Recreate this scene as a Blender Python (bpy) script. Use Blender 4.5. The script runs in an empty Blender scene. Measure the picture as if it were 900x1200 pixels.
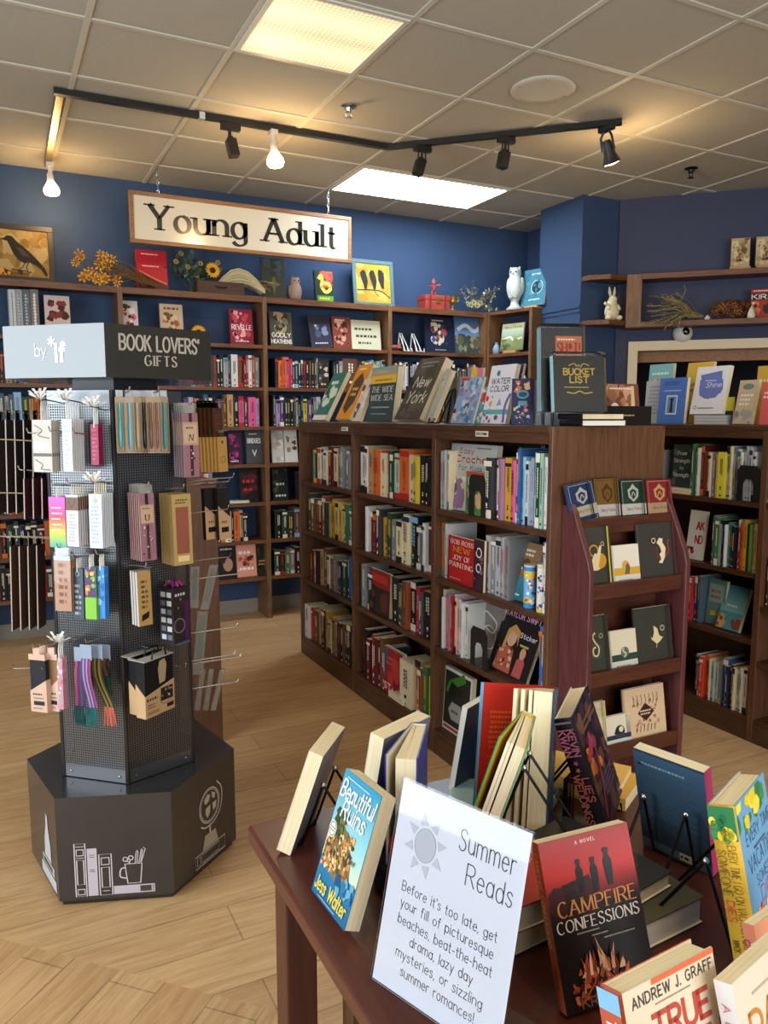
import bpy, math, random
from mathutils import Vector as V, Matrix, Euler
PI = math.pi
R = math.radians
scene = bpy.context.scene
col = scene.collection
# ------------------------------------------------------------------ camera
F_PX, YAW, PITCH, EYE = 912.0, R(26.6), R(7.0), 1.55
cam_d = bpy.data.cameras.new('camera')
cam = bpy.data.objects.new('camera', cam_d)
col.objects.link(cam)
cam_d.sensor_fit = 'VERTICAL'
cam_d.sensor_height = 24.0
cam_d.lens = F_PX / 1200.0 * 24.0
cam_d.clip_start = 0.02
cam.location = (0, 0, EYE)
cam.rotation_euler = (PI / 2 - PITCH, 0, -YAW)
scene.camera = cam
# ------------------------------------------------------------------ world, light, exposure
w = bpy.data.worlds.new('world')
scene.world = w
w.use_nodes = True
w.node_tree.nodes['Background'].inputs[0].default_value = (0.62, 0.78, 1.0, 1)
w.node_tree.nodes['Background'].inputs[1].default_value = 0.6
vs = scene.view_settings
vs.view_transform = 'Standard'
vs.look = 'None'
vs.exposure = 0.12
vs.gamma = 1.0
vs.use_curve_mapping = False
scene.cycles.use_denoising = True
scene.cycles.max_bounces = 7
scene.cycles.diffuse_bounces = 4
scene.cycles.caustics_reflective = False
scene.cycles.caustics_refractive = False
scene.cycles.sample_clamp_indirect = 6.0


def area_light(name, loc, rot, sx, sy, power, color):
    d = bpy.data.lights.new(name, 'AREA')
    d.shape = 'RECTANGLE'
    d.size, d.size_y = sx, sy
    d.energy = power
    d.color = color
    o = bpy.data.objects.new(name, d)
    o.location = loc
    o.rotation_euler = rot
    col.objects.link(o)
    return o


# daylight at unseen street windows, added to light the room: a long one in the left wall, one behind the camera
area_light('unseen_window_light_side', (-3.05, 1.25, 1.62), (0, -PI / 2, 0), 2.2, 3.3, 175, (0.80, 0.91, 1.0))
area_light('unseen_window_light_front', (1.0, -3.05, 1.6), (PI / 2, 0, 0), 4.4, 2.3, 190, (0.93, 0.96, 1.0))


# ------------------------------------------------------------------ helpers
def s2l(c):
    c = c / 255.0
    return c / 12.92 if c <= 0.04045 else ((c + 0.055) / 1.055) ** 2.4


def rgb(h):
    if isinstance(h, tuple) and len(h) == 4:
        return h
    if isinstance(h, str):
        h = h.lstrip('#')
        h = tuple(int(h[i:i + 2], 16) for i in (0, 2, 4))
    return (s2l(h[0]), s2l(h[1]), s2l(h[2]), 1.0)


def ray(x, y):
    fw = V((math.sin(YAW) * math.cos(PITCH), math.cos(YAW) * math.cos(PITCH), -math.sin(PITCH)))
    r = V((math.cos(YAW), -math.sin(YAW), 0))
    u = r.cross(fw)
    return fw + r * (x - 450) / F_PX - u * (y - 600) / F_PX


def at(x, y, axis, val):
    """point of the photograph lying on a known plane of the room"""
    d = ray(x, y)
    c = V((0, 0, EYE))
    i = 'xyz'.index(axis)
    return c + d * ((val - c[i]) / d[i])


def at_plane(x, y, p, n):
    d = ray(x, y)
    c = V((0, 0, EYE))
    return c + d * ((V(p) - c).dot(V(n)) / d.dot(V(n)))


class M:
    """collects geometry that becomes ONE mesh object"""

    def __init__(self, mat=None, c='808080'):
        self.v, self.f, self.c, self.m, self.mats = [], [], [], [], []
        self.mat, self.col = mat, rgb(c)
        self.T = Matrix.Identity(4)

    def set(self, mat=None, c=None):
        if mat is not None:
            self.mat = mat
        if c is not None:
            self.col = rgb(c) if not (isinstance(c, tuple) and len(c) == 4) else c
        return self

    def face(self, pts, c=None):
        i = len(self.v)
        self.v += [self.T @ V(p) for p in pts]
        self.f.append(list(range(i, i + len(pts))))
        self._meta(c, len(pts))

    def _meta(self, c, n):
        if self.mat not in self.mats:
            self.mats.append(self.mat)
        self.m.append(self.mats.index(self.mat))
        self.c.append(c if c is not None else self.col)

    def poly(self, verts, faces):
        i = len(self.v)
        self.v += [self.T @ V(p) for p in verts]
        for f in faces:
            self.f.append([i + k for k in f])
            self._meta(None, len(f))

    def box(self, lo, hi):
        x0, y0, z0 = lo
        x1, y1, z1 = hi
        self.poly([(x0, y0, z0), (x1, y0, z0), (x1, y1, z0), (x0, y1, z0), (x0, y0, z1), (x1, y0, z1), (x1, y1, z1), (x0, y1, z1)],
                  [(0, 3, 2, 1), (4, 5, 6, 7), (0, 1, 5, 4), (1, 2, 6, 5), (2, 3, 7, 6), (3, 0, 4, 7)])
        return self

    def prism(self, pts, z0, z1):
        n = len(pts)
        self.poly([(p[0], p[1], z0) for p in pts] + [(p[0], p[1], z1) for p in pts],
                  [tuple(reversed(range(n))), tuple(range(n, 2 * n))] + [(i, (i + 1) % n, n + (i + 1) % n, n + i) for i in range(n)])
        return self

    def tube(self, pts, r, n=8, caps=True):
        pts = [V(p) for p in pts]
        k = len(pts)
        rs = r if isinstance(r, (list, tuple)) else [r] * k
        vs, fs = [], []
        up = None
        for i, p in enumerate(pts):
            t = (pts[min(i + 1, k - 1)] - pts[max(i - 1, 0)])
            t = t.normalized() if t.length > 1e-9 else V((0, 0, 1))
            if up is None:
                up = V((0, 0, 1)) if abs(t.z) < 0.9 else V((1, 0, 0))
            a = t.cross(up)
            a = a.normalized() if a.length > 1e-6 else t.orthogonal().normalized()
            b = a.cross(t)
            up = b
            for j in range(n):
                th = 2 * PI * j / n
                vs.append(p + (a * math.cos(th) + b * math.sin(th)) * rs[i])
        for i in range(k - 1):
            for j in range(n):
                fs.append((i * n + j, i * n + (j + 1) % n, (i + 1) * n + (j + 1) % n, (i + 1) * n + j))
        if caps:
            fs.append(tuple(reversed(range(n))))
            fs.append(tuple(range((k - 1) * n, k * n)))
        self.poly(vs, fs)
        return self

    def lathe(self, prof, n=24, c=(0, 0, 0), axis=None):
        """prof: (radius, height) pairs"""
        Q = Matrix.Identity(3)
        if axis is not None:
            Q = V((0, 0, 1)).rotation_difference(V(axis)).to_matrix()
        vs, fs = [], []
        k = len(prof)
        for (r, z) in prof:
            for j in range(n):
                th = 2 * PI * j / n
                vs.append(V(c) + Q @ V((r * math.cos(th), r * math.sin(th), z)))
        for i in range(k - 1):
            for j in range(n):
                fs.append((i * n + j, i * n + (j + 1) % n, (i + 1) * n + (j + 1) % n, (i + 1) * n + j))
        if prof[0][0] > 1e-5:
            fs.append(tuple(reversed(range(n))))
        if prof[-1][0] > 1e-5:
            fs.append(tuple(range((k - 1) * n, k * n)))
        self.poly(vs, fs)
        return self

    def blob(self, c, r, n=12, sc=(1, 1, 1), Q=None):
        prof = [(math.sin(PI * i / n) * 1.0, -math.cos(PI * i / n)) for i in range(n + 1)]
        vs, fs = [], []
        m = 2 * n
        for (rr, z) in prof:
            for j in range(m):
                th = 2 * PI * j / m
                p = V((rr * math.cos(th) * r * sc[0], rr * math.sin(th) * r * sc[1], z * r * sc[2]))
                if Q is not None:
                    p = Q @ p
                vs.append(V(c) + p)
        for i in range(n):
            for j in range(m):
                fs.append((i * m + j, i * m + (j + 1) % m, (i + 1) * m + (j + 1) % m, (i + 1) * m + j))
        self.poly(vs, fs)
        return self

    def build(self, name, parent=None, smooth=False, bevel=0, local=None):
        me = bpy.data.meshes.new(name)
        me.from_pydata([tuple(p) for p in self.v], [], self.f)
        for mt in self.mats:
            me.materials.append(mt)
        me.polygons.foreach_set('material_index', self.m)
        at_ = me.attributes.new('col', 'FLOAT_COLOR', 'CORNER')
        buf = []
        for f, c in zip(self.f, self.c):
            if isinstance(c, list):
                for k in range(len(f)):
                    buf += list(c[k])
            else:
                buf += list(c) * len(f)
        at_.data.foreach_set('color', buf)
        me.update()
        if smooth:
            me.polygons.foreach_set('use_smooth', [True] * len(me.polygons))
            try:
                me.set_sharp_from_angle(angle=R(smooth if smooth is not True else 40))
            except Exception:
                pass
        o = bpy.data.objects.new(name, me)
        col.objects.link(o)
        if parent:
            o.parent = parent
        if bevel:
            b = o.modifiers.new('bevel', 'BEVEL')
            b.width = bevel
            b.segments = 2
            b.limit_method = 'ANGLE'
            b.angle_limit = R(50)
        return o


def tag(o, label, cat, group=None):
    o['label'] = label
    o['category'] = cat
    if group:
        o['group'] = group
    return o


def thing(name, label, cat, loc=(0, 0, 0), rot=(0, 0, 0), group=None):
    o = bpy.data.objects.new(name, None)
    o.empty_display_size = 0.05
    col.objects.link(o)
    o.location = loc
    o.rotation_euler = rot
    return tag(o, label, cat, group)


def struct(o):
    o['kind'] = 'structure'
    return o


# ------------------------------------------------------------------ materials
def node_mat(name):
    m = bpy.data.materials.new(name)
    m.use_nodes = True
    nt = m.node_tree
    return m, nt, nt.nodes['Principled BSDF']


def nd(nt, t, **kw):
    n = nt.nodes.new(t)
    for k, v_ in kw.items():
        setattr(n, k, v_)
    return n


def plain(name, c, rough=0.5, metal=0.0, spec=0.5, noise=0.0, scale=30, coat=0.0, bump=0.0):
    m, nt, b = node_mat(name)
    b.inputs['Base Color'].default_value = rgb(c)
    b.inputs['Roughness'].default_value = rough
    b.inputs['Metallic'].default_value = metal
    b.inputs['Specular IOR Level'].default_value = spec
    b.inputs['Coat Weight'].default_value = coat
    if noise or bump:
        tc = nd(nt, 'ShaderNodeTexCoord')
        nz = nd(nt, 'ShaderNodeTexNoise')
        nz.inputs['Scale'].default_value = scale
        nz.inputs['Detail'].default_value = 4
        nt.links.new(tc.outputs['Object'], nz.inputs['Vector'])
        if noise:
            mx = nd(nt, 'ShaderNodeMix', data_type='RGBA')
            a = rgb(c)
            mx.inputs[6].default_value = tuple(q * (1 - noise) for q in a[:3]) + (1,)
            mx.inputs[7].default_value = tuple(min(1, q * (1 + noise)) for q in a[:3]) + (1,)
            nt.links.new(nz.outputs['Fac'], mx.inputs[0])
            nt.links.new(mx.outputs[2], b.inputs['Base Color'])
        if bump:
            bp = nd(nt, 'ShaderNodeBump')
            bp.inputs['Strength'].default_value = bump
            bp.inputs['Distance'].default_value = 0.004
            nt.links.new(nz.outputs['Fac'], bp.inputs['Height'])
            nt.links.new(bp.outputs['Normal'], b.inputs['Normal'])
    return m


def printed(name, rough, spec=0.4, coat=0.0):
    """paper, card or cloth whose own printed colours are stored per face"""
    m, nt, b = node_mat(name)
    a = nd(nt, 'ShaderNodeAttribute', attribute_name='col')
    nt.links.new(a.outputs['Color'], b.inputs['Base Color'])
    b.inputs['Roughness'].default_value = rough
    b.inputs['Specular IOR Level'].default_value = spec
    b.inputs['Coat Weight'].default_value = coat
    b.inputs['Coat Roughness'].default_value = 0.15
    return m


def wood(name, c0, c1, rough=0.4, axis='Z', scale=9.0, spec=0.45, coat=0.0):
    """streaky timber; grain runs along the given axis of the object"""
    m, nt, b = node_mat(name)
    tc = nd(nt, 'ShaderNodeTexCoord')
    mp = nd(nt, 'ShaderNodeMapping')
    s = {'X': (1.2, 14, 14), 'Y': (14, 1.2, 14), 'Z': (14, 14, 1.2), 'P': (2, 420, 2)}[axis]
    mp.inputs['Scale'].default_value = s
    nt.links.new(tc.outputs['Object'], mp.inputs['Vector'])
    nz = nd(nt, 'ShaderNodeTexNoise')
    nz.inputs['Scale'].default_value = scale * 0.55
    nz.inputs['Detail'].default_value = 7
    nz.inputs['Roughness'].default_value = 0.62
    nz.inputs['Distortion'].default_value = 0.6
    nt.links.new(mp.outputs[0], nz.inputs['Vector'])
    cr = nd(nt, 'ShaderNodeValToRGB')
    cr.color_ramp.elements[0].position = 0.3
    cr.color_ramp.elements[0].color = rgb(c0)
    cr.color_ramp.elements[1].position = 0.72
    cr.color_ramp.elements[1].color = rgb(c1)
    nt.links.new(nz.outputs['Fac'], cr.inputs[0])
    nt.links.new(cr.outputs[0], b.inputs['Base Color'])
    b.inputs['Roughness'].default_value = rough
    b.inputs['Specular IOR Level'].default_value = spec
    b.inputs['Coat Weight'].default_value = coat
    b.inputs['Coat Roughness'].default_value = 0.2
    return m


def floor_mat(name, angle, length, width, offs):
    m, nt, b = node_mat(name)
    tc = nd(nt, 'ShaderNodeTexCoord')
    mp = nd(nt, 'ShaderNodeMapping')
    mp.inputs['Rotation'].default_value = (0, 0, angle)
    mp.inputs['Location'].default_value = offs
    nt.links.new(tc.outputs['Object'], mp.inputs['Vector'])
    bk = nd(nt, 'ShaderNodeTexBrick')
    bk.offset = 0.37
    bk.inputs['Scale'].default_value = 1.0
    bk.inputs['Brick Width'].default_value = length
    bk.inputs['Row Height'].default_value = width
    bk.inputs['Mortar Size'].default_value = 0.0024
    bk.inputs['Mortar Smooth'].default_value = 0.1
    bk.inputs['Color1'].default_value = rgb('cda676')
    bk.inputs['Color2'].default_value = rgb('b68a5a')
    bk.inputs['Mortar'].default_value = rgb('5d4528')
    nt.links.new(mp.outputs[0], bk.inputs['Vector'])
    m2 = nd(nt, 'ShaderNodeMapping')
    m2.inputs['Scale'].default_value = (1.3, 16, 1)
    nt.links.new(mp.outputs[0], m2.inputs['Vector'])
    # shift the grain from plank to plank
    nz = nd(nt, 'ShaderNodeTexNoise')
    nz.inputs['Scale'].default_value = 3.2
    nz.inputs['Detail'].default_value = 8
    nz.inputs['Roughness'].default_value = 0.65
    nz.inputs['Distortion'].default_value = 0.8
    nt.links.new(m2.outputs[0], nz.inputs['Vector'])
    cr = nd(nt, 'ShaderNodeValToRGB')
    cr.color_ramp.elements[0].position = 0.28
    cr.color_ramp.elements[0].color = rgb('92683f')
    cr.color_ramp.elements[1].position = 0.75
    cr.color_ramp.elements[1].color = rgb('e4c394')
    nt.links.new(nz.outputs['Fac'], cr.inputs[0])
    mx = nd(nt, 'ShaderNodeMix', data_type='RGBA', blend_type='MIX')
    mx.inputs[0].default_value = 0.5
    nt.links.new(bk.outputs['Color'], mx.inputs[6])
    nt.links.new(cr.outputs[0], mx.inputs[7])
    nt.links.new(mx.outputs[2], b.inputs['Base Color'])
    b.inputs['Roughness'].default_value = 0.42
    b.inputs['Specular IOR Level'].default_value = 0.4
    return m


def emit(name, c, strength):
    m, nt, b = node_mat(name)
    b.inputs['Base Color'].default_value = rgb(c)
    b.inputs['Emission Color'].default_value = rgb(c)
    b.inputs['Emission Strength'].default_value = strength
    return m


def clear(name, rough=0.03, tint='ffffff', ior=1.25, haze=0.0):
    """thin clear plastic: mostly see-through with a sheen"""
    m, nt, b = node_mat(name)
    tr = nd(nt, 'ShaderNodeBsdfTransparent')
    tr.inputs[0].default_value = rgb(tint)
    gl = nd(nt, 'ShaderNodeBsdfGlossy')
    gl.inputs['Roughness'].default_value = rough
    fr = nd(nt, 'ShaderNodeFresnel')
    fr.inputs['IOR'].default_value = ior
    mx = nd(nt, 'ShaderNodeMixShader')
    nt.links.new(fr.outputs[0], mx.inputs[0])
    nt.links.new(tr.outputs[0], mx.inputs[1])
    nt.links.new(gl.outputs[0], mx.inputs[2])
    out = mx
    if haze:
        df = nd(nt, 'ShaderNodeBsdfDiffuse')
        df.inputs[0].default_value = rgb('c8c8c0')
        out = nd(nt, 'ShaderNodeMixShader')
        out.inputs[0].default_value = haze
        nt.links.new(mx.outputs[0], out.inputs[1])
        nt.links.new(df.outputs[0], out.inputs[2])
    nt.links.new(out.outputs[0], nt.nodes['Material Output'].inputs['Surface'])
    return m


PRINT = printed('printed_card', 0.5, 0.3)
GLOSS = printed('glossy_cover', 0.36, 0.28)
MATTE = printed('matte_surface', 0.75, 0.25)
NAVY = plain('navy_wall_paint', '364966', 0.7, spec=0.25, bump=0.15, scale=180)
NAVY2 = plain('dark_navy_wall_paint', '40445a', 0.7, spec=0.25, bump=0.15, scale=180)
CEIL = plain('ceiling_tile', 'bab4a3', 0.95, spec=0.1, noise=0.10, scale=160, bump=0.35)
TBAR = plain('ceiling_grid_white', 'c8c2b0', 0.6)
OAKW = wood('wall_case_wood', '4c2b17', '7f5130', 0.45, 'X')
OAKV = wood('wall_case_upright_wood', '573822', '85603c', 0.45, 'Z')
DARKW = wood('island_case_wood', '3c2516', '5c3b27', 0.38, 'Y')
DARKX = wood('island_end_wood', '4c301e', '6c4830', 0.4, 'Z')
MAHOG = wood('lit_rack_side_wood', '472324', '673634', 0.4, 'Z')  # purplish window light mixed into the rack sides' wood colour
MAHOG2 = wood('dark_rack_wood', '3a190d', '5a2e19', 0.45, 'X')
TABLEW = wood('mahogany_table_wood', '43201a', '5a2d22', 0.3, 'Y', spec=0.5)
TABLEL = wood('table_leg_wood', '3c1d15', '52291d', 0.4, 'Z')
CREAM = plain('cream_casing_paint', 'd9c9a6', 0.5)
BASEB = plain('grey_baseboard', '8b8378', 0.5)
PAGES = wood('page_edges', 'cdb98f', 'f0e3c2', 0.85, 'P', scale=4, spec=0.1)
BLACKW = plain('black_wire', '15130f', 0.35, 0.6)
CHROME = plain('chrome_wire', 'c9c9c9', 0.25, 1.0)
CLEAR = clear('clear_plastic')
FROST = clear('hazy_plastic', 0.08, ior=1.5, haze=0.22)

# ------------------------------------------------------------------ lettering: strokes drawn as thin flat ribbons
GL = {
 'A': '70|0,0 35,100;35,100 70,0;14,35 56,35', 'B': '60|0,0 0,100;0,100 32,100 a32,76,24,24,90,-90 0,52;32,52 a32,26,28,26,90,-90 0,0',
 'C': '64|a36,50,35,51,48,312', 'D': '68|0,0 0,100;0,100 28,100 a28,50,40,50,90,-90 0,0', 'E': '52|0,0 0,100;0,99 50,99;0,52 42,52;0,1 52,1',
 'F': '50|0,0 0,100;0,99 50,99;0,52 40,52', 'G': '70|a36,50,35,51,48,322;66,16 66,46;66,46 44,46', 'H': '66|0,0 0,100;66,0 66,100;0,52 66,52',
 'I': '6|3,0 3,100', 'J': '38|36,100 36,22 a19,22,17,23,0,-170', 'K': '62|0,0 0,100;58,100 2,46;22,62 62,0', 'L': '50|0,100 0,0;0,1 50,1',
 'M': '84|0,0 6,100;6,100 42,6;42,6 78,100;78,100 84,0', 'N': '66|0,0 0,100;0,100 66,0;66,0 66,100', 'O': '76|a38,50,37,51,90,450',
 'P': '58|0,0 0,100;0,100 32,100 a32,73,26,27,90,-90 0,46', 'Q': '76|a38,50,37,51,90,450;46,22 76,-8', 'R': '62|0,0 0,100;0,100 32,100 a32,74,26,26,90,-90 0,48;28,48 62,0',
 'S': '54|~51,83 40,97 26,101 9,93 4,76 14,60 38,46 51,29 46,9 28,-1 12,3 0,17', 'T': '62|31,0 31,100;0,99 62,99', 'U': '64|0,100 0,32 a32,32,32,33,180,360 64,100',
 'V': '68|0,100 34,0;34,0 68,100', 'W': '100|0,100 26,0;26,0 50,94;50,94 74,0;74,0 100,100', 'X': '66|2,100 66,0;64,100 0,0', 'Y': '66|0,100 33,46;66,100 33,46;33,46 33,0',
 'Z': '60|2,99 58,99;58,99 0,1;0,1 60,1',
 'a': '48|a24,32,24,33,30,390;47,66 47,0', 'b': '49|0,100 0,0;a25,32,24,33,150,510', 'c': '44|a25,32,24,33,50,310', 'd': '49|a24,32,24,33,30,390;48,100 48,0',
 'e': '47|1,34 47,34 a24,32,23,33,4,318', 'f': '34|~34,90 28,100 19,98 14,84 13,66 13,60;13,66 13,0;0,64 30,64', 'g': '49|a24,32,24,33,30,390;48,66 48,-10 a25,-10,23,20,0,-165',
 'h': '46|0,100 0,0;0,38 a23,40,23,26,180,0 46,0', 'i': '4|2,66 2,0;2,88 2,93', 'j': '16|14,66 14,-12 a4,-12,10,18,0,-120;14,88 14,93', 'k': '44|0,100 0,0;42,66 2,26;16,40 44,0',
 'l': '4|2,100 2,0', 'm': '76|0,66 0,0;0,42 a19,44,19,22,180,0 38,0;38,42 a57,44,19,22,180,0 76,0', 'n': '46|0,66 0,0;0,40 a23,42,23,24,180,0 46,0', 'o': '50|a25,32,24,33,90,450',
 'p': '49|0,66 0,-32;a25,32,24,33,150,510', 'q': '49|a24,32,24,33,30,390;48,66 48,-32', 'r': '30|0,66 0,0;0,38 a20,42,20,24,180,55', 's': '38|~36,54 28,64 18,66 6,60 4,48 18,36 34,26 36,12 26,1 14,0 0,10',
 't': '32|14,92 14,14 a25,14,11,14,180,300;0,64 30,64', 'u': '46|0,66 0,26 a23,26,23,26,180,360 46,66;46,66 46,0', 'v': '44|0,66 22,0;22,0 44,66', 'w': '66|0,66 17,0;17,0 33,62;33,62 49,0;49,0 66,66',
 'x': '44|0,66 44,0;44,66 0,0', 'y': '46|0,66 24,2;46,66 12,-34', 'z': '42|0,65 40,65;40,65 0,1;0,1 42,1',
 ' ': '30|', '.': '4|2,0 2,5', ',': '6|4,6 0,-12', "'": '4|3,100 1,78', '!': '4|2,100 2,28;2,0 2,5', '-': '30|2,34 28,34', '&': '66|~64,2 40,40 18,74 24,96 38,98 44,82 30,62 8,36 6,12 22,-1 44,8 60,38',
 '*': '60|30,30 30,98;2,47 58,81;58,47 2,81', ':': '4|2,0 2,5;2,50 2,55', '+': '50|25,10 25,60;0,35 50,35', '1': '26|4,80 20,100;20,100 20,0', '0': '54|a27,50,26,51,90,450',
 '2': '52|~2,76 8,94 26,101 44,92 46,72 34,48 0,1;0,1 52,1', '5': '50|46,99 8,99;8,99 4,56 a24,32,26,32,140,-150', '8': '50|a25,75,21,25,90,450;a25,26,25,27,90,450',
}
_gc = {}


def glyph(ch):
    if ch in _gc:
        return _gc[ch]
    s = GL.get(ch, GL['o'])
    wd, body = s.split('|')
    out = []
    for st in body.split(';'):
        st = st.strip()
        if not st:
            continue
        sm = st.startswith('~')
        pts = []
        for tok in st.lstrip('~').split():
            if tok[0] == 'a':
                cx, cy, rx, ry, a0, a1 = [float(q) for q in tok[1:].split(',')]
                n = max(4, int(abs(a1 - a0) / 20))
                for k in range(n + 1):
                    a = R(a0 + (a1 - a0) * k / n)
                    pts.append((cx + rx * math.cos(a), cy + ry * math.sin(a)))
            else:
                pts.append(tuple(float(q) for q in tok.split(',')))
        if sm:
            pts = smooth(pts, 4)
        out.append([(a / 100, b / 100) for a, b in pts])
    _gc[ch] = (float(wd) / 100, out)
    return _gc[ch]


def smooth(p, n=4, closed=False):
    """Catmull-Rom through the points"""
    out = []
    k = len(p)
    rng = range(k if closed else k - 1)
    for i in rng:
        P = [p[(i + j - 1) % k] if closed else p[min(max(i + j - 1, 0), k - 1)] for j in range(4)]
        for s in range(n):
            t = s / n
            out.append(tuple(0.5 * (2 * P[1][d] + (P[2][d] - P[0][d]) * t + (2 * P[0][d] - 5 * P[1][d] + 4 * P[2][d] - P[3][d]) * t * t
                                    + (-P[0][d] + 3 * P[1][d] - 3 * P[2][d] + P[3][d]) * t ** 3) for d in range(len(p[0]))))
    if not closed:
        out.append(tuple(p[-1]))
    return out


class Plane:
    """a flat printing surface: o = origin, x / y = unit axes, n = outward normal"""

    def __init__(self, o, x, y, lift=0.0004):
        self.o, self.x, self.y = V(o), V(x).normalized(), V(y).normalized()
        self.n = self.x.cross(self.y).normalized()
        self.lift = lift

    def p(self, u, v, k=1.0):
        return self.o + self.x * u + self.y * v + self.n * self.lift * k


def ribbon(mb, pl, pts, wd, c, k=1.0, nib=None, closed=False):
    """stroke in plane coordinates; nib = (thick, thin) gives a pen-like contrast"""
    n = len(pts)
    L = []
    for i in range(n):
        if closed:
            a, b = pts[i - 1], pts[(i + 1) % n]
        else:
            a, b = pts[max(i - 1, 0)], pts[min(i + 1, n - 1)]
        dx, dy = b[0] - a[0], b[1] - a[1]
        l = math.hypot(dx, dy) or 1e-9
        dx, dy = dx / l, dy / l
        h = wd / 2
        if nib:
            s = abs(math.sin(math.atan2(dy, dx) - R(14)))
            h = (nib[1] + (nib[0] - nib[1]) * s ** 1.3) / 2
        L.append((pts[i][0] - dy * h, pts[i][1] + dx * h, pts[i][0] + dy * h, pts[i][1] - dx * h))
    rng = range(n if closed else n - 1)
    for i in rng:
        a, b = L[i], L[(i + 1) % n]
        mb.face([pl.p(a[0], a[1], k), pl.p(a[2], a[3], k), pl.p(b[2], b[3], k), pl.p(b[0], b[1], k)], c)


def text_w(s, size, track=0.16, sx=1.0):
    return sum((glyph(ch)[0] + track) * size * sx for ch in s) - track * size * sx


def text(mb, pl, s, x, y, size, c, wd=0.12, track=0.2, style='mono', align='l', sx=1.0, slant=0.0, k=2.0, fit=None, jig=0.0):
    """write s with its baseline at (x, y); size is the capital height"""
    c = rgb(c) if isinstance(c, str) else c
    tw = text_w(s, size, track, sx)
    if fit:
        sx *= fit / tw
        tw = fit
    if align == 'c':
        x -= tw / 2
    elif align == 'r':
        x -= tw
    rnd = random.Random(len(s) * 7 + 3)
    for ch in s:
        gw, st = glyph(ch)
        jy = (rnd.random() - 0.5) * jig * size
        for pts in st:
            q = [(x + (px * sx + py * slant) * size, y + jy + py * size) for px, py in pts]
            if style == 'mono':
                if len(q) == 2 or math.hypot(q[0][0] - q[-1][0], q[0][1] - q[-1][1]) > 1e-6:
                    h = wd * size * 0.4        # square off the stroke ends
                    for e, f in ((0, 1), (-1, -2)):
                        dx, dy = q[e][0] - q[f][0], q[e][1] - q[f][1]
                        l = math.hypot(dx, dy) or 1
                        q[e] = (q[e][0] + dx / l * h, q[e][1] + dy / l * h)
                ribbon(mb, pl, q, wd * size, c, k)
            else:
                ribbon(mb, pl, q, 0, c, k, (wd * size, wd * size * 0.38))
                for e, f in ((0, 1), (-1, -2)):
                    py = pts[e][1]
                    steep = abs(pts[e][1] - pts[f][1]) > 1.1 * abs(pts[e][0] - pts[f][0])
                    end = min(abs(py), abs(py - 1), abs(py - 0.66), abs(py + 0.32)) < 0.012
                    if steep and end and ch not in "t'!.,fCSGOcos":
                        a = 0.075 + wd * 0.55
                        lft = a if not (ch.islower() and py > 0.5) else a
                        rgt = a if not (ch.islower() and py > 0.5) else wd * 0.4
                        if ch == 'u' and pts[e][0] < 0.45 and py > .5:
                            rgt = wd * .4
                        sl = wd * 0.3
                        yy = q[e][1] + (0 if py < 0.3 else -sl * size)
                        X = q[e][0]
                        mb.face([pl.p(X - lft * size * sx, yy, k), pl.p(X + rgt * size * sx, yy, k), pl.p(X + rgt * size * sx, yy + sl * size, k), pl.p(X - lft * size * sx, yy + sl * size, k)], c)
        x += (gw + track) * size * sx
    return x


def rect(mb, pl, x0, y0, x1, y1, c, k=1.0, top=None):
    c = rgb(c) if isinstance(c, str) else c
    if top is not None:
        t = rgb(top) if isinstance(top, str) else top
        c = [c, c, t, t]
    mb.face([pl.p(x0, y0, k), pl.p(x1, y0, k), pl.p(x1, y1, k), pl.p(x0, y1, k)], c)


def shape(mb, pl, pts, c, k=1.5):
    c = rgb(c) if isinstance(c, str) else c
    mb.face([pl.p(a, b, k) for a, b in pts], c)


def disc(mb, pl, x, y, rx, c, ry=None, k=1.5, n=20, a0=0):
    ry = ry or rx
    shape(mb, pl, [(x + rx * math.cos(2 * PI * i / n + a0), y + ry * math.sin(2 * PI * i / n + a0)) for i in range(n)], c, k)


def ring(mb, pl, x, y, r, wd, c, ry=None, k=1.5, n=24):
    c = rgb(c) if isinstance(c, str) else c
    ry = ry or r
    ribbon(mb, pl, [(x + r * math.cos(2 * PI * i / n), y + ry * math.sin(2 * PI * i / n)) for i in range(n)], wd, c, k, closed=True)


def marks(mb, pl, x0, y0, x1, y1, c, rnd, rows=1, k=2.0, fill=0.6):
    """small illegible print: rows of short dashes"""
    c = rgb(c) if isinstance(c, str) else c
    h = (y1 - y0) / rows
    for i in range(rows):
        x = x0 + (x1 - x0) * 0.08 * rnd.random()
        e = x1 - (x1 - x0) * 0.25 * rnd.random()
        while x < e:
            l = h * (0.35 + rnd.random() * 0.5)
            yy = y0 + i * h + h * (1 - fill) / 2
            mb.face([pl.p(x, yy, k), pl.p(min(x + l, e), yy, k), pl.p(min(x + l, e), yy + h * fill, k), pl.p(x, yy + h * fill, k)], c)
            x += l + h * 0.22


# ------------------------------------------------------------------ books
# local frame of every book: spine at x = 0, fore edge at x = w, front cover at y = 0 facing -y, height z
def front_plane(w_, h_, t_):
    return Plane((0, 0, 0), (1, 0, 0), (0, 0, 1))


def back_plane(w_, h_, t_):
    return Plane((w_, t_, 0), (-1, 0, 0), (0, 0, 1))


def spine_plane(w_, h_, t_):
    return Plane((0, t_, 0), (0, -1, 0), (0, 0, 1))      # x runs from back board to front board


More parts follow.
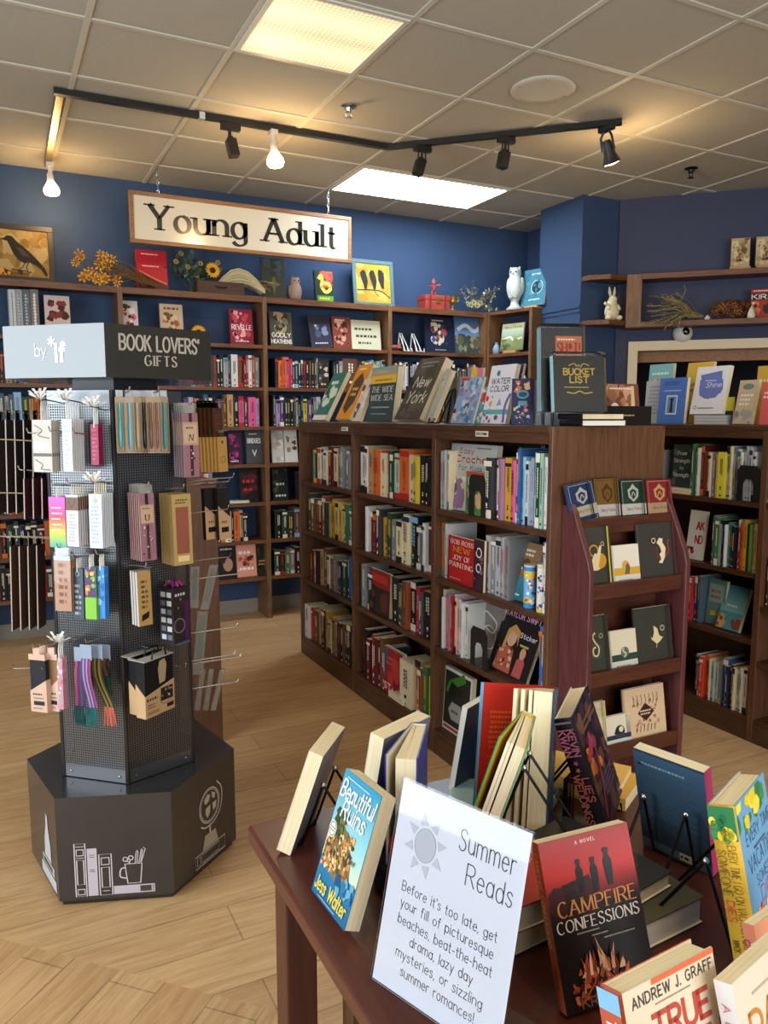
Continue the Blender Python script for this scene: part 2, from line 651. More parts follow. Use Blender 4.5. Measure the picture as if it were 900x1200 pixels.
def cover_mesh(w_, h_, t_, front, spine=None, back=None, hard=False, mat=None, inner=None):
    mb = M(mat or PRINT)
    b = 0.0022 if hard else 0.0009
    spine = spine or front
    back = back or front
    fc, sc, bc = rgb(front), rgb(spine), rgb(back)
    ic = rgb(inner) if inner else rgb('e9dfc6')

    def board(y0, y1, c_out, c_in, flip):
        x0, x1, z0, z1 = 0, w_, 0, h_
        out = [(x0, y0, z0), (x1, y0, z0), (x1, y0, z1), (x0, y0, z1)]
        inn = [(x1, y1, z0), (x0, y1, z0), (x0, y1, z1), (x1, y1, z1)]
        if flip:
            out, inn = inn, out
        mb.face(out, c_out)
        mb.face(inn, c_in)
        mb.face([(x1, y0, z0), (x1, y1, z0), (x1, y1, z1), (x1, y0, z1)], c_out)
        mb.face([(x0, y0, z1), (x1, y0, z1), (x1, y1, z1), (x0, y1, z1)], c_out)
        mb.face([(x0, y1, z0), (x1, y1, z0), (x1, y0, z0), (x0, y0, z0)], c_out)

    board(0, b, fc, ic, False)
    board(t_ - b, t_, bc, ic, True)
    n = 5 if hard else 1
    bulge = min(0.006, t_ * 0.16) if hard else 0
    pr = [(-bulge * math.sin(PI * i / n), t_ * (1 - i / n)) for i in range(n + 1)]
    for i in range(n):
        (xa, ya), (xb, yb) = pr[i], pr[i + 1]
        mb.face([(xa, ya, 0), (xb, yb, 0), (xb, yb, h_), (xa, ya, h_)], sc)
    ins = [(b * 1.2, t_)] + [(b * 1.2, 0)]
    mb.face([(b, 0, 0), (b, t_, 0), (b, t_, h_), (b, 0, h_)], ic)
    mb.face([(x, y, h_) for x, y in reversed(pr)] + [(b, t_, h_)] + [(b, 0, h_)] if n == 1 else [(b, t_, h_), (b, 0, h_)] + [(x, y, h_) for x, y in reversed(pr)], sc)
    mb.face([(b, 0, 0), (b, t_, 0)] + [(x, y, 0) for x, y in pr], sc)
    return mb


def page_mesh(w_, h_, t_, hard=False, mb=None, mat=None):
    mb = mb or M(mat or PAGES)
    b = 0.0023 if hard else 0.001
    i = 0.0035 if hard else 0.0004
    mb.box((b * 1.4, b, i), (w_ - i - 0.0002, t_ - b, h_ - i))
    return mb


def spine_art(mb, w_, h_, t_, ink, rnd, style=0, lift=0.0005):
    """bands and illegible title marks running down the spine"""
    pl = Plane((-lift * 2, t_ / 2, 0), (0, -1, 0), (0, 0, 1), lift)
    # running direction: from the top downwards
    run = Plane((-lift * 2, t_ / 2, h_), (0, 0, -1), (0, -1, 0), lift)
    hw = t_ * 0.5
    if style in (1, 3):
        rect(mb, pl, -hw, h_ * 0.86, hw, h_ * (0.9 + rnd.random() * 0.1), ink, 1)
    if style == 3:
        rect(mb, pl, -hw, 0, hw, h_ * 0.14, ink, 1)
    a = h_ * (0.08 + 0.1 * rnd.random())
    e = h_ * (0.5 + 0.2 * rnd.random())
    s = hw * (0.5 + rnd.random() * 0.35)
    if style == 3:
        a, e = h_ * 0.2, h_ * 0.7
    marks(mb, run, a, -s * 0.6, e, s * 0.6, ink, rnd, 1 if t_ < 0.03 else 2, 2)
    marks(mb, run, h_ * 0.74, -hw * 0.3, h_ * 0.84, hw * 0.3, ink, rnd, 1, 2)
    disc(mb, pl, 0, h_ * 0.06, min(hw * 0.5, 0.006), ink, k=2, n=8)


CNAME = {'black': '1b1a1c', 'charcoal': '35353a', 'grey': '7e8085', 'silver': 'a9abb0', 'white': 'd8d6d2', 'cream': 'd9cba8', 'tan': 'b3905f', 'brown': '67432b',
         'maroon': '5b1c22', 'red': 'b02a28', 'scarlet': 'c93a2a', 'orange': 'd2662a', 'gold': 'c39030', 'yellow': 'd9b93c', 'lemon': 'd6cf3c', 'olive': '6f6a35', 'green': '3f7a4a',
         'dark green': '22412f', 'lime': '7fae3e', 'teal': '2f7f83', 'aqua': '6fb3c4', 'blue': '3566a5', 'sky blue': '86b4d6', 'navy': '222d4e', 'purple': '5a3b7a', 'lilac': '9d8ab4',
         'mauve': '9a6c85', 'pink': 'd4588c', 'blush': 'd9a39a', 'mint': '9cc4b0', 'slate': '4b5a68', 'rust': '8e4327'}
CODE = dict(zip('K C A V W E T N M R S O G Y L I g D l t q B s v p i m P h n x u'.split(), CNAME))
INK = {k: ('e8dfc8' if sum(rgb(v_)[:3]) < 0.75 else '23201f') for k, v_ in CNAME.items()}


def vary(hexc, rnd, a=0.12):
    c = rgb(hexc)
    f = 1 + (rnd.random() - 0.5) * 2 * a
    return tuple(min(1, q * f * (1 + (rnd.random() - 0.5) * a * 0.6)) for q in c[:3]) + (1,)


ORD = ['first', 'second', 'third', 'fourth', 'fifth', 'sixth', 'seventh', 'eighth', 'ninth', 'tenth', 'eleventh', 'twelfth', 'thirteenth', 'fourteenth', 'fifteenth',
       'sixteenth', 'seventeenth', 'eighteenth', 'nineteenth', 'twentieth', 'twenty-first', 'twenty-second', 'twenty-third', 'twenty-fourth']

# ------------------------------------------------------------------ the room
ZC = 3.2
YB = 5.92
def flat(name, pts, mat, z=0.0, th=0.05):
    m = M(mat)
    m.prism(pts, z - th, z)
    return struct(m.build(name))


# two plank fields meet along a 45 degree line in front of the spinner
flat('floor', [(-3.0, 5.38), (1.9, 0.48), (5.38, -3.0), (9.2, -3.0), (9.2, 0.2), (3.5, 5.95), (-3.0, 5.95)], floor_mat('oak_planks_across', 0, 1.25, 0.182, (0.2, -2.11, 0)))
flat('floor_2', [(-3.0, 5.38), (-3.0, -3.0), (5.38, -3.0)], floor_mat('oak_planks_diagonal', R(-45), 1.25, 0.152, (0.4, 0.02, 0)))
flat('ceiling', [(-3.05, -3.05), (9.3, -3.05), (9.3, 0.0), (4.55, 4.75), (4.55, 5.97), (-3.05, 5.97)], CEIL, ZC + 0.05)
g = M(TBAR)
i = -6
while i < 13:
    x = 0.45 + 0.61 * i
    if -3 < x < 9.2:
        y1 = 5.92 if x < 4.4 else min(5.92, 9.15 - x)
        g.box((x - 0.012, -3, ZC - 0.006), (x + 0.012, y1, ZC + 0.001))
    i += 1
j = -10
while j < 5:
    y = 3.05 + 0.61 * j
    if -3 < y < 5.9:
        g.box((-3, y - 0.012, ZC - 0.0055), (min(9.2, 9.15 - y) if y < 4.75 else 4.4, y + 0.012, ZC + 0.001))
    j += 1
struct(g.build('trim_1'))


def wall(name, a, b, mat, th=0.06, z0=0.0, z1=ZC, holes=()):
    """upright slab from a to b, thickness to the left of a->b"""
    a, b = V((a[0], a[1], 0)), V((b[0], b[1], 0))
    d = (b - a)
    L = d.length
    d.normalize()
    n = V((-d.y, d.x, 0))
    m = M(mat)
    xs = [0] + [q for h in holes for q in (h[0], h[1])] + [L]

    def slab(s0, s1, za, zb):
        p = [a + d * s0, a + d * s1, a + d * s1 + n * th, a + d * s0 + n * th]
        m.prism([(q.x, q.y) for q in p], za, zb)
    for k in range(0, len(xs) - 1):
        if xs[k + 1] - xs[k] < 1e-4:
            continue
        if k % 2 == 0:
            slab(xs[k], xs[k + 1], z0, z1)
        else:
            h = holes[k // 2]
            slab(xs[k], xs[k + 1], z0, h[2])
            slab(xs[k], xs[k + 1], h[3], z1)
    return struct(m.build(name))


wall('wall_back', (4.46, YB), (-3.06, YB), NAVY, th=-0.06)
wall('wall_alcove', (4.42, 5.26), (4.42, YB), NAVY, th=-0.06)
wall('wall_left', (-3.0, 5.92), (-3.0, -3.06), NAVY2, th=-0.06, holes=((2.98, 6.36, 0.5, 2.74),))
wall('wall_front', (-3.0, -3.0), (9.2, -3.0), NAVY2, th=-0.06, holes=((1.8, 6.2, 0.4, 2.8),))
wall('wall_far_right', (9.2, -3.0), (9.2, -0.05), NAVY2, th=-0.06)
# 45 degree wall with the pass-through opening
wall('wall_right', (9.2, -0.05), (4.404, 4.746), NAVY2, th=-0.06, holes=((4.4, 6.62, 0.9, 2.075),))
cm = M(NAVY)
cm.box((4.055, 4.76, 0), (4.46, 5.27, ZC))
struct(cm.build('wall_pillar'))
# storefront frames and glazing bars for the added, unseen street windows
for nm, ax in (('window_1', 0), ('window_2', 1)):
    m = M(plain('window_frame_' + str(ax), '4a4a4a', 0.4))
    if ax == 0:
        m.box((-3.07, -0.44, 0.5), (-2.98, 2.94, 0.54)); m.box((-3.07, -0.44, 2.70), (-2.98, 2.94, 2.74))
        for y in (-0.44, 2.89):
            m.box((-3.07, y, 0.54), (-2.98, y + 0.05, 2.70))
    else:
        m.box((-1.2, -3.07, 0.38), (3.2, -2.98, 0.43)); m.box((-1.2, -3.07, 2.77), (3.2, -2.98, 2.82))
        for x in (-1.2, 0.25, 1.7, 3.15):
            m.box((x, -3.07, 0.43), (x + 0.05, -2.98, 2.77))
    struct(m.build(nm))
# skirting
m = M(BASEB)
m.box((-2.99, YB - 0.012, 0), (4.41, YB - 0.001, 0.11))
struct(m.build('baseboard_back'))
# pass-through casing (cream) with a timber header inside
D45 = V((1, -1, 0)).normalized()
N45 = V((-1, -1, 0)).normalized()
O45 = V((4.404, 4.746, 0))


def box45(m, s0, s1, f0, f1, z0, z1):
    """box along the diagonal wall: s along it, f out of it"""
    p = [O45 + D45 * s0 + N45 * f0, O45 + D45 * s1 + N45 * f0, O45 + D45 * s1 + N45 * f1, O45 + D45 * s0 + N45 * f1]
    m.prism([(q.x, q.y) for q in reversed(p)], z0, z1)


m = M(CREAM)
box45(m, 0.10, 2.45, 0.001, 0.03, 2.055, 2.125)
box45(m, 0.10, 0.17, 0.001, 0.03, 0.9, 2.055)
box45(m, 2.38, 2.45, 0.001, 0.03, 0.9, 2.055)
struct(m.build('trim_2'))
m = M(wood('pine_header', '7a4f2c', '9a6a3e', 0.5, 'X'))
box45(m, 0.17, 2.38, -0.10, -0.055, 1.97, 2.075)
box45(m, 0.17, 2.38, -0.10, 0.0, 2.05, 2.0745)
struct(m.build('trim_3'))
# the dim room beyond the opening
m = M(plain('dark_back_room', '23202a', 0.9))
box45(m, -0.4, 3.0, -1.9, -1.8, 0, ZC)
box45(m, -0.45, -0.4, -1.9, -0.07, 0, ZC)
box45(m, 3.0, 3.05, -1.9, -0.07, 0, ZC)
box45(m, -0.4, 3.0, -1.9, -0.07, ZC, ZC + 0.05)
box45(m, -0.4, 3.0, -1.9, -0.07, -0.05, 0)
struct(m.build('wall_back_room'))
# two thin cable mouldings across the pillar
m = M(NAVY)
m.box((4.045, 4.762, 2.375), (4.054, 5.268, 2.395)); m.box((4.047, 4.762, 2.34), (4.054, 5.268, 2.35))
struct(m.build('trim_4'))

# ------------------------------------------------------------------ ceiling fixtures
def ceiling_light(x0, x1, y0, y1, c, strength, label, lens):
    cx, cy = (x0 + x1) / 2, (y0 + y1) / 2
    t = thing('ceiling_light', label, 'ceiling light', (cx, cy, ZC), group='recessed ceiling lights')
    hx, hy = (x1 - x0) / 2 - 0.012, (y1 - y0) / 2 - 0.012
    f = M(plain('light_frame', 'd8d4c8', 0.5))
    r = 0.02
    for a in ((-hx, -hy, hx, -hy + r), (-hx, hy - r, hx, hy), (-hx, -hy + r, -hx + r, hy - r), (hx - r, -hy + r, hx, hy - r)):
        f.box((a[0], a[1], -0.011), (a[2], a[3], -0.0005))
    f.build('frame', t)
    d = M(lens)
    d.box((-hx + r, -hy + r, -0.009), (hx - r, hy - r, -0.0005))
    d.build('diffuser', t)
    return t


def lens_mat(name, c, strength, cells):
    m, nt, b = node_mat(name)
    b.inputs['Base Color'].default_value = rgb('e8e2cf')
    b.inputs['Emission Color'].default_value = rgb(c)
    b.inputs['Emission Strength'].default_value = strength
    if cells:
        tc = nd(nt, 'ShaderNodeTexCoord')
        sx = nd(nt, 'ShaderNodeSeparateXYZ')
        nt.links.new(tc.outputs['Object'], sx.inputs[0])
        prev = None
        for ax in (0, 1):
            a = nd(nt, 'ShaderNodeMath', operation='MULTIPLY'); a.inputs[1].default_value = 2 * PI / 0.02
            s = nd(nt, 'ShaderNodeMath', operation='SINE')
            nt.links.new(sx.outputs[ax], a.inputs[0]); nt.links.new(a.outputs[0], s.inputs[0])
            if prev is None:
                prev = s
            else:
                ad = nd(nt, 'ShaderNodeMath', operation='ADD')
                nt.links.new(prev.outputs[0], ad.inputs[0]); nt.links.new(s.outputs[0], ad.inputs[1])
                prev = ad
        # the two fluorescent tubes behind the prismatic lens
        tb = nd(nt, 'ShaderNodeMath', operation='ABSOLUTE')
        nt.links.new(sx.outputs[1], tb.inputs[0])
        t2 = nd(nt, 'ShaderNodeMath', operation='SUBTRACT'); t2.inputs[1].default_value = 0.13
        nt.links.new(tb.outputs[0], t2.inputs[0])
        t3 = nd(nt, 'ShaderNodeMath', operation='ABSOLUTE')
        nt.links.new(t2.outputs[0], t3.inputs[0])
        mr = nd(nt, 'ShaderNodeMapRange')
        mr.inputs[1].default_value = 0.0; mr.inputs[2].default_value = 0.13
        mr.inputs[3].default_value = strength * 1.15; mr.inputs[4].default_value = strength * 0.6
        nt.links.new(t3.outputs[0], mr.inputs[0])
        mu = nd(nt, 'ShaderNodeMath', operation='MULTIPLY_ADD')
        mu.inputs[1].default_value = strength * 0.16
        nt.links.new(prev.outputs[0], mu.inputs[0]); nt.links.new(mr.outputs[0], mu.inputs[2])
        nt.links.new(mu.outputs[0], b.inputs['Emission Strength'])
    return m


ceiling_light(1.06, 1.67, 3.05, 3.66, 'fff', 1, 'square recessed ceiling light with a warm prismatic lens, above the black track', lens_mat('prismatic_lens', 'ffe1a4', 1.0, True))
for (x, y) in ((0.45, -0.61), (2.89, 0.61), (-1.38, 1.83)):  # three unseen ceiling lights, added to brighten the floor
    ceiling_light(x, x + 0.61, y, y + 0.61, 'fff', 1, 'square recessed ceiling light %s' % ('behind the viewer' if y < 0 else 'above the table, right of the frame' if x > 0 else 'left of the frame'), lens_mat('added_light_lens', 'fff0d2', 14.0, False))
ceiling_light(2.28, 3.5, 4.88, 5.49, 'fff', 1, 'long recessed ceiling light glowing cool white near the blue back wall', lens_mat('white_diffuser', 'dbeeff', 21.0, False))
t = thing('ceiling_speaker', 'round white speaker grille set flush in a ceiling tile', 'speaker', (2.59, 3.375, ZC))
m = M(plain('speaker_white', 'cfc8b6', 0.6))
m.lathe([(0.118, -0.001), (0.16, -0.001), (0.163, -0.008), (0.155, -0.013), (0.12, -0.010)], 40)
rim = m.build('rim', t, smooth=True)
m = M(plain('speaker_grille', 'b5b0a2', 0.8, noise=0.3, scale=300))
m.lathe([(0.0, -0.007), (0.119, -0.009), (0.119, -0.001)], 40)
m.build('grille', t, smooth=True)
for k in range(6):
    m = M(CHROME)
    m.lathe([(0.005, -0.014), (0.004, -0.016), (0, -0.0165)], 8, (0.14 * math.cos(k * PI / 3), 0.14 * math.sin(k * PI / 3), 0.001))
    m.build('screw', rim)
for (x, y, lab) in ((1.8, 4.02, 'small chrome sprinkler head on the ceiling beside the square light'), (4.28, 3.954, 'small dark sprinkler head on the ceiling at the right')):
    t = thing('sprinkler', lab, 'sprinkler', (x, y, ZC), group='ceiling sprinklers')
    m = M(CHROME if x < 3 else BLACKW)
    m.lathe([(0.042, -0.0005), (0.042, -0.005), (0.02, -0.012), (0.016, -0.03), (0.005, -0.034)], 20)
    m.build('escutcheon', t, smooth=True)
    m = M(CHROME if x < 3 else BLACKW)
    m.tube([(0.012, 0, -0.028), (0.016, 0, -0.045), (0.002, 0, -0.06)], 0.003, 6)
    m.tube([(-0.012, 0, -0.028), (-0.016, 0, -0.045), (-0.002, 0, -0.06)], 0.003, 6)
    m.lathe([(0, -0.058), (0.02, -0.06), (0.022, -0.063), (0, -0.064)], 14)
    m.build('deflector', t)

# ------------------------------------------------------------------ track lighting
BULB = emit('lit_bulb', 'ffcf8a', 22)
DBLK = plain('track_black', '24221f', 0.4, 0.2)
DWHT = plain('track_white', 'd5cfc0', 0.5)
TR = thing('lighting_track', 'black angled ceiling lighting track with a brass coloured short leg at left', 'lighting track', (0.40, 4.46, ZC))


def bar(mb, a, b, wd, h):
    a, b = V(a), V(b)
    d = (b - a).normalized()
    n = V((-d.y, d.x, 0)) * wd / 2
    mb.prism([(p.x, p.y) for p in (a - n, b - n, b + n, a + n)], a.z - h, a.z)


m = M(DBLK); bar(m, (-0.03, 0, -0.0065), (1.85, -0.02, -0.0065), 0.036, 0.03); m.build('track_bar', TR)
m = M(DBLK); bar(m, (1.85, -0.02, -0.0066), (2.83, -0.97, -0.0066), 0.036, 0.03); m.build('track_bar', TR)
m = M(plain('track_brass', '8d7440', 0.3, 0.8)); bar(m, (0.0, 0.02, -0.0067), (0.015, 1.28, -0.0067), 0.036, 0.03); m.build('track_bar', TR)['label'] = 'short brass coloured track bar'
m = M(DWHT); m.box((0.70, -0.03, -0.042), (0.73, 0.02, -0.007)); m.build('joint_clip', TR)


def track_head(x, y, kind, label, aim):
    t = thing('track_light', label, 'track light', (x, y, ZC - 0.037), group='heads on the lighting track')
    a = V(aim).normalized()
    if kind == 'white_bulb':
        m = M(DWHT)
        m.box((-0.02, -0.03, -0.025), (0.02, 0.03, -0.0005))
        m.tube([(0, 0, -0.02), (0.004, 0, -0.05), tuple(a * 0.02 + V((0, 0, -0.07)))], [0.014, 0.014, 0.012], 10)
        m.build('mount', t, smooth=True)
        s = V((0, 0, -0.06))
        m = M(DWHT); m.lathe([(0.013, 0), (0.02, 0.015), (0.022, 0.05), (0.019, 0.055)], 16, s, a); sk = m.build('socket', t, smooth=True)
        m = M(BULB); m.lathe([(0.016, 0.05), (0.025, 0.065), (0.046, 0.10), (0.05, 0.12), (0.043, 0.135), (0, 0.14)], 20, s, a); m.build('bulb', sk, smooth=True)
        tip = s + a * 0.16
    elif kind == 'spot':
        m = M(DBLK)
        m.box((-0.02, -0.05, -0.03), (0.02, 0.05, -0.0005))
        m.build('mount', t, bevel=0.003)
        m = M(DBLK)
        side = a.cross(V((0, 0, 1))).normalized()
        for s_ in (-1, 1):
            m.tube([side * 0.012 * s_ + V((0, 0, -0.02)), side * 0.036 * s_ + V((0, 0, -0.06)), side * 0.04 * s_ + V((0, 0, -0.085)) + a * 0.05], 0.007, 8)
        m.build('yoke', t, smooth=True)
        s = V((0, 0, -0.075))
        m = M(DBLK); m.lathe([(0.0, 0.0), (0.022, 0.003), (0.03, 0.03), (0.036, 0.08), (0.055, 0.125), (0.052, 0.126), (0.04, 0.1)], 24, s, a); sk = m.build('shade', t, smooth=True)
        m = M(BULB); m.lathe([(0.02, 0.085), (0.046, 0.11), (0.04, 0.13), (0, 0.137)], 20, s, a); m.build('bulb', sk, smooth=True)
        tip = s + a * 0.16
    else:
        m = M(DBLK)
        m.box((-0.05, -0.02, -0.035), (0.06, 0.02, -0.0005))
        m.build('mount', t, bevel=0.003)
        side = a.cross(V((0, 0, 1))).normalized()
        m = M(DBLK)
        for s_ in (-1, 1):
            m.tube([side * 0.028 * s_ + V((0, 0, -0.03)), side * 0.033 * s_ + V((0, 0, -0.09))], 0.0045, 6)
        m.tube([(0, 0, -0.03), (0, 0, -0.07)], 0.008, 8)
        m.build('yoke', t)
        Q = V((0, 0, -1)).rotation_difference(a).to_matrix().to_4x4()
        m = M(DBLK)
        m.T = Matrix.Translation((0, 0, -0.07)) @ Q
        q = [(0.029 * math.cos(R(45) + k * PI / 2) * 1.35, 0.029 * math.sin(R(45) + k * PI / 2) * 1.35) for k in range(4)]
        m.prism(q, -0.11, -0.015)
        m.prism([(a_ * 0.55, b_ * 0.55) for a_, b_ in q], -0.015, 0.0)
        m.build('housing', t, bevel=0.004)
        return t
    d = bpy.data.lights.new('bulb_light', 'POINT')
    d.energy = (6 if x < 1 else 11) if kind == 'white_bulb' else 9
    d.color = (1.0, 0.66, 0.32)
    d.shadow_soft_size = 0.05
    o = bpy.data.objects.new('bulb_light', d)
    col.objects.link(o)
    o.parent = t
    o.location = tip + a * 0.03
    return t


track_head(0.42, 5.63, 'white_bulb', 'lit white-socketed bulb at the far end of the short brass track leg', (0.05, -0.1, -1))
track_head(1.27, 4.45, 'box', 'unlit square black spotlight left of the middle lit bulb on the track', (0.2, -0.1, -1))
track_head(1.52, 4.445, 'white_bulb', 'lit white-socketed bulb hanging mid-track just above the long white sign', (0.05, -0.15, -1))
track_head(2.40, 4.285, 'box', 'unlit square black spotlight just right of the bend in the track', (-0.35, -0.1, -1))
track_head(2.76, 3.935, 'box', 'unlit square black spotlight in the middle of the right track arm', (-0.2, 0.0, -1))
track_head(3.165, 3.54, 'spot', 'lit black track spotlight at the right end of the track', (0.45, 0.1, -0.9))

# ------------------------------------------------------------------ bookcases
# back wall case: full-height uprights, open shelves; the lowest shelf stands clear of the skirting
WF, WD = 5.65, 0.262                       # front plane, depth
WX = [-1.95, -1.0, -0.22, 0.825, 1.845, 2.885, 3.80]
WZ = [0.33, 0.615, 0.905, 1.195, 1.475, 1.765, 2.075, 2.425]
TH = 0.026
for k in range(len(WX) - 1):
    t = thing('wall_bookcase', 'tall brown wall bookcase %s' % ['far left, hidden behind the hanging bookmarks', 'left, behind the pale-blue header panel of the spinner', 'with a raven picture on its top, at left',
              'below the left half of the hanging white sign', 'below the right half of the sign, pale owl figure on top', 'with a red chest and silvery plant on top'][k], 'bookcase', ((WX[k] + WX[k + 1]) / 2, WF, 0), group='bookcases along the back wall')
    hw = (WX[k + 1] - WX[k]) / 2
    m = M(OAKV); m.box((-hw - 0.017, 0, 0), (-hw + 0.017, WD - 0.004, WZ[-1])); m.build('upright', t, bevel=0.002)
    if k == len(WX) - 2:
        m = M(OAKV); m.box((hw - 0.017, 0, 0), (hw + 0.017, WD - 0.004, WZ[-1])); m.build('upright', t, bevel=0.002)
    for z in WZ:
        m = M(OAKW); m.box((-hw + 0.0175, 0.004, z - TH), (hw - 0.0175, WD - 0.003, z)); m.build('shelf', t)
    m = M(OAKW); m.box((-hw + 0.0175, 0.002, WZ[-1] - 0.042), (hw - 0.0175, 0.02, WZ[-1] - TH)); m.build('top_rail', t)
# the angled end bay in the corner
t = thing('corner_bookcase', 'brown corner bookcase end bay with a white owl statue on top', 'bookcase', (3.818, 5.655, 0), (0, 0, R(-76)), group='bookcases along the back wall')
for x in (0.0, 0.46):
    m = M(OAKV); m.box((x - 0.015, 0, 0), (x + 0.015, 0.2, 2.425)); m.build('upright', t, bevel=0.002)
for z in WZ:
    m = M(OAKW); m.box((0.0155, 0.003, z - TH), (0.4445, 0.2, z)); m.build('shelf', t)
m = M(NAVY2); m.box((0.0155, 0.195, 0.3), (0.4445, 0.2, 2.4)); m.build('back_panel', t)

# island case: three bays, double sided; face x = 1.75 towards the aisle
IX, IY0, IY1, ITOP = 1.75, 2.178, 4.72, 1.515
ID = [2.19, 3.005, 3.885, 4.71]
IZ = [0.115, 0.51, 0.83, 1.143]
t = thing('island_bookcase', 'dark brown free-standing bookcase island with three bays', 'bookcase', (IX, IY0, 0))
def isl(x0, x1, y0, y1, z0, z1, name, mat, bev=0.0):
    m = M(mat)
    m.box((x0 - IX, y0 - IY0, z0), (x1 - IX, y1 - IY0, z1))
    return m.build(name, t, bevel=bev)
isl(IX, 2.285, IY0, IY0 + 0.022, 0, ITOP, 'end_panel', DARKX, 0.002)
isl(IX, 2.285, IY1 - 0.022, IY1, 0, ITOP, 'end_panel', DARKX, 0.002)
isl(IX + 0.26, IX + 0.275, IY0 + 0.0225, IY1 - 0.0225, 0.1, ITOP - 0.026, 'back_panel', DARKW)
for y in (3.005, 3.885):
    isl(IX + 0.001, 2.284, y - 0.016, y + 0.016, 0.0, ITOP - 0.0255, 'divider', DARKX, 0.002)
isl(IX, 2.285, IY0 + 0.0225, IY1 - 0.0225, ITOP - 0.025, ITOP, 'top', DARKW, 0.002)
for a, b in ((IY0 + 0.0225, 2.988), (3.022, 3.868), (3.902, IY1 - 0.0225)):
    for sx in (0, 1):
        x0, x1 = (IX + 0.004, IX + 0.2595) if sx == 0 else (IX + 0.2755, 2.281)
        for z in IZ:
            isl(x0, x1, a, b, z - 0.024, z, 'shelf', DARKW)
        xf = (IX, IX + 0.018) if sx == 0 else (2.267, 2.285)
        isl(xf[0], xf[1], a, b, 1.452, ITOP - 0.0255, 'header_rail', DARKW)
        isl(xf[0] + (0.002 if sx == 0 else -0.002), xf[1], a, b, 0.0, 0.0905, 'kick_board', DARKW)
for (y, s) in ((2.62, 'Crafts & Hobbies'), (3.98, '')):
    lt = thing('shelf_label', 'small white printed label on the header rail of the island bookcase, %s' % ('near bay' if y < 3 else 'far bay'), 'label', (IX - 0.0006, y, 1.47), group='shelf labels')
    m = M(PRINT, 'cfc8b5')
    m.box((-0.0012, -0.045, 0), (0.0004, 0.045, 0.022))
    pl = Plane((-0.0012, 0.045, 0), (0, -1, 0), (0, 0, 1))
    text(m, pl, s, 0.045, 0.007, 0.010, '2a2622', 0.16, align='c', fit=0.075) if s else marks(m, pl, 0.012, 0.006, 0.08, 0.017, '2a2622', random.Random(1))
    m.build('label_card', lt)

# right case, parallel to the island across the second aisle
RX, RY0, RTOP = 3.165, 2.40, 1.51
RZ = [0.115, 0.495, 0.815, 1.15]
t = thing('aisle_bookcase', 'dark brown bookcase at the right edge, its shelves facing the second aisle', 'bookcase', (RX, RY0, 0))
def rc(x0, x1, y0, y1, z0, z1, name, mat, bev=0.0):
    m = M(mat)
    m.box((x0 - RX, y0 - RY0, z0), (x1 - RX, y1 - RY0, z1))
    return m.build(name, t, bevel=bev)
YS = [1.56, 2.415, 3.27, 4.10]
for y in YS:
    rc(RX, RX + 0.30, y - 0.016, y + 0.016, 0, RTOP - 0.0255, 'divider', DARKX, 0.002)
rc(RX + 0.30, RX + 0.315, YS[0], YS[-1], 0.0, RTOP - 0.0255, 'back_panel', DARKW)
rc(RX - 0.002, RX + 0.34, YS[0] - 0.016, YS[-1] + 0.016, RTOP - 0.025, RTOP, 'top', DARKW, 0.002)
for a, b in zip(YS[:-1], YS[1:]):
    a, b = a + 0.0165, b - 0.0165
    for z in (RZ if a > 2 else [0.115, 0.40, 0.665, 1.15]):
        rc(RX + 0.004, RX + 0.2995, a, b, z - 0.024, z, 'shelf', DARKW)
    rc(RX, RX + 0.018, a, b, 1.448, RTOP - 0.0255, 'header_rail', DARKW)
    rc(RX + 0.002, RX + 0.018, a, b, 0, 0.0905, 'kick_board', DARKW)

# brown display case standing behind the spinner
t = thing('display_case', 'dark brown wooden case end standing behind the gift spinner', 'bookcase', (0.912, 3.545, 0), (0, 0, R(8)))
m = M(DARKX); m.box((-0.45, 0, 0), (0, 0.022, 1.24)); m.build('end_panel', t, bevel=0.002)
m = M(DARKX); m.box((-0.45, 0.36, 0), (0, 0.382, 1.24)); m.build('end_panel', t, bevel=0.002)
m = M(DARKX); m.box((-0.45, 0.0225, 0), (-0.43, 0.3595, 1.24)); m.build('back_panel', t)
m = M(DARKX); m.box((-0.46, -0.005, 1.2405), (0.005, 0.387, 1.262)); m.build('top', t, bevel=0.002)
for z in (0.12, 0.5, 0.87):
    m = M(DARKX); m.box((-0.4295, 0.0225, z), (-0.005, 0.3595, z + 0.02)); m.build('shelf', t)

# journal rack hooked to the island's end
JY = IY0 - 0.001
t = thing('journal_rack', 'reddish mahogany stepped journal rack against the end of the island bookcase', 'display rack', (1.80, JY, 0))
JR = t
def side_mesh(x0, x1):
    m = M(MAHOG)
    pr = [(0, 0), (0, 1.235), (-0.045, 1.245), (-0.065, 1.215), (-0.14, 1.06), (-0.155, 1.01), (-0.155, 0)]
    # polygon in (y, z), extruded along x
    n = len(pr)
    m.poly([(x0, y, z) for y, z in pr] + [(x1, y, z) for y, z in pr],
           [tuple(range(n)), tuple(reversed(range(n, 2 * n)))] + [(i, n + i, n + (i + 1) % n, (i + 1) % n) for i in range(n)])
    return m
side_mesh(0.0, 0.022).build('side_panel', t, bevel=0.003)
side_mesh(0.458, 0.48).build('side_panel', t, bevel=0.003)
m = M(MAHOG2); m.box((0.0225, -0.014, 0.1), (0.4575, -0.001, 1.285)); m.build('back_panel', t)
JZ = [1.165, 0.945, 0.632, 0.347]
JF = [-0.075, -0.14, -0.152, -0.152]
for i, z in enumerate(JZ):
    f = JF[i]
    m = M(MAHOG2); m.box((0.0225, f + 0.016, z - 0.018), (0.4575, -0.0145, z)); m.build('shelf', t)
    m = M(MAHOG2); m.box((0.0225, f, z - 0.03), (0.4575, f + 0.0155, z + 0.025)); m.build('shelf_lip', t, bevel=0.003)
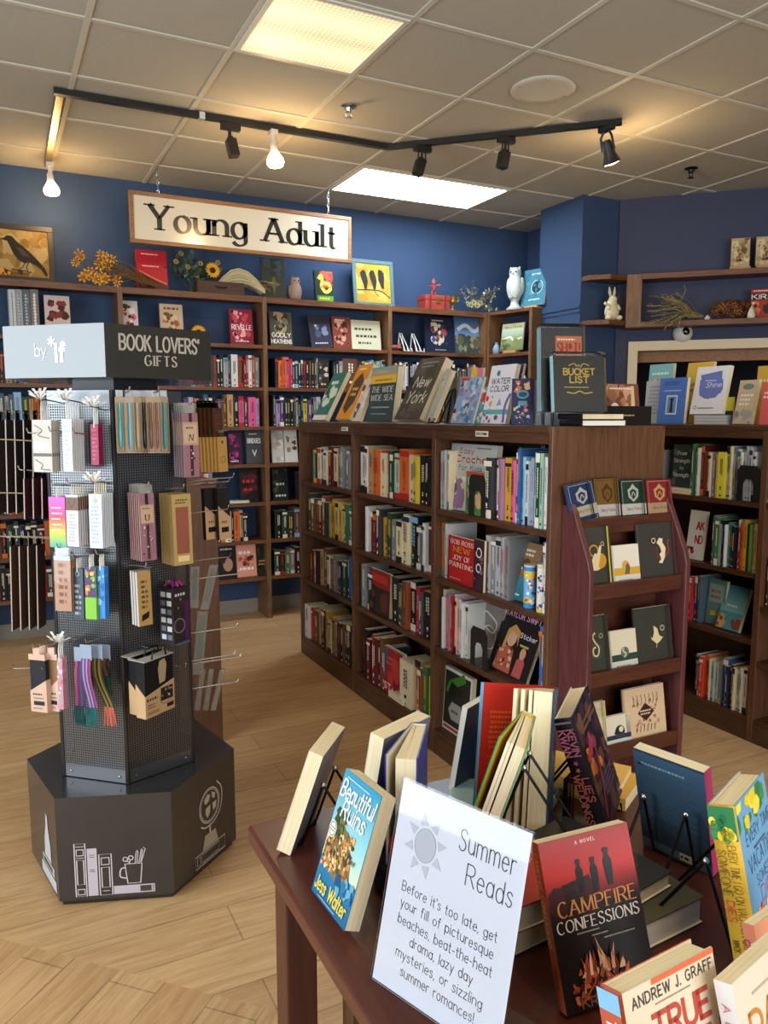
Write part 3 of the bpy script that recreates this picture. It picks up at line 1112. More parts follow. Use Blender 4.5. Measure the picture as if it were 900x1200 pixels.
m = M(MAHOG2); m.box((0.0225, -0.15, 0), (0.4575, -0.135, 0.1)); m.build('kick_board', t)

# diagonal wall shelf, and the stub on the pillar
t = thing('wall_shelf', 'long two-tier brown wall shelf above the pass-through opening', 'wall shelf', tuple(O45 + V((0, 0, 2.2))))
t.rotation_euler = (0, 0, R(-45))
def ws(x0, x1, f0, f1, z0, z1, name, mat=OAKW, bev=0.002):
    m = M(mat)
    m.box((x0, -f1, z0 - 2.2), (x1, -f0, z1 - 2.2))
    return m.build(name, t, bevel=bev)
ws(0.075, 0.185, 0.001, 0.2, 2.215, 2.605, 'end_board', OAKV)
ws(0.1855, 2.3, 0.001, 0.2, 2.565, 2.605, 'shelf')
ws(0.1855, 2.3, 0.001, 0.2, 2.215, 2.255, 'shelf')
ws(2.3005, 2.34, 0.001, 0.2, 2.215, 2.605, 'end_board', OAKV)
t = thing('pillar_shelf', 'short two-tier brown shelf on the blue pillar holding the rabbit figure', 'wall shelf', (4.06, 4.759, 2.2))
for z in (2.235, 2.565):
    m = M(OAKW)
    m.prism([(0.0, 0), (0.0, -0.09), (0.11, -0.19), (0.30, -0.19), (0.372, -0.115), (0.372, -0.0)], z - 2.2, z - 2.2 + 0.035)
    m.build('shelf', t, bevel=0.002)
m = M(OAKV); m.prism([(0.345, -0.15), (0.30, -0.19), (0.29, -0.19), (0.335, -0.145)], 0.07, 0.365); m.build('end_board', t)

# ------------------------------------------------------------------ shelf rows
BOOK_N = [0]
def shelf_row(spec, p0, d, length, h0, h1, where, group, seed, depth=(0.13, 0.16), setback=(0.012, 0.035), stuff=None):
    """spec: colour letters, optional thickness in cm after a letter, '_n' = gap of n cm, '^' before a letter = extra tall"""
    rnd = random.Random(seed)
    d = V(d)
    n = V((d.y, -d.x, 0))                   # towards the reader
    items = []
    for tok in spec.split():
        if tok[0] == '_':
            items.append((None, float(tok[1:]) / 100, 0)); continue
        big = tok[0] == '^'
        if big:
            tok = tok[1:]
        th = float(tok[1:]) / 100 if len(tok) > 1 else 0.017 + rnd.random() * 0.017
        items.append((CODE[tok[0]], th, big))
    tot = sum(i_[1] for i_ in items)
    k = length / tot
    s = 0
    idx = 0
    nb = sum(1 for i_ in items if i_[0])
    for name, th, big in items:
        th *= k
        if name is None:
            s += th; continue
        hh = h1 if big else h0 + (h1 - h0) * rnd.random() ** 1.2
        w_ = depth[0] + (depth[1] - depth[0]) * rnd.random()
        t_ = th - 0.0012
        base = vary(CNAME[name], rnd)
        ink = rgb(INK[name])
        if rnd.random() < 0.35:
            ink = rgb(CNAME[rnd.choice(['gold', 'white', 'yellow', 'red', 'sky blue', 'orange'])]) if INK[name][0] == 'e' else rgb(CNAME[rnd.choice(['navy', 'red', 'black', 'teal'])])
        hard = rnd.random() < 0.4
        mb = cover_mesh(w_, hh, t_, base, base, base, hard, PRINT)
        spine_art(mb, w_, hh, t_, ink, rnd, rnd.choice([0, 0, 1, 0, 3, 2]), lift=(min(0.006, t_ * 0.16) if hard else 0) * 0.5 + 0.0004)
        mb.set(PAGES)
        page_mesh(w_, hh, t_, hard, mb)
        sb = setback[0] + (setback[1] - setback[0]) * rnd.random()
        org = V(p0) + d * (s + th - 0.0006) - n * sb
        ang = math.atan2(-n.y, -n.x)
        if stuff is not None:
            q = Matrix.Translation(org) @ Matrix.Rotation(ang, 4, 'Z')
            stuff.T = q
            for f_, c_, mi in zip(mb.f, mb.c, mb.m):
                stuff.mat = mb.mats[mi]
                stuff.face([mb.v[v_] for v_ in f_], c_)
        else:
            o = mb.build('book')
            o.location = org
            o.rotation_euler = (0, 0, ang)
            thick = 'thin ' if t_ < 0.02 else ('thick ' if t_ > 0.036 else '')
            pos = ORD[idx] + ' from the left' if idx < nb - 1 or nb < 3 else 'rightmost spine'
            tag(o, '%s%s book, %s, %s' % (thick, name, pos, where), 'book', group)
        s += th
        idx += 1


AISLE = (0, -1, 0)
def island_row(bay, tier, spec, a, b, h0, h1, seed):
    """a, b: where the row starts and stops, in metres along the room's depth (far to near)"""
    shelf_row(spec, (IX + 0.004, a, IZ[3 - tier] + 0.0006), AISLE, a - b, h0, h1,
              '%s shelf of the island bookcase, %s bay' % (['top', 'second', 'third', 'bottom'][tier], ['near', 'middle', 'far'][bay]), 'island bookcase, %s bay, %s shelf' % (['near', 'middle', 'far'][bay], ['top', 'second', 'third', 'bottom'][tier]), seed)


island_row(2, 0, 't D E V E M M E R N A x A', 4.53, 3.945, 0.20, 0.235, 1)
island_row(1, 0, '^W5 W1.6 T O4.6 E D D n O5 E Y3 K K', 3.855, 3.06, 0.215, 0.25, 2)
island_row(2, 1, 'D N N M u D T Y E Y2.4 E g t', 4.62, 3.91, 0.20, 0.245, 3)
island_row(1, 1, 'R1.5 W M M K C G3.4 D3 A E E4 K4.2 A W1.5 M4', 3.79, 3.03, 0.20, 0.25, 4)
island_row(2, 2, 'M E2.6 K T N W2 u A x v D B g', 4.60, 3.91, 0.19, 0.24, 5)
island_row(1, 2, 'A E1.5 C K3 _9 K4 D N u K R2 x K4.5 W1.4', 3.82, 3.03, 0.20, 0.25, 6)
island_row(2, 3, 'W3.4 R2.2 N3.4 T4 K G E2.4 T A K N A K C', 4.69, 3.92, 0.20, 0.25, 7)
island_row(1, 3, 'K2.4 M R1.6 M N x _8 E6 T3 u g L2.8', 3.80, 3.03, 0.215, 0.27, 8)
island_row(0, 0, 'V1.6 V1.6 V1.6 V1.6 Y1.2 E1.5', 2.98, 2.90, 0.255, 0.262, 9)
island_row(0, 0, 'C3.6 W1.4 m2.8 G2.6 P1.8', 2.62, 2.43, 0.235, 0.25, 10)
island_row(0, 0, '^K1.6 ^B1.6 s1.5 W1.4 s1.4 I1.6 W1.2 D1.8 n1.5 W1.2 n1.2', 2.425, 2.215, 0.24, 0.285, 11)
island_row(0, 1, 'O1.4 g1.2 W1.2', 2.985, 2.935, 0.24, 0.25, 12)
island_row(0, 1, 'V3 A3 V3 V3 A3', 2.635, 2.455, 0.235, 0.245, 13)
island_row(0, 1, 'B1.8 t2 B1.6', 2.262, 2.205, 0.26, 0.275, 14)
island_row(0, 2, 'E1.4 W1.3 P1 W1.3 m1.3 R1 W1.3 h1.5 W1.3 p1 W1.5 W1.4', 2.97, 2.75, 0.235, 0.265, 15)
island_row(0, 2, 'B2.2 p2.2', 2.25, 2.205, 0.27, 0.275, 16)


def aisle_row(tier, spec, a, b, h0, h1, seed, z=None, place=None):
    shelf_row(spec, (RX + 0.004, a, (z if z else RZ[3 - tier]) + 0.0006), AISLE, a - b, h0, h1,
              place or '%s shelf of the bookcase at right' % (['top', 'second', 'third', 'bottom'][tier]), 'right bookcase, %s shelf' % (place or ['top', 'second', 'third', 'bottom'][tier]), seed)


aisle_row(0, 'A4 A3', 3.12, 3.06, 0.2, 0.24, 21)
aisle_row(0, 'g2 n2 W1.5 M2.2 u3 E2.2 A2.4 T1.5 L4.4 E2 E2 A1.4 W2.4 W2 V1.6 V1.8 V1.8 W1.8', 2.86, 2.475, 0.215, 0.262, 22)
aisle_row(1, 'x2.5 g3.4 V2.2 K1.6 W2 t2 D4 K1.8 W1.6 R2.4 O1.8 Y2.2 D1.4 l2.6 g2 m1.6 Y2.4', 2.70, 2.44, 0.2, 0.25, 23)
aisle_row(2, 'R1.5 P1.5 v1.8 x2', 2.83, 2.765, 0.21, 0.245, 24)
aisle_row(3, 'i2 u1.5 S2 O2.4 E1.6 V2.4 n1.8 A1.6 B2.8 v1.4 N2.4 E1.6 E2 W2 E2', 2.775, 2.455, 0.2, 0.245, 25)
aisle_row(3, 'N2 A2.6 E2 R1.6 T2 V3 g2', 2.39, 2.25, 0.2, 0.24, 26, 0.665, 'side bay shelf at the right picture edge')
aisle_row(0, 'E2 A2.4 n2 W2 N2', 2.39, 2.28, 0.2, 0.24, 27, 1.15, 'upper side bay shelf at the right picture edge')

# rows of spines along the back wall: far away and past counting
ST = M(PRINT)
def wall_row(k, zi, spec, a, b, h0, h1, seed):
    x0 = WX[k] + 0.02
    wdt = WX[k + 1] - WX[k] - 0.04
    shelf_row(spec, (x0 + wdt * a, WF + 0.004, WZ[zi] + 0.0006), (1, 0, 0), wdt * (b - a), h0, h1, '', '', seed, stuff=ST)
rr = random.Random(77)
PALW = 'K K K C v D N M x A p t u R W E B T n V s O'.split()
PALP = 'K K v p i x C P B V m D W p K R s'.split()
def mix(pal, n, *must):
    q = [rr.choice(pal) for _ in range(n)]
    for i_, s_ in enumerate(must):
        q[int((i_ + 0.5) * n / len(must))] = s_
    return ' '.join(q)
wall_row(3, 5, 'K v C s2.4 A O2 K x N K K V C W4 N M R1.6 W u A', 0.36, 0.98, 0.2, 0.235, 101)
wall_row(3, 4, 'B v W p V v C x x K p N T K P3 C P4 i', 0.30, 0.97, 0.2, 0.235, 102)
wall_row(3, 3, mix(PALP, 5), 0.38, 0.55, 0.2, 0.23, 103)
wall_row(3, 2, 'M R P2 W i2.5', 0.42, 0.60, 0.2, 0.235, 104)
wall_row(3, 1, 'E R u R N D t W4 K O3 T K', 0.44, 0.86, 0.2, 0.235, 105)
wall_row(4, 5, 'K O4 O3 P3 R K C K K M K C K C A', 0.06, 0.42, 0.2, 0.235, 106)
wall_row(4, 5, 'K K A3 N12 v Y3 W V s t n V', 0.53, 0.98, 0.2, 0.24, 107)
wall_row(4, 4, 'C i p3 K D K C n K v L3 p K A V C K N', 0.04, 0.5, 0.2, 0.235, 108)
wall_row(4, 3, mix(PALW, 12), 0.34, 0.98, 0.2, 0.235, 109)
wall_row(4, 2, 'C i W V A K N R', 0.24, 0.6, 0.2, 0.235, 110)
wall_row(4, 1, 'K D C N T O W K M R E u', 0.04, 0.6, 0.2, 0.235, 111)
wall_row(4, 0, 'D K g m2 K K p K C u Y N v', 0.03, 0.6, 0.17, 0.225, 112)
wall_row(5, 5, 'Y R N V W2 W A K V i K W C', 0.04, 0.34, 0.2, 0.24, 113)
wall_row(5, 5, 'K V W4 A K E C K K K C K C K K C K K C K A P W P K', 0.42, 0.985, 0.19, 0.235, 114)
wall_row(5, 4, mix(PALW, 32), 0.05, 0.97, 0.2, 0.235, 115)
wall_row(2, 5, 'E C A ' + mix(PALW, 20), 0.05, 0.95, 0.2, 0.235, 116)
for zi in range(0, 5):
    wall_row(2, zi, mix(PALW, 26), 0.04, 0.96, 0.19, 0.235, 120 + zi)
    wall_row(1, zi, mix(PALW, 18), 0.04, 0.96, 0.19, 0.235, 130 + zi)
wall_row(1, 5, mix(PALW, 18), 0.04, 0.96, 0.19, 0.235, 136)
ST.T = Matrix.Identity(4)
o = ST.build('book_rows')
o['kind'] = 'stuff'
tag(o, 'rows of upright book spines filling the far wall bookcases', 'books')

# ------------------------------------------------------------------ printed pictures on covers (all in fractions of the cover)
def paint(mb, pl, w_, h_, ops, seed=1):
    rnd = random.Random(seed)
    k = 1.0
    for op in ops:
        a, q = op[0], op[1:]
        k += 0.25
        if a == 'g':
            rect(mb, pl, q[0] * w_, q[1] * h_, q[2] * w_, q[3] * h_, q[4], k, q[5])
        elif a == 'r':
            rect(mb, pl, q[0] * w_, q[1] * h_, q[2] * w_, q[3] * h_, q[4], k)
        elif a == 't':
            s, x, y, size, c = q[:5]
            o = q[5] if len(q) > 5 else {}
            o = dict(o)
            if 'fit' in o:
                o['fit'] *= w_
            o.setdefault('align', 'c')
            text(mb, pl, s, x * w_, y * h_, size * h_, c, k=k, **o)
        elif a == 'm':
            marks(mb, pl, q[0] * w_, q[1] * h_, q[2] * w_, q[3] * h_, q[4], rnd, q[5] if len(q) > 5 else 1, k, 0.5)
        elif a == 'd':
            disc(mb, pl, q[0] * w_, q[1] * h_, q[2] * w_, q[3], (q[4] * w_ if len(q) > 4 else None), k)
        elif a == 'o':
            ring(mb, pl, q[0] * w_, q[1] * h_, q[2] * w_, q[3] * w_, q[4], k=k)
        elif a == 'b':
            for _ in range(q[0]):
                x, y = q[1] + (q[3] - q[1]) * rnd.random(), q[2] + (q[4] - q[2]) * rnd.random()
                r = q[6] * (0.5 + rnd.random())
                n = rnd.choice([4, 5, 6, 7])
                a0 = rnd.random() * 6
                pts = [((x * w_ + r * w_ * (0.6 + 0.6 * rnd.random()) * math.cos(2 * PI * i / n + a0)), (y * h_ + r * w_ * (0.6 + 0.6 * rnd.random()) * math.sin(2 * PI * i / n + a0))) for i in range(n)]
                pts = [(min(max(px, 0.002), w_ - 0.002), min(max(py, 0.002), h_ - 0.002)) for px, py in pts]
                k += 0.02
                shape(mb, pl, pts, rnd.choice(q[5]), k)
        elif a == 'p':
            shape(mb, pl, [(x * w_, y * h_) for x, y in q[0]], q[1], k)
        elif a == 'l':
            ribbon(mb, pl, smooth([(x * w_, y * h_) for x, y in q[0]], 4) if len(q[0]) > 2 else [(x * w_, y * h_) for x, y in q[0]], q[1] * w_, rgb(q[2]), k)


def face_book(loc, d, w_, h_, t_, lean, front, ops, label, group=None, hard=False, spine=None, back=None, name='book', cat='book', roll=0.0, mat=None, seed=1, centre=True, extra=None, pages=True):
    """a book shown cover-out; loc = where its bottom front edge stands, d = the reader's right"""
    d = V(d).normalized()
    rz = math.atan2(d.y, d.x)
    n = V((d.y, -d.x, 0))
    org = V(loc) - (d * w_ / 2 if centre else V((0, 0, 0))) + V((0, 0, t_ * math.sin(lean) + 0.0006))
    e = thing(name, label, cat, org, (-lean, roll, rz), group)
    mb = cover_mesh(w_, h_, t_, front, spine, back, hard, mat or GLOSS)
    paint(mb, Plane((0, 0, 0), (1, 0, 0), (0, 0, 1)), w_, h_, ops, seed)
    if extra:
        extra(mb, w_, h_, t_)
    mb.build('cover', e)
    if pages:
        page_mesh(w_, h_, t_, hard).build('page_block', e)
    return e


def T(s, x, y, size, c, style='mono', wd=0.13, **k):
    return ('t', s, x, y, size, c, dict(style=style, wd=wd, **k))


GRP_WALL = 'cover-out books on the back wall case'


def wall_face(px0, px1, py_top, zi, front, ops, label, lean=0.14, hard=False, y=0.06, d=(1, 0, 0), t_=0.025, **kw):
    """stands on a shelf of the back wall case"""
    z = WZ[zi]
    pm = (px0 + px1) / 2
    yy = WF + y
    a = at(px0, py_top + 10, 'y', yy); b = at(px1, py_top + 10, 'y', yy); tp = at(pm, py_top, 'y', yy + 0.03)
    return face_book(((a.x + b.x) / 2, yy, z), d, b.x - a.x, (tp.z - z) / math.cos(lean), t_, lean, front, ops, label, GRP_WALL, hard, **kw)


# second tier of the wall case
for k, (a, b, c) in enumerate(((10, 18, 'b9bcbc'), (18.5, 26, '8f9698'), (26.5, 35, '4e5a63'), (35.5, 45, '6d6862'))):
    wall_face(a, b, 340, 6, c, [('m', 0.3, 0.1, 0.7, 0.9, 'e0dcd0', 12), ('r', 0.42, 0.08, 0.58, 0.92, '%s' % ('d8d3c0' if k == 3 else '777c80'))],
              'grey slipcased volume, %s of four at far left of the second shelf' % ['first', 'second', 'third', 'last'][k], lean=0.0, hard=True, t_=0.12)
wall_face(52, 82, 347, 6, 'cbb5ae', [('b', 26, 0.2, 0.4, 0.8, 0.9, ['5f2b26', '7c3a30', '4a2724'], 0.12), ('m', 0.15, 0.08, 0.85, 0.22, '7a2f28', 2)], 'pale pink book with a dark flower cloud, right of the grey slipcase')
wall_face(142, 162, 353, 6, 'c9c2c4', [('b', 16, 0.1, 0.2, 0.9, 0.9, ['a51f3a', 'd7687f', '2a2630', 'e8e4e2'], 0.16), ('m', 0.1, 0.05, 0.9, 0.16, 'a51f3a')], 'white book with red and black figures, beside the shelf upright')
wall_face(188, 215, 357, 6, 'b8a48c', [('b', 24, 0.15, 0.15, 0.85, 0.75, ['8d4a2c', 'b76a3a', '5e3a24', 'd0b48c'], 0.12), ('m', 0.15, 0.82, 0.85, 0.94, '5e3a24')], 'tan book with rust blossom pattern, left of the small sunflower')
wall_face(270, 297, 363, 6, '8a2338', [('b', 34, 0.1, 0.1, 0.9, 0.95, ['c6475c', '35151f', 'e6a8a4', 'b5304a'], 0.1), T('REVELLE', 0.5, 0.42, 0.13, 'f0dede', wd=0.16, fit=0.84), ('m', 0.2, 0.06, 0.8, 0.12, 'f0dede')], 'crimson book with white title, nearest left of the tall upright')
wall_face(317, 343, 366, 6, '4d4a40', [('b', 22, 0.25, 0.4, 0.85, 0.95, ['6d6a55', '37352c', 'a3906a', '2b2a26'], 0.15), T('GODLY', 0.5, 0.26, 0.12, 'ece8dc', wd=0.18, fit=0.84), T('HEATHENS', 0.5, 0.08, 0.11, 'ece8dc', wd=0.18, fit=0.9)], 'olive book titled in bold white capitals, right of the tall upright')
wall_face(365, 390, 371, 6, '2a2c3e', [('b', 10, 0.3, 0.3, 0.8, 0.7, ['cfd2de', '8088a8', '4a5070'], 0.12), ('m', 0.2, 0.08, 0.8, 0.16, 'cfd2de')], 'dark indigo book with a pale creature, tilted left', roll=-0.06, lean=0.2)
wall_face(391, 412, 372, 6, '7e3a30', [('b', 22, 0.1, 0.15, 0.9, 0.9, ['b5604a', '48221e', 'd09a80', '2c1a1a'], 0.14), ('m', 0.15, 0.86, 0.85, 0.94, 'e8d8c8')], 'red-brown book between the indigo book and the cream plaque')
wall_face(413, 447, 376, 6, 'cbc6a8', [('m', 0.1, 0.62, 0.9, 0.78, '4a4638', 1), ('m', 0.14, 0.38, 0.86, 0.54, '4a4638', 1), ('m', 0.2, 0.16, 0.8, 0.3, '4a4638', 1)], 'cream printed plaque with three dark text lines', t_=0.012, name='plaque', cat='plaque', pages=False)
wall_face(500, 533, 372, 6, '20253a', [('b', 22, 0.2, 0.25, 0.8, 0.8, ['a34a3c', '3d4a7c', 'd0c8a8', '55304a'], 0.1), ('m', 0.25, 0.86, 0.75, 0.93, 'd0c8a8'), ('m', 0.3, 0.06, 0.7, 0.1, 'd0c8a8')], 'dark navy book with small red emblem, left of the blue landscape book', hard=True)
wall_face(535, 567, 369, 6, '3c4652', [('g', 0, 0.45, 1, 1, '6a93bd', '2e4a6d'), ('b', 26, 0.05, 0.05, 0.95, 0.45, ['5a5a44', '7d7a55', '3a4438', '8f8a6a'], 0.12), ('l', [(0.1, 0.6), (0.4, 0.72), (0.7, 0.58), (0.95, 0.7)], 0.12, 'cfe0ee')], 'large book with a blue dusk landscape cover on a white stand', hard=True)
# cover-out books lower down
wall_face(373, 386, 421, 5, '26292b', [('b', 12, 0.15, 0.2, 0.85, 0.9, ['b5384e', 'd8b8a0', '4a4a4a'], 0.16), ('m', 0.2, 0.08, 0.8, 0.2, 'd8c070')], 'black book with a pink and gold figure among upright spines', y=0.02, lean=0.05)
wall_face(289, 308, 505, 3, '46474c', [T('BRIDGES', 0.5, 0.62, 0.13, 'e4e2dc', wd=0.18, fit=0.8), ('p', [(0.35, 0.4), (0.5, 0.2), (0.65, 0.4), (0.6, 0.42), (0.5, 0.3), (0.4, 0.42)], 'd8d6d0'), ('m', 0.2, 0.86, 0.8, 0.92, 'd8d6d0')], 'charcoal book with white capitals and an arrow mark, fifth shelf', y=0.04)
wall_face(268, 284, 506, 3, '3a1a34', [('b', 22, 0.1, 0.1, 0.9, 0.9, ['7c1f5e', '2a1030', 'a83a78', '50204a'], 0.16), ('m', 0.1, 0.04, 0.9, 0.12, 'e0d8e0')], 'purple and magenta book beside the charcoal book', y=0.04)
wall_face(319, 333, 503, 3, 'cdc9c4', [('b', 8, 0.1, 0.1, 0.9, 0.9, ['e4e2de', 'b0aca6'], 0.3)], 'plain pale grey book, first on the shelf right of the upright', y=0.04)
wall_face(334, 349, 503, 3, 'd8d5cf', [('b', 10, 0.2, 0.2, 0.9, 0.8, ['2c2c2c', '4a4a4a', '8a8a8a'], 0.14)], 'white book with a black horse-like smudge, next to the plain grey one', y=0.04)
wall_face(281, 303, 548, 2, '1f1b1d', [('b', 22, 0.15, 0.15, 0.85, 0.85, ['401a20', '5e1e28', '2a2022'], 0.16), ('m', 0.15, 0.5, 0.85, 0.68, 'b8323a'), ('m', 0.2, 0.28, 0.8, 0.42, 'b8323a')], 'black book with blood-red lettering above a turquoise book', y=0.04)
wall_face(320, 338, 548, 2, '232825', [('b', 14, 0.1, 0.3, 0.9, 0.95, ['3a423a', '181c1a', '4c5448'], 0.2), ('m', 0.2, 0.42, 0.8, 0.56, 'cfcfc0', 1), ('m', 0.15, 0.08, 0.85, 0.2, 'cfcfc0')], 'dark green-black book with pale lettering right of the upright', y=0.04)
wall_face(257, 276, 640, 0, '1c1a1c', [('d', 0.55, 0.42, 0.3, 'b98a72', 0.42), ('b', 14, 0.2, 0.55, 0.9, 0.95, ['2a1c1a', '181416', '3a2520'], 0.2), ('m', 0.1, 0.84, 0.9, 0.94, 'd0ccc6')], 'black book with a portrait face on its cover, bottom shelf', y=0.04)
wall_face(278, 301, 638, 0, 'd98c78', [('r', 0.04, 0.03, 0.96, 0.97, 'e09a84'), ('m', 0.1, 0.66, 0.9, 0.82, 'f6ede2', 1), ('b', 14, 0.15, 0.35, 0.85, 0.6, ['a8483c', '58282a', 'c8705c'], 0.11), ('m', 0.1, 0.18, 0.9, 0.32, 'f6ede2', 1)], 'salmon pink book with cream title, bottom shelf by the upright', y=0.04)
wall_face(302, 313, 637, 0, '27271f', [('b', 9, 0.1, 0.2, 0.9, 0.9, ['3a3a2c', '1a1a16'], 0.25), ('m', 0.1, 0.3, 0.9, 0.5, 'b09a50', 2)], 'black book with dull gold lettering, bottom shelf against the upright', y=0.04)
# turquoise book lying flat
o = face_book((1.62, WF + 0.012, WZ[2] + 0.0), (1, 0, 0), 0.2, 0.13, 0.018, 0, '7cc4c4', [], 'turquoise book lying flat beneath the black red-lettered book', GRP_WALL)
o.rotation_euler = (-PI / 2, 0, 0); o.location = (1.50, WF + 0.004, WZ[2] + 0.0192)

# top of the wall case
ZT = WZ[-1]
wall_face(161, 196, 294, 7, 'b32432', [('m', 0.14, 0.86, 0.86, 0.92, 'f0c8c0'), ('m', 0.14, 0.56, 0.86, 0.62, 'f0c8c0'), ('p', [(0.02, 0.02), (0.98, 0.02), (0.98, 0.14), (0.1, 0.46), (0.02, 0.46)], '54201f'), ('l', [(0.06, 0.46), (0.5, 0.3), (0.97, 0.16)], 0.06, 'd86858')], 'bright red hardcover with pink title lines on top of the wall case', hard=True, t_=0.04, y=0.08)
wall_face(308, 335, 303, 7, '3e423a', [('p', [(0.5, 0.62), (0.58, 0.42), (0.8, 0.36), (0.58, 0.3), (0.5, 0.1), (0.42, 0.3), (0.2, 0.36), (0.42, 0.42)], '6c6c44'), ('b', 8, 0.2, 0.6, 0.8, 0.95, ['4c5048', '343830'], 0.2)], 'dull dark green book with a star shape, left of the owl figure', hard=True, y=0.08)
wall_face(370, 392, 318, 7, '20301f', [('b', 10, 0.4, 0.55, 0.95, 0.95, ['b0382e', 'd05a3a'], 0.2), ('l', [(0.2, 0.72), (0.35, 0.85), (0.4, 0.65), (0.35, 0.5), (0.55, 0.32), (0.8, 0.42), (0.72, 0.6), (0.5, 0.58)], 0.17, 'e8cf4a'), ('m', 0.3, 0.44, 0.95, 0.52, 'c83a2c'), ('r', 0.1, 0.03, 0.95, 0.2, '5d9a3c'), ('m', 0.15, 0.06, 0.9, 0.17, 'e8cf4a')], 'dark green book with a yellow pelican cover, right of the owl figure', hard=True, y=0.08)


def picture(px0, px1, py0, zi, bars, label, paper, draw, lean=0.12, bw=0.03):
    z = WZ[zi]
    yy = WF + 0.10
    a = at(px0, py0 + 20, 'y', yy); b = at(px1, py0 + 20, 'y', yy); tp = at((px0 + px1) / 2, py0, 'y', yy + 0.03)
    w_, h_ = b.x - a.x, (tp.z - z) / math.cos(lean)
    e = thing('framed_picture', label, 'picture', (a.x, yy, z + 0.018 * math.sin(lean) + 0.001), (-lean, 0, 0))
    m = M(bars)
    m.box((0, 0, 0), (w_, 0.018, bw)); m.box((0, 0, h_ - bw), (w_, 0.018, h_)); m.box((0, 0, bw), (bw, 0.018, h_ - bw)); m.box((w_ - bw, 0, bw), (w_, 0.018, h_ - bw))
    m.build('frame', e, bevel=0.003)
    m = M(MATTE)
    m.set(c=paper)
    m.box((bw, 0.007, bw), (w_ - bw, 0.015, h_ - bw))
    pl = Plane((bw, 0.0065, bw), (1, 0, 0), (0, 0, 1))
    draw(m, pl, w_ - 2 * bw, h_ - 2 * bw)
    m.build('picture_panel', e)
    return e


CROW = [(0.10, 0.77), (0.18, 0.80), (0.24, 0.86), (0.33, 0.85), (0.42, 0.74), (0.56, 0.62), (0.68, 0.50), (0.80, 0.36), (0.92, 0.20), (0.97, 0.05), (0.93, 0.04), (0.84, 0.18),
        (0.74, 0.26), (0.62, 0.32), (0.55, 0.28), (0.44, 0.34), (0.34, 0.48), (0.28, 0.64), (0.24, 0.74)]


def crow_art(m, pl, w_, h_):
    paint(m, pl, w_, h_, [('b', 40, 0.0, 0.15, 1, 1, ['836a36', '93794a', '765a28', '988458'], 0.16), ('r', 0.02, 0.02, 0.62, 0.09, '6a4a1c'), ('b', 9, 0.02, 0.03, 0.6, 0.1, ['c8862c', '3a2a14'], 0.05)], 5)
    shape(m, pl, [(x * w_, y * h_) for x, y in CROW[:9]] + [(x * w_, y * h_) for x, y in CROW[9:]], '211c19', 6)
    shape(m, pl, [(0.40 * w_, 0.62 * h_), (0.5 * w_, 0.6 * h_), (0.66 * w_, 0.42 * h_), (0.5 * w_, 0.44 * h_)], '3c332d', 6.5)
    for q in (((0.55, 0.3), (0.5, 0.2), (0.42, 0.13)), ((0.62, 0.32), (0.57, 0.2), (0.6, 0.1))):
        ribbon(m, pl, [(x * w_, y * h_) for x, y in q], 0.018 * w_, rgb('211c19'), 6)
    ribbon(m, pl, [(0.3 * w_, 0.13 * h_), (0.55 * w_, 0.12 * h_), (0.66 * w_, 0.09 * h_)], 0.02 * w_, rgb('2b2119'), 6)


picture(-14, 63, 263, 7, plain('black_frame', '2a2521', 0.5), 'dark framed picture of a raven on a gold ground, top left', '836a36', crow_art, bw=0.035)


def birds_art(m, pl, w_, h_):
    paint(m, pl, w_, h_, [('b', 26, 0, 0.1, 1, 1, ['b38f2e', 'c0a04a', 'a58026'], 0.2)], 6)
    for (ox, oy, fl) in ((0.1, 0.32, 1), (0.36, 0.33, 1), (0.64, 0.36, -1)):
        q = [(0.02, 0.42), (0.08, 0.5), (0.16, 0.5), (0.2, 0.4), (0.24, 0.22), (0.2, 0.02), (0.14, 0.0), (0.1, 0.14), (0.05, 0.28)]
        if fl < 0:
            q = [(0.26 - x, y) for x, y in q][::-1]
            q = [(x + (0.5 - y) * 0.25 - 0.08, y) for x, y in q]
        shape(m, pl, [((x + ox) * w_, (y + oy) * h_) for x, y in q], '2a2622', 5)
    ribbon(m, pl, smooth([(0.02 * w_, 0.3 * h_), (0.4 * w_, 0.32 * h_), (0.72 * w_, 0.3 * h_), (0.97 * w_, 0.14 * h_)], 4), 0.03 * w_, rgb('3a2e22'), 5)
    ribbon(m, pl, [(0.5 * w_, 0.31 * h_), (0.66 * w_, 0.16 * h_)], 0.018 * w_, rgb('3a2e22'), 5)


picture(415, 463, 305, 7, plain('teal_frame', '4a6465', 0.6, noise=0.25, scale=25), 'teal framed picture of three blackbirds on yellow, right of the sign', 'b38f2e', birds_art, bw=0.03)


def top_at(px, py=340, dy=0.12, z=None):
    p = at(px, py, 'y', WF + dy)
    return V((p.x, WF + dy, (ZT if z is None else z) + 0.0005))


def leaf(m, p, d, l, wd, c, curl=0.25):
    d = V(d).normalized()
    s = d.cross(V((0, 0, 1)))
    s = s.normalized() if s.length > 1e-3 else V((1, 0, 0))
    n = s.cross(d)
    p = V(p)
    a, b, e = p + d * l * 0.45 + s * wd / 2 + n * l * curl * 0.4, p + d * l * 0.45 - s * wd / 2 + n * l * curl * 0.4, p + d * l
    mid = p + d * l * 0.5 + n * l * curl * 0.2
    m.face([p, mid, a], rgb(c)); m.face([p, b, mid], rgb(c)); m.face([a, mid, e], rgb(c)); m.face([mid, b, e], rgb(c))


def rdir(rnd, up=0.2, bias=(0, 0, 0)):
    while True:
        v_ = V((rnd.uniform(-1, 1), rnd.uniform(-1, 1), rnd.uniform(-1, 1)))
        if 0.1 < v_.length < 1:
            v_ = v_.normalized() + V(bias) + V((0, 0, up))
            return v_.normalized()


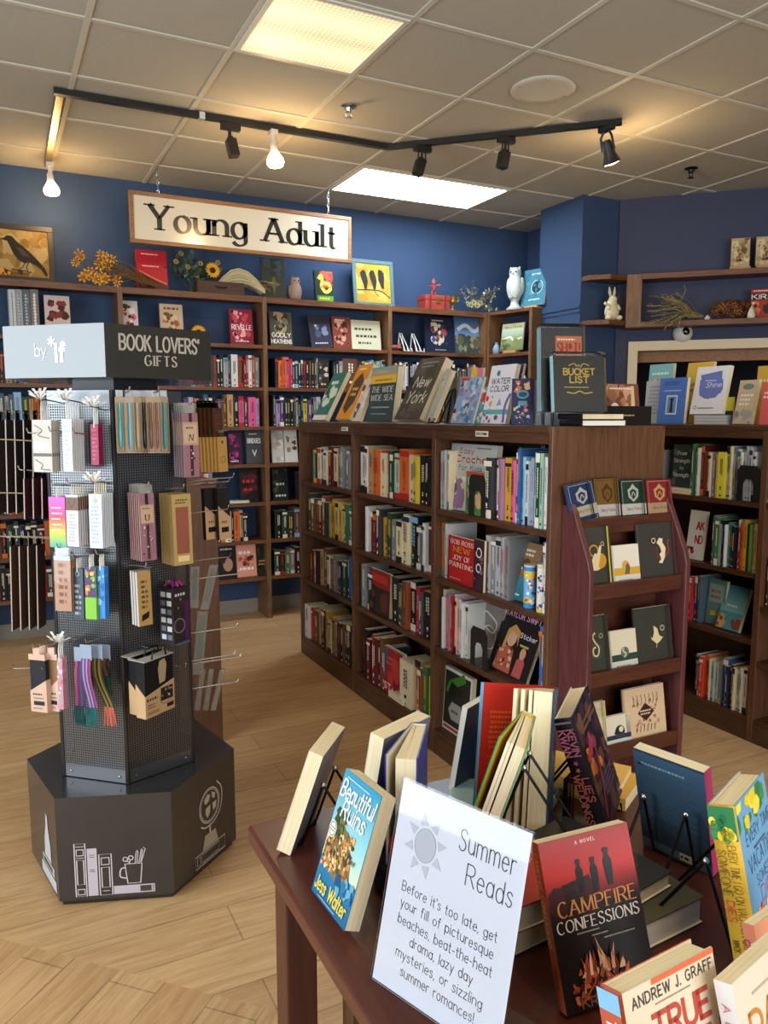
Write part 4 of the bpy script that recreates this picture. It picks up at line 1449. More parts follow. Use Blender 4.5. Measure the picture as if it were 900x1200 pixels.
def flower(m, p, n, r, petal, core, k=12, mat=None):
    n = V(n).normalized()
    a = n.orthogonal().normalized(); b = n.cross(a)
    for i in range(k):
        t0 = 2 * PI * i / k
        dr = a * math.cos(t0) + b * math.sin(t0)
        sd = n.cross(dr)
        p0, p1 = V(p) + dr * r * 0.3, V(p) + dr * r + n * r * 0.12
        md = V(p) + dr * r * 0.7 + n * r * 0.14
        m.face([p0 - sd * r * 0.06, md - sd * r * 0.17, p1, md + sd * r * 0.17, p0 + sd * r * 0.06], rgb(petal))
    prev = m.col
    m.set(c=core); m.blob(V(p) + n * r * 0.06, r * 0.36, 5, (1, 1, 0.5) if abs(n.z) > 0.7 else (1, 0.5, 1)); m.col = prev


# dried yellow flower bunch drooping over the shelf edge
def dried_bunch(px, py, label):
    e = thing('dried_flower_bunch', label, 'flowers', top_at(px, py, 0.03))
    rnd = random.Random(31)
    st = M(MATTE, '7a5a2c'); fl = M(MATTE, 'd29a2c')
    for i in range(22):
        s0 = V((0.34 + rnd.uniform(-.05, .05), rnd.uniform(0.0, .07), 0.02 + rnd.random() * 0.02))
        tip = V((rnd.uniform(-.17, .1), rnd.uniform(-.09, .05), rnd.uniform(-.0, .19)))
        if tip.z < 0.03:
            tip.y = rnd.uniform(-.10, -.06)
        mid = (s0 + tip) / 2 + V((0, 0, 0.05))
        st.tube([s0, mid, tip], 0.0022, 5)
        if i < 13:
            for _ in range(3):
                flower(fl, tip + V((rnd.uniform(-.02, .02), rnd.uniform(-.02, .01), rnd.uniform(-.02, .02))), (rnd.uniform(-.6, .6), -1, rnd.uniform(-.2, .7)), 0.026 + rnd.random() * .016, rnd.choice(['d9a036', 'c8871f', 'e0b450']), '8a5a1c', 6)
        else:
            for _ in range(6):
                leaf(st, s0.lerp(tip, rnd.random()) + V((0, 0, 0.02)), rdir(rnd), 0.04, 0.008, rnd.choice(['8a6a34', 'a3813f', '6a4f28']))
    st.build('stems', e); fl.build('blossoms', e)


dried_bunch(118, 330, 'dried yellow flower bunch drooping over the top shelf, right of the raven picture')
# sunflower arrangement in front of a brown box, straw bundle lying over it
e = thing('sunflower_arrangement', 'sunflower and eucalyptus arrangement beside the red hardcover', 'flowers', top_at(228, 338, 0.09))
rnd = random.Random(5)
m = M(MATTE, '4c5c48')
for i in range(150):
    c = V((rnd.gauss(0.0, .075), rnd.gauss(-.02, .03), 0.10 + abs(rnd.gauss(0, .07))))
    c.z = max(c.z, 0.03); c.y = min(c.y, 0.09)
    leaf(m, c, rdir(rnd, 0.1, (0, -.4, 0)), 0.055, 0.036, rnd.choice(['4d6350', '5e7462', '3d4e3c', '76866a', '5a6640']))
for i in range(9):
    m.set(c='4a5030'); m.tube([(rnd.gauss(0, .03), rnd.gauss(0, .02), 0.0), (rnd.gauss(-.02, .08), rnd.gauss(0, .03), 0.2)], 0.002, 4)
m.build('foliage', e)
m = M(MATTE, 'd9a427')
flower(m, (0.115, -0.07, 0.16), (0.2, -1, 0.2), 0.06, 'e2a92a', '3a2412', 16)
for p in ((-0.14, -.06, .2), (-.06, -.07, .17), (0.03, -.07, .2), (-.1, -.05, .26), (0.16, -.05, .22), (0.0, -0.06, .12)):
    flower(m, p, (0.1, -1, 0.3), 0.022, 'd8b04a', '7a5a20', 8)
m.build('blossoms', e)
e = thing('wooden_crate', 'small dark brown wooden box between the sunflowers and the straw bundle', 'box', top_at(262, 342, 0.06))
CR = wood('crate_wood', '33221a', '553a2a', 0.6, 'X')
m = M(CR)
m.box((-0.2, -0.05, 0), (0.14, -0.038, 0.085)); m.box((-0.2, 0.05, 0), (0.14, 0.062, 0.085)); m.box((-0.2, -0.0375, 0), (-0.188, 0.0495, 0.085)); m.box((0.128, -0.0375, 0), (0.14, 0.0495, 0.085)); m.box((-0.1875, -0.0375, 0), (0.1275, 0.0495, 0.012))
m.build('box_body', e, bevel=0.002)
m = M(BLACKW); m.tube([(-0.07, -0.052, 0.05), (-0.06, -0.075, 0.04), (0.0, -0.075, 0.04), (0.01, -0.052, 0.05)], 0.004, 6); m.build('handle', e)
e = thing('straw_bundle', 'arched bundle of pale straw with a frayed end, under the sign', 'decoration', top_at(282, 338, 0.14))
rnd = random.Random(8)
m = M(MATTE, 'cfc097'); fr = M(MATTE, 'b08a4a')
for i in range(170):
    f = rnd.uniform(-1, 1)
    yy = rnd.uniform(-.07, .05)
    h = 0.16 + 0.03 * rnd.random()
    pts = []
    for k in range(7):
        u = k / 6
        pts.append((-0.19 + 0.36 * u + yy * 0.2, yy * (0.5 + u), 0.02 + h * math.sin(PI * min(1, 0.08 + u * 0.86)) * (0.72 + 0.28 * f)))
    m.set(c=rnd.choice(['d8caa0', 'cbb98a', 'e2d8b6', 'b9a878'])); m.tube(pts, 0.0035, 4)
for i in range(70):
    p0 = V((0.15 + rnd.uniform(-.05, .03), rnd.uniform(-.07, .04), 0.06 + rnd.random() * 0.07))
    fr.set(c=rnd.choice(['b8924e', 'd0b070', '8e6a34'])); fr.tube([p0, p0 + V((rnd.uniform(.0, .07), rnd.uniform(-.03, .01), rnd.uniform(-.055, .01)))], 0.002, 4)
m.build('straw', e); fr.build('frayed_end', e)['label'] = 'frayed golden straw ends'
e = thing('small_sunflower', 'single small orange sunflower behind the spinner header', 'flowers', V((at(232, 378, 'y', WF + .06).x, WF + 0.06, WZ[6] + 0.0005)))
m = M(MATTE, 'd8a02a'); flower(m, (0, -.01, 0.075), (-.2, -1, .3), 0.055, 'd99a25', '4a2c12', 16); m.build('blossom', e)
m = M(MATTE, '55602f'); m.tube([(0.03, 0.05, 0.004), (0.01, 0.03, 0.05), (0, 0.0, 0.075)], 0.004, 6)
for i in range(8):
    leaf(m, (0.02, 0.03, 0.02), rdir(random.Random(i), 0.4), 0.05, 0.025, '4e5a30')
m.build('stem', e)


def owl(name, label, loc, s, c, pedestal, cat='figurine', rz=0.0):
    e = thing(name, label, cat, loc, (0, 0, rz))
    mt = plain(name + '_glaze', c, 0.45, noise=0.18, scale=60, bump=0.3)
    z0 = 0
    if pedestal:
        m = M(mt); m.lathe([(0.055, 0), (0.058, 0.01), (0.045, 0.02), (0.03, 0.035), (0.027, 0.06), (0.034, 0.075), (0.042, 0.082), (0, 0.083)], 24); m.T = Matrix.Identity(4); m.build('pedestal', e, smooth=True); z0 = 0.078
    m = M(mt)
    m.lathe([(0.0, 0.0), (0.036, 0.002), (0.052, 0.03), (0.058, 0.07), (0.054, 0.11), (0.043, 0.145), (0.04, 0.155), (0.043, 0.175), (0.04, 0.2), (0.026, 0.215), (0, 0.22)], 24, (0, 0, z0))
    for sx in (-1, 1):
        m.blob((0.05 * sx, 0.012, z0 + 0.09), 0.03, 8, (0.5, 0.95, 2.0))        # folded wings
        m.lathe([(0.012, 0), (0.008, 0.014), (0, 0.028)], 8, (0.027 * sx, 0, z0 + 0.2), (0.35 * sx, 0, 1))
        m.blob((0.018 * sx, -0.032, z0 + 0.183), 0.015, 8, (1, 0.5, 1))
        m.blob((0.02 * sx, -0.04, z0 + 0.008), 0.014, 6, (1, 1.2, 0.6))
    m.blob((0, -0.042, z0 + 0.17), 0.008, 6, (0.8, 1.2, 1.5))
    bd = m.build('body', e, smooth=60)
    ey = M(plain(name + '_eyes', '1d1712', 0.2))
    for sx in (-1, 1):
        ey.blob((0.018 * sx, -0.0395, z0 + 0.183), 0.0065, 6)
    ey.build('eyes', bd, smooth=True)
    e.scale = (s, s, s)
    return e


owl('owl_figurine', 'small pinkish brown owl figurine between dark green books', top_at(346, 340), 0.82, 'a38674', False)
owl('owl_statue', 'white owl statue on a pedestal at the right end of the wall case', V((3.93, 5.43, ZT + 0.0005)), 1.16, 'c3c6bd', True, 'statue', R(-55))

# red chest with figure, gold cup, silvery plant
e = thing('red_chest', 'small red leather-look chest with a brass clasp on the wall case', 'chest', top_at(508, 355, 0.09))
RC = plain('red_chest_leather', '99382a', 0.5, noise=0.2, scale=40)
m = M(RC); m.box((-0.115, -0.07, 0), (0.115, 0.07, 0.07)); m.build('chest_body', e, bevel=0.004)
m = M(RC); m.box((-0.118, -0.073, 0.0705), (0.118, 0.073, 0.115)); m.build('lid', e, bevel=0.008)
m = M(plain('brass_clasp', 'c9a65a', 0.3, 0.9)); m.box((-0.02, -0.078, 0.05), (0.02, -0.0735, 0.09)); m.build('clasp', e)
for sx in (-1, 1):
    m = M(plain('chest_strap', '6e241c', 0.5)); m.box((0.07 * sx - 0.008, -0.0765, 0.0), (0.07 * sx + 0.008, -0.0735, 0.117)); m.build('strap', e)
e = thing('toy_figure', 'small dark red toy figure with outstretched arms standing on the red chest', 'toy', top_at(508, 355, 0.09) + V((0, 0, 0.1156)))
m = M(plain('toy_red', '8a3438', 0.4))
m.tube([(-0.018, 0, 0), (-0.014, 0, 0.035), (0, 0, 0.05)], [0.01, 0.009, 0.012], 8); m.tube([(0.018, 0, 0), (0.014, 0, 0.035), (0, 0, 0.05)], [0.01, 0.009, 0.012], 8)
m.tube([(0, 0, 0.045), (0, 0, 0.085)], [0.016, 0.02], 10); m.tube([(-0.05, -0.01, 0.075), (0, 0, 0.082), (0.055, -0.02, 0.088)], 0.007, 8)
m.build('body', e, smooth=True)
m = M(plain('toy_head', 'a04a48', 0.4)); m.blob((0, 0, 0.105), 0.018, 8); m.lathe([(0.02, 0), (0.012, 0.012), (0, 0.03)], 10, (0, 0, 0.116)); m.build('head', e, smooth=True)
e = thing('gold_cup', 'small gold two-handled trophy cup right of the red chest', 'cup', top_at(530, 358, 0.08))
GOLD = plain('gold_metal', 'c3a24a', 0.3, 0.85)
m = M(GOLD); m.lathe([(0.03, 0), (0.03, 0.008), (0.012, 0.018), (0.009, 0.05), (0.014, 0.058), (0.034, 0.075), (0.04, 0.12), (0.044, 0.125), (0.038, 0.124), (0.03, 0.078), (0, 0.065)], 24); m.build('bowl', e, smooth=True)
for sx in (-1, 1):
    m = M(GOLD); m.tube([(0.036 * sx, 0, 0.08), (0.062 * sx, 0, 0.09), (0.06 * sx, 0, 0.118), (0.04 * sx, 0, 0.118)], 0.004, 6); m.build('handle', e, smooth=True)
e = thing('silvery_plant', 'spray of silvery grey dried leaves hanging over the right top shelf', 'plant', top_at(558, 362, 0.06))
rnd = random.Random(12)
m = M(MATTE, '8a8a72')
for i in range(26):
    tip = V((rnd.uniform(-.15, .22), rnd.uniform(-.10, .08), rnd.uniform(0.0, .2)))
    if tip.x < 0:
        tip.z += 0.05
    if tip.z < 0.05:
        tip.y = rnd.uniform(-.12, -.08); tip.z -= 0.04 * rnd.random()
    base = V((-0.02, 0.02, 0.03))
    m.set(c='6a6650'); m.tube([base, (base + tip) / 2 + V((0, 0, 0.04)), tip], 0.002, 4)
    for j in range(9):
        p = base.lerp(tip, 0.35 + 0.65 * rnd.random()) + V((0, 0, 0.02))
        leaf(m, p, rdir(rnd, 0.2, (0, -.2, 0)), 0.034, 0.018, rnd.choice(['9c9a80', 'b8b496', '75755c', 'c9c4a8', '86826a']))
m.build('leaves', e)
m = M(MATTE, 'b7a678')
for i in range(4):
    flower(m, (-0.1 + 0.03 * i, -0.07, 0.05 + 0.02 * (i % 2)), (0, -1, 0.3), 0.03, 'c0b080', '8a7440', 8)
m.build('dry_flowers', e)

# wire easels and the red model on the second tier
def easel(name, label, loc, s, mat, rz=0.0, group=None):
    e = thing(name, label, 'stand', loc, (0, 0, rz), group)
    for sx in (-1, 1):
        m = M(mat)
        x = 0.03 * sx
        m.tube([(x * 0.75, -0.05, 0.022), (x * 0.75, -0.058, 0.003), (x * 0.75, -0.03, 0.003), (x * 0.4, 0.035, 0.13), (x * 0.4 + 0.006, 0.04, 0.135), (x * 1.1, 0.03, 0.003)], 0.0034, 6)
        m.build('leg', e, smooth=True)
    m = M(mat); m.tube([(-0.0225, -0.03, 0.004), (0.0225, -0.03, 0.004)], 0.003, 6); m.tube([(-0.013, 0.034, 0.128), (0.013, 0.034, 0.128)], 0.003, 6)
    m.build('cross_wire', e)
    e.scale = (s, s, s)
    return e


WHW = plain('white_wire', 'd9d9d2', 0.4)
for px in (473.5, 488):
    p = at(px, 404, 'y', WF + 0.07)
    easel('wire_easel', 'empty white wire easel on the second tier, %s of the pair' % ('left' if px < 480 else 'right'), (p.x, WF + 0.07, WZ[6] + 0.0008), 1.15, WHW, R(20), 'white easels')
e = thing('toy_airship', 'small dull red model craft lying left of the white wire easels', 'toy', V((at(461, 402, 'y', WF + .06).x, WF + 0.06, WZ[6] + 0.026)))
m = M(plain('airship_red', '8b3a33', 0.5))
m.tube([(-0.07, 0, -0.006), (-0.05, 0, 0), (0.03, 0, 0.004), (0.07, 0, 0.004)], [0.004, 0.02, 0.022, 0.006], 12); m.build('hull', e, smooth=True)
m = M(plain('airship_fin', 'a35a48', 0.5)); m.box((0.02, -0.05, -0.003), (0.05, 0.05, 0.003)); m.box((0.04, -0.003, 0.0), (0.065, 0.003, 0.04)); m.build('fins', e)
m = M(plain('airship_skid', '5a2622', 0.5)); m.box((-0.04, -0.015, -0.0255), (0.04, 0.015, -0.018)); m.build('skid', e)

# corner bay: landscape book on a wooden stand, teal book above, snowy toy owl below
ND = V((math.cos(R(-76)), math.sin(R(-76)), 0))
NN = V((ND.y, -ND.x, 0))
def stand_wood(loc, d, label, group):
    d = V(d)
    e = thing('book_stand', label, 'stand', loc, (0, 0, math.atan2(d.y, d.x)), group)
    W_ = wood('light_stand_wood', 'a87a42', 'c89a5e', 0.5, 'X')
    m = M(W_); m.box((-0.07, -0.035, 0), (0.07, -0.02, 0.022)); m.prism([(-0.07, -0.02), (0.07, -0.02), (0.07, 0.03), (-0.07, 0.03)], 0.0, 0.012); m.build('ledge', e, bevel=0.002)
    for sx in (-1, 1):
        m = M(W_); m.poly([(0.04 * sx - 0.006, 0.03, 0), (0.04 * sx + 0.006, 0.03, 0), (0.04 * sx - 0.006, 0.0301, 0.012), (0.04 * sx + 0.006, 0.0301, 0.012), (0.04 * sx - 0.006, 0.05, 0.15), (0.04 * sx + 0.006, 0.05, 0.15), (0.04 * sx - 0.006, 0.06, 0.15), (0.04 * sx + 0.006, 0.06, 0.15), (0.04 * sx - 0.006, 0.045, 0.0), (0.04 * sx + 0.006, 0.045, 0.0)],
                          [(0, 1, 3, 2), (2, 3, 5, 4), (4, 5, 7, 6), (6, 7, 9, 8), (8, 9, 1, 0), (0, 2, 4, 6, 8), (1, 9, 7, 5, 3)]); m.build('upright', e)
    return e


c6 = V((3.818, 5.655, 0)) + ND * 0.22 - NN * 0.06
stand_wood(c6 + V((0, 0, WZ[6] + 0.0005)), ND, 'pale wooden stand holding the landscape book in the corner bay', 'wooden book stands')
face_book(c6 + NN * 0.012 + V((0, 0, WZ[6] + 0.0225)), ND, 0.235, 0.225, 0.012, 0.13, 'b9b88e', [('g', 0, 0, 1, 0.62, '6f7a4a', 'a9ac7c'), ('g', 0, 0.55, 1, 0.8, '9fb3a4', 'c8c79f'), T('Harry Potter', 0.5, 0.82, 0.1, '2a2a26', 'serif', 0.16, fit=0.84), ('l', [(0.1, 0.42), (0.4, 0.5), (0.6, 0.36), (0.95, 0.44)], 0.08, 'dfe2c4'), ('b', 16, 0.05, 0.05, 0.95, 0.4, ['5d6a40', '7f8a58', '4a5838'], 0.1)], 'green landscape book with black title on the wooden stand in the corner bay', GRP_WALL, hard=True)
c7 = V((3.818, 5.655, 0)) + ND * 0.40 - NN * 0.10
stand_wood(c7 + V((0, 0, ZT + 0.0005)), ND, 'pale wooden stand on the corner bay top under the teal book', 'wooden book stands')
face_book(c7 + NN * 0.012 + V((0, 0, ZT + 0.0225)), ND, 0.24, 0.30, 0.012, 0.16, '46808f', [('d', 0.62, 0.5, 0.2, '23323c'), ('o', 0.62, 0.5, 0.24, 0.02, 'cfe4e4'), ('m', 0.2, 0.82, 0.85, 0.9, 'd8ecec'), ('m', 0.2, 0.12, 0.8, 0.2, 'd8ecec'), ('b', 18, 0.05, 0.1, 0.95, 0.9, ['5a94a2', '3d7686'], 0.08)], 'teal book with a dark round emblem, leaning beside the white owl statue', GRP_WALL, hard=True)
sp = V((3.818, 5.655, WZ[5])) + ND * 0.30 - NN * 0.06
e = thing('toy_owl', 'white plush snowy owl toy in the corner bay behind the colouring books', 'toy', sp + V((0, 0, 0.0005)), (0, 0, R(-65)))
PW = plain('white_plush', 'e4e4e0', 0.95, noise=0.1, scale=90, bump=0.5)
m = M(PW); m.lathe([(0, 0), (0.045, 0.004), (0.062, 0.04), (0.06, 0.085), (0.045, 0.115)], 20); m.blob((0, -0.005, 0.14), 0.052, 10, (1.08, 1, 0.92)); m.build('body', e, smooth=True)
for sx in (-1, 1):
    m = M(PW); m.blob((0.058 * sx, 0.005, 0.07), 0.03, 8, (0.45, 0.9, 1.7)); m.build('wing', e, smooth=True)
    m = M(plain('plush_eye', '1c1a14', 0.2)); m.blob((0.02 * sx, -0.052, 0.148), 0.008, 6); m.build('eye', e, smooth=True)
m = M(plain('plush_beak', '2a2620', 0.4)); m.lathe([(0.008, 0), (0, 0.018)], 8, (0, -0.052, 0.134), (0, -0.6, -0.8)); m.build('beak', e, smooth=True)
e = thing('blue_ornament', 'small pale blue ornament left of the landscape book in the corner bay', 'ornament', V((3.818, 5.655, WZ[6] + 0.0005)) + ND * 0.06 - NN * 0.05)
m = M(plain('ornament_blue', '7d96a4', 0.35)); m.lathe([(0.022, 0), (0.03, 0.01), (0.034, 0.04), (0.022, 0.07), (0.012, 0.085), (0.016, 0.1), (0, 0.102)], 18); m.build('vase_body', e, smooth=True)

# the long hanging sign with its chains
SY = 5.45
SX0, SX1, SZ0, SZ1 = 0.842, 2.44, 2.60, 2.995
a = at(151, 223, 'y', SY); b = at(412, 309, 'y', SY); a2 = at(153.5, 283, 'y', SY); b2 = at(412, 253.5, 'y', SY)
SX0, SX1, SZ1, SZ0 = (a.x + a2.x) / 2, (b.x + b2.x) / 2, (a.z + b2.z) / 2, (a2.z + b.z) / 2
e = thing('hanging_sign', 'long white hanging sign reading Young Adult in a thin wooden frame', 'sign', (SX0, SY, SZ0))
sw, sh = SX1 - SX0, SZ1 - SZ0
FW = wood('sign_frame_wood', '7a5230', 'a3754a', 0.4, 'X')
bw = 0.026
m = M(FW); m.box((0, 0, 0), (sw, 0.04, bw)); m.box((0, 0, sh - bw), (sw, 0.04, sh)); m.box((0, 0, bw), (bw, 0.04, sh - bw)); m.box((sw - bw, 0, bw), (sw, 0.04, sh - bw)); m.build('frame', e, bevel=0.003)
SGN = printed('glossy_sign_face', 0.22, 0.5, 0.4)
m = M(SGN, 'd8cfb8'); m.box((bw, 0.008, bw), (sw - bw, 0.03, sh - bw))
pl = Plane((bw, 0.0078, bw), (1, 0, 0), (0, 0, 1))
iw, ih = sw - 2 * bw, sh - 2 * bw
text(m, pl, 'Young Adult', iw * 0.5, ih * 0.25, ih * 0.58, '2f2d2b', 0.205, 0.2, 'serif', 'c', fit=iw * 0.87)
m.build('sign_panel', e)
for k, cx in enumerate((1.067, 2.283)):
    m = M(CHROME)
    z = ZC - 0.012
    n = 0
    zb = SZ1 - 0.004
    L = 0.034
    while z - L > zb - 0.012:
        dx, dy = (0.006, 0) if n % 2 else (0, 0.006)
        pts = [(dx, dy, 0), (dx, dy, -L + 0.006), (0, 0, -L), (-dx, -dy, -L + 0.006), (-dx, -dy, 0), (0, 0, 0.006), (dx, dy, 0)]
        m.tube([(cx - SX0 + x, 0.02 + y, z + zz - SZ0) for x, y, zz in pts], 0.0022, 5)
        z -= L - 0.004
        n += 1
    m.build('chain', e, smooth=True)

# ------------------------------------------------------------------ diagonal wall shelf and pillar shelf displays
e = thing('rabbit_figurine', 'cream carved rabbit figurine on the pillar shelf', 'figurine', (4.245, 4.625, 2.2706), (0, 0, R(-10)))
RB = plain('rabbit_cream', 'd8cba6', 0.7, noise=0.2, scale=90, bump=0.6)
m = M(RB)
m.blob((0, 0, 0.065), 0.06, 10, (0.95, 0.8, 1.1)); m.blob((0, 0.0, 0.125), 0.04, 8, (1, 0.9, 1)); m.blob((0.0, -0.01, 0.155), 0.032, 8, (1, 1.05, 0.95))
for sx in (-1, 1):
    m.tube([(0.012 * sx, 0, 0.175), (0.02 * sx, 0.004, 0.21), (0.024 * sx, 0.006, 0.25)], [0.008, 0.012, 0.004], 8)
    m.tube([(0.04 * sx, -0.01, 0.11), (0.045 * sx, -0.035, 0.08)], [0.016, 0.013], 8); m.blob((0.045 * sx, -0.03, 0.02), 0.028, 8, (0.8, 1.2, 0.7))
m.tube([(-0.035, -0.01, 0.11), (-0.075, -0.02, 0.125)], [0.014, 0.012], 8)
m.build('body', e, smooth=60)


def w45(s, f, z):
    return O45 + D45 * s + N45 * f + V((0, 0, z))


def sof(px, py, f):
    """distance along the diagonal wall of a pixel, f metres out from it"""
    p = at_plane(px, py, O45 + N45 * f, N45)
    return (p - O45).dot(D45)


e = thing('dried_grass_bunch', 'bunch of dried grasses drooping from the lower diagonal shelf', 'plant', w45(sof(797, 365, .12), 0.12, 2.2556), (0, 0, R(-45)))
rnd = random.Random(21)
m = M(MATTE, 'a08a55')
for i in range(34):
    b0 = V((rnd.uniform(0.06, .17), rnd.uniform(-.03, .04), 0.015 + .02 * rnd.random()))
    tip = V((rnd.uniform(-.24, .02), rnd.uniform(-.10, .0), rnd.uniform(-.02, .2)))
    if tip.z < 0.03:
        tip.y = -.13; tip.z -= 0.06 * rnd.random()
    md = (b0 + tip) / 2 + V((0, 0, 0.04)); md.z = max(md.z, .03)
    m.set(c=rnd.choice(['9c8650', 'b59f66', '7a6a3c', '8f8a50'])); m.tube([b0, md, tip], 0.002, 4)
    for j in range(7):
        leaf(m, md.lerp(tip, 0.3 + 0.1 * j), (tip - md).normalized() + rdir(rnd) * 0.5, 0.045, 0.008, rnd.choice(['b8a46c', '9a8a50', 'cbbb88', '77703e']))
m.tube([(0.0, -.03, 0.14), (0.03, -.04, 0.22), (0.02, -.04, 0.26)], 0.0025, 4)
m.build('grasses', e)
e = thing('dried_hydrangea', 'rust brown dried hydrangea cluster beside the dried grasses', 'flowers', w45(sof(856, 365, .12), 0.11, 2.2556), (0, 0, R(-45)))
m = M(MATTE, '8a4a26')
for i in range(170):
    v_ = rdir(rnd, 0.25)
    p = V((v_.x * 0.14, v_.y * 0.06, 0.075 + v_.z * 0.062))
    flower(m, p, v_, 0.02 + 0.008 * rnd.random(), rnd.choice(['8e4f28', 'a5622f', '6e3d22', 'b87c42', '77602c']), '54301a', 5)
m.build('florets', e)
m = M(MATTE, '5a4a28'); m.tube([(0.1, 0, 0.03), (0.2, 0.02, 0.012)], 0.005, 6); m.build('stem', e)
e = thing('seashell', 'small white shell at the foot of the dried hydrangea', 'shell', w45(sof(829, 371, .17), 0.17, 2.2556))
m = M(plain('shell_white', 'd9d2c4', 0.4)); m.lathe([(0, 0), (0.016, 0.002), (0.022, 0.012), (0.014, 0.022), (0.004, 0.034), (0, 0.035)], 14); m.build('shell_body', e, smooth=True)
s0 = sof(888, 350, .12)
face_book(w45(s0 + 0.03, 0.13, 2.2556), D45, 0.15, 0.21, 0.022, 0.1, 'a8301f', [('r', 0, 0.62, 1, 0.86, '2a2422'), T('KIRS', 0.5, 0.66, 0.15, 'e8ded0', wd=0.2, fit=0.9), ('b', 10, 0.1, 0.1, 0.9, 0.55, ['d8c8b4', '2a2422', 'c8743a'], 0.16), ('m', 0.1, 0.9, 0.9, 0.97, 'e8ded0')], 'red and black book at the right end of the lower diagonal shelf', 'diagonal shelf books')
e = thing('white_gnome', 'small white and brown gnome-like figure before the red and black book', 'figurine', w45(sof(881, 360, .18), 0.175, 2.2556))
m = M(plain('gnome_white', 'd6cbbb', 0.7)); m.lathe([(0.024, 0), (0.028, 0.02), (0.02, 0.05), (0, 0.09)], 14); m.build('body', e, smooth=True)
m = M(plain('gnome_brown', '8a5a38', 0.7)); m.blob((0.02, -0.01, 0.025), 0.02, 8); m.build('tail', e, smooth=True)
for k, (a, b) in enumerate(((856, 878), (885, 912))):
    s0, s1 = sof(a, 305, .1), sof(b, 305, .1)
    cc = w45((s0 + s1) / 2, 0.11, 2.6056)
    d_ = D45
    e2 = stand_wood(cc, D45, 'pale wooden stand under the %s map-patterned book' % ('left' if k == 0 else 'right'), 'stands on the top diagonal shelf')
    face_book(cc + N45 * 0.012 + V((0, 0, 0.0225)), D45, s1 - s0, 0.205, 0.03, 0.1, 'b7a176', [('b', 40, 0.02, 0.02, 0.98, 0.98, ['8f7248', 'c9b68a', 'a2845a', '6f5436', 'd6c69c'], 0.12), ('p', [(0.5, 0.3), (0.35, 0.18), (0.65, 0.18)], '3a2c1e')], 'tan map-patterned book on a stand, %s on the top diagonal shelf' % ('first' if k == 0 else 'second'), 'diagonal shelf books', hard=True, spine='4a2f1e')
e = thing('dome_camera', 'white round dome camera with a black lens on the dark blue diagonal wall', 'camera', w45(sof(800, 391, 0.02), 0.0008, at_plane(800, 391, O45, N45).z), (0, 0, R(-45)))
m = M(plain('camera_white', 'cfccc4', 0.4)); m.lathe([(0.052, 0), (0.054, 0.012), (0.05, 0.025)], 28, (0, 0, 0), (0, -1, 0)); m.blob((0, -0.022, 0), 0.049, 12, (1, 0.62, 1)); m.build('housing', e, smooth=True)
m = M(plain('camera_lens', '100e0d', 0.15)); m.blob((0.012, -0.04, 0.006), 0.025, 10, (1, 0.6, 1)); m.build('lens', e, smooth=True)
m = M(CHROME); m.blob((0.014, -0.0545, 0.008), 0.005, 6); m.build('lens_glint', e, smooth=True)
e.scale = (1.35, 1.35, 1.35)

# ------------------------------------------------------------------ cover-out books in and on the island
def side_face(px0, px1, py_top, z, xp, front, ops, label, lean=0.1, group='cover-out books of the island bookcase', hard=False, t_=0.02, h_=None, ymid=None, d=AISLE, py_ref=None, **kw):
    """cover towards the aisle (facing -x) on the plane x = xp; px0, px1 = its left and right foot"""
    pr_ = py_ref or 495
    a, b = at(px0, pr_, 'x', xp), at(px1, pr_, 'x', xp)
    if h_ is None:
        h_ = (at((px0 + px1) / 2, py_top, 'x', xp + 0.04).z - z) / math.cos(lean)
    return face_book((xp, (a.y + b.y) / 2, z + 0.0005), d, abs(a.y - b.y) * 0.985, h_, t_, lean, front, ops, label, group, hard, **kw)


GT = 'books displayed on top of the island bookcase'
zt = ITOP
side_face(522, 577, 521, IZ[3], 1.79, 'a9aaa6', [('r', 0.02, 0.02, 0.98, 0.98, 'b4b4ae'), T('Easy', 0.36, 0.86, 0.075, '9b2747', 'mono', 0.15, fit=0.3), T('Crochet', 0.5, 0.73, 0.095, 'a82a2a', 'mono', 0.2, fit=0.72), T('for Kids', 0.46, 0.61, 0.075, '2f6f74', 'mono', 0.16, fit=0.5), ('b', 12, 0.08, 0.08, 0.45, 0.45, ['5a4a6a', 'c8b8a0', '8a6a8a', 'd8d0c4'], 0.1), ('m', 0.55, 0.93, 0.9, 0.96, '44444a')], 'grey crochet book for kids, cover-out on the near top shelf', py_ref=600)
side_face(545, 566, 552, IZ[3], 1.765, '4f7a4a', [('r', 0.0, 0.9, 1, 1, 'b5443a'), T('HOW', 0.5, 0.7, 0.15, 'e6dcc0', wd=0.18, fit=0.7), ('b', 10, 0.1, 0.1, 0.9, 0.6, ['7d9a5a', 'c8a070', '3c5a38'], 0.16)], 'small green book before the grey crochet book', py_ref=600, lean=0.02)


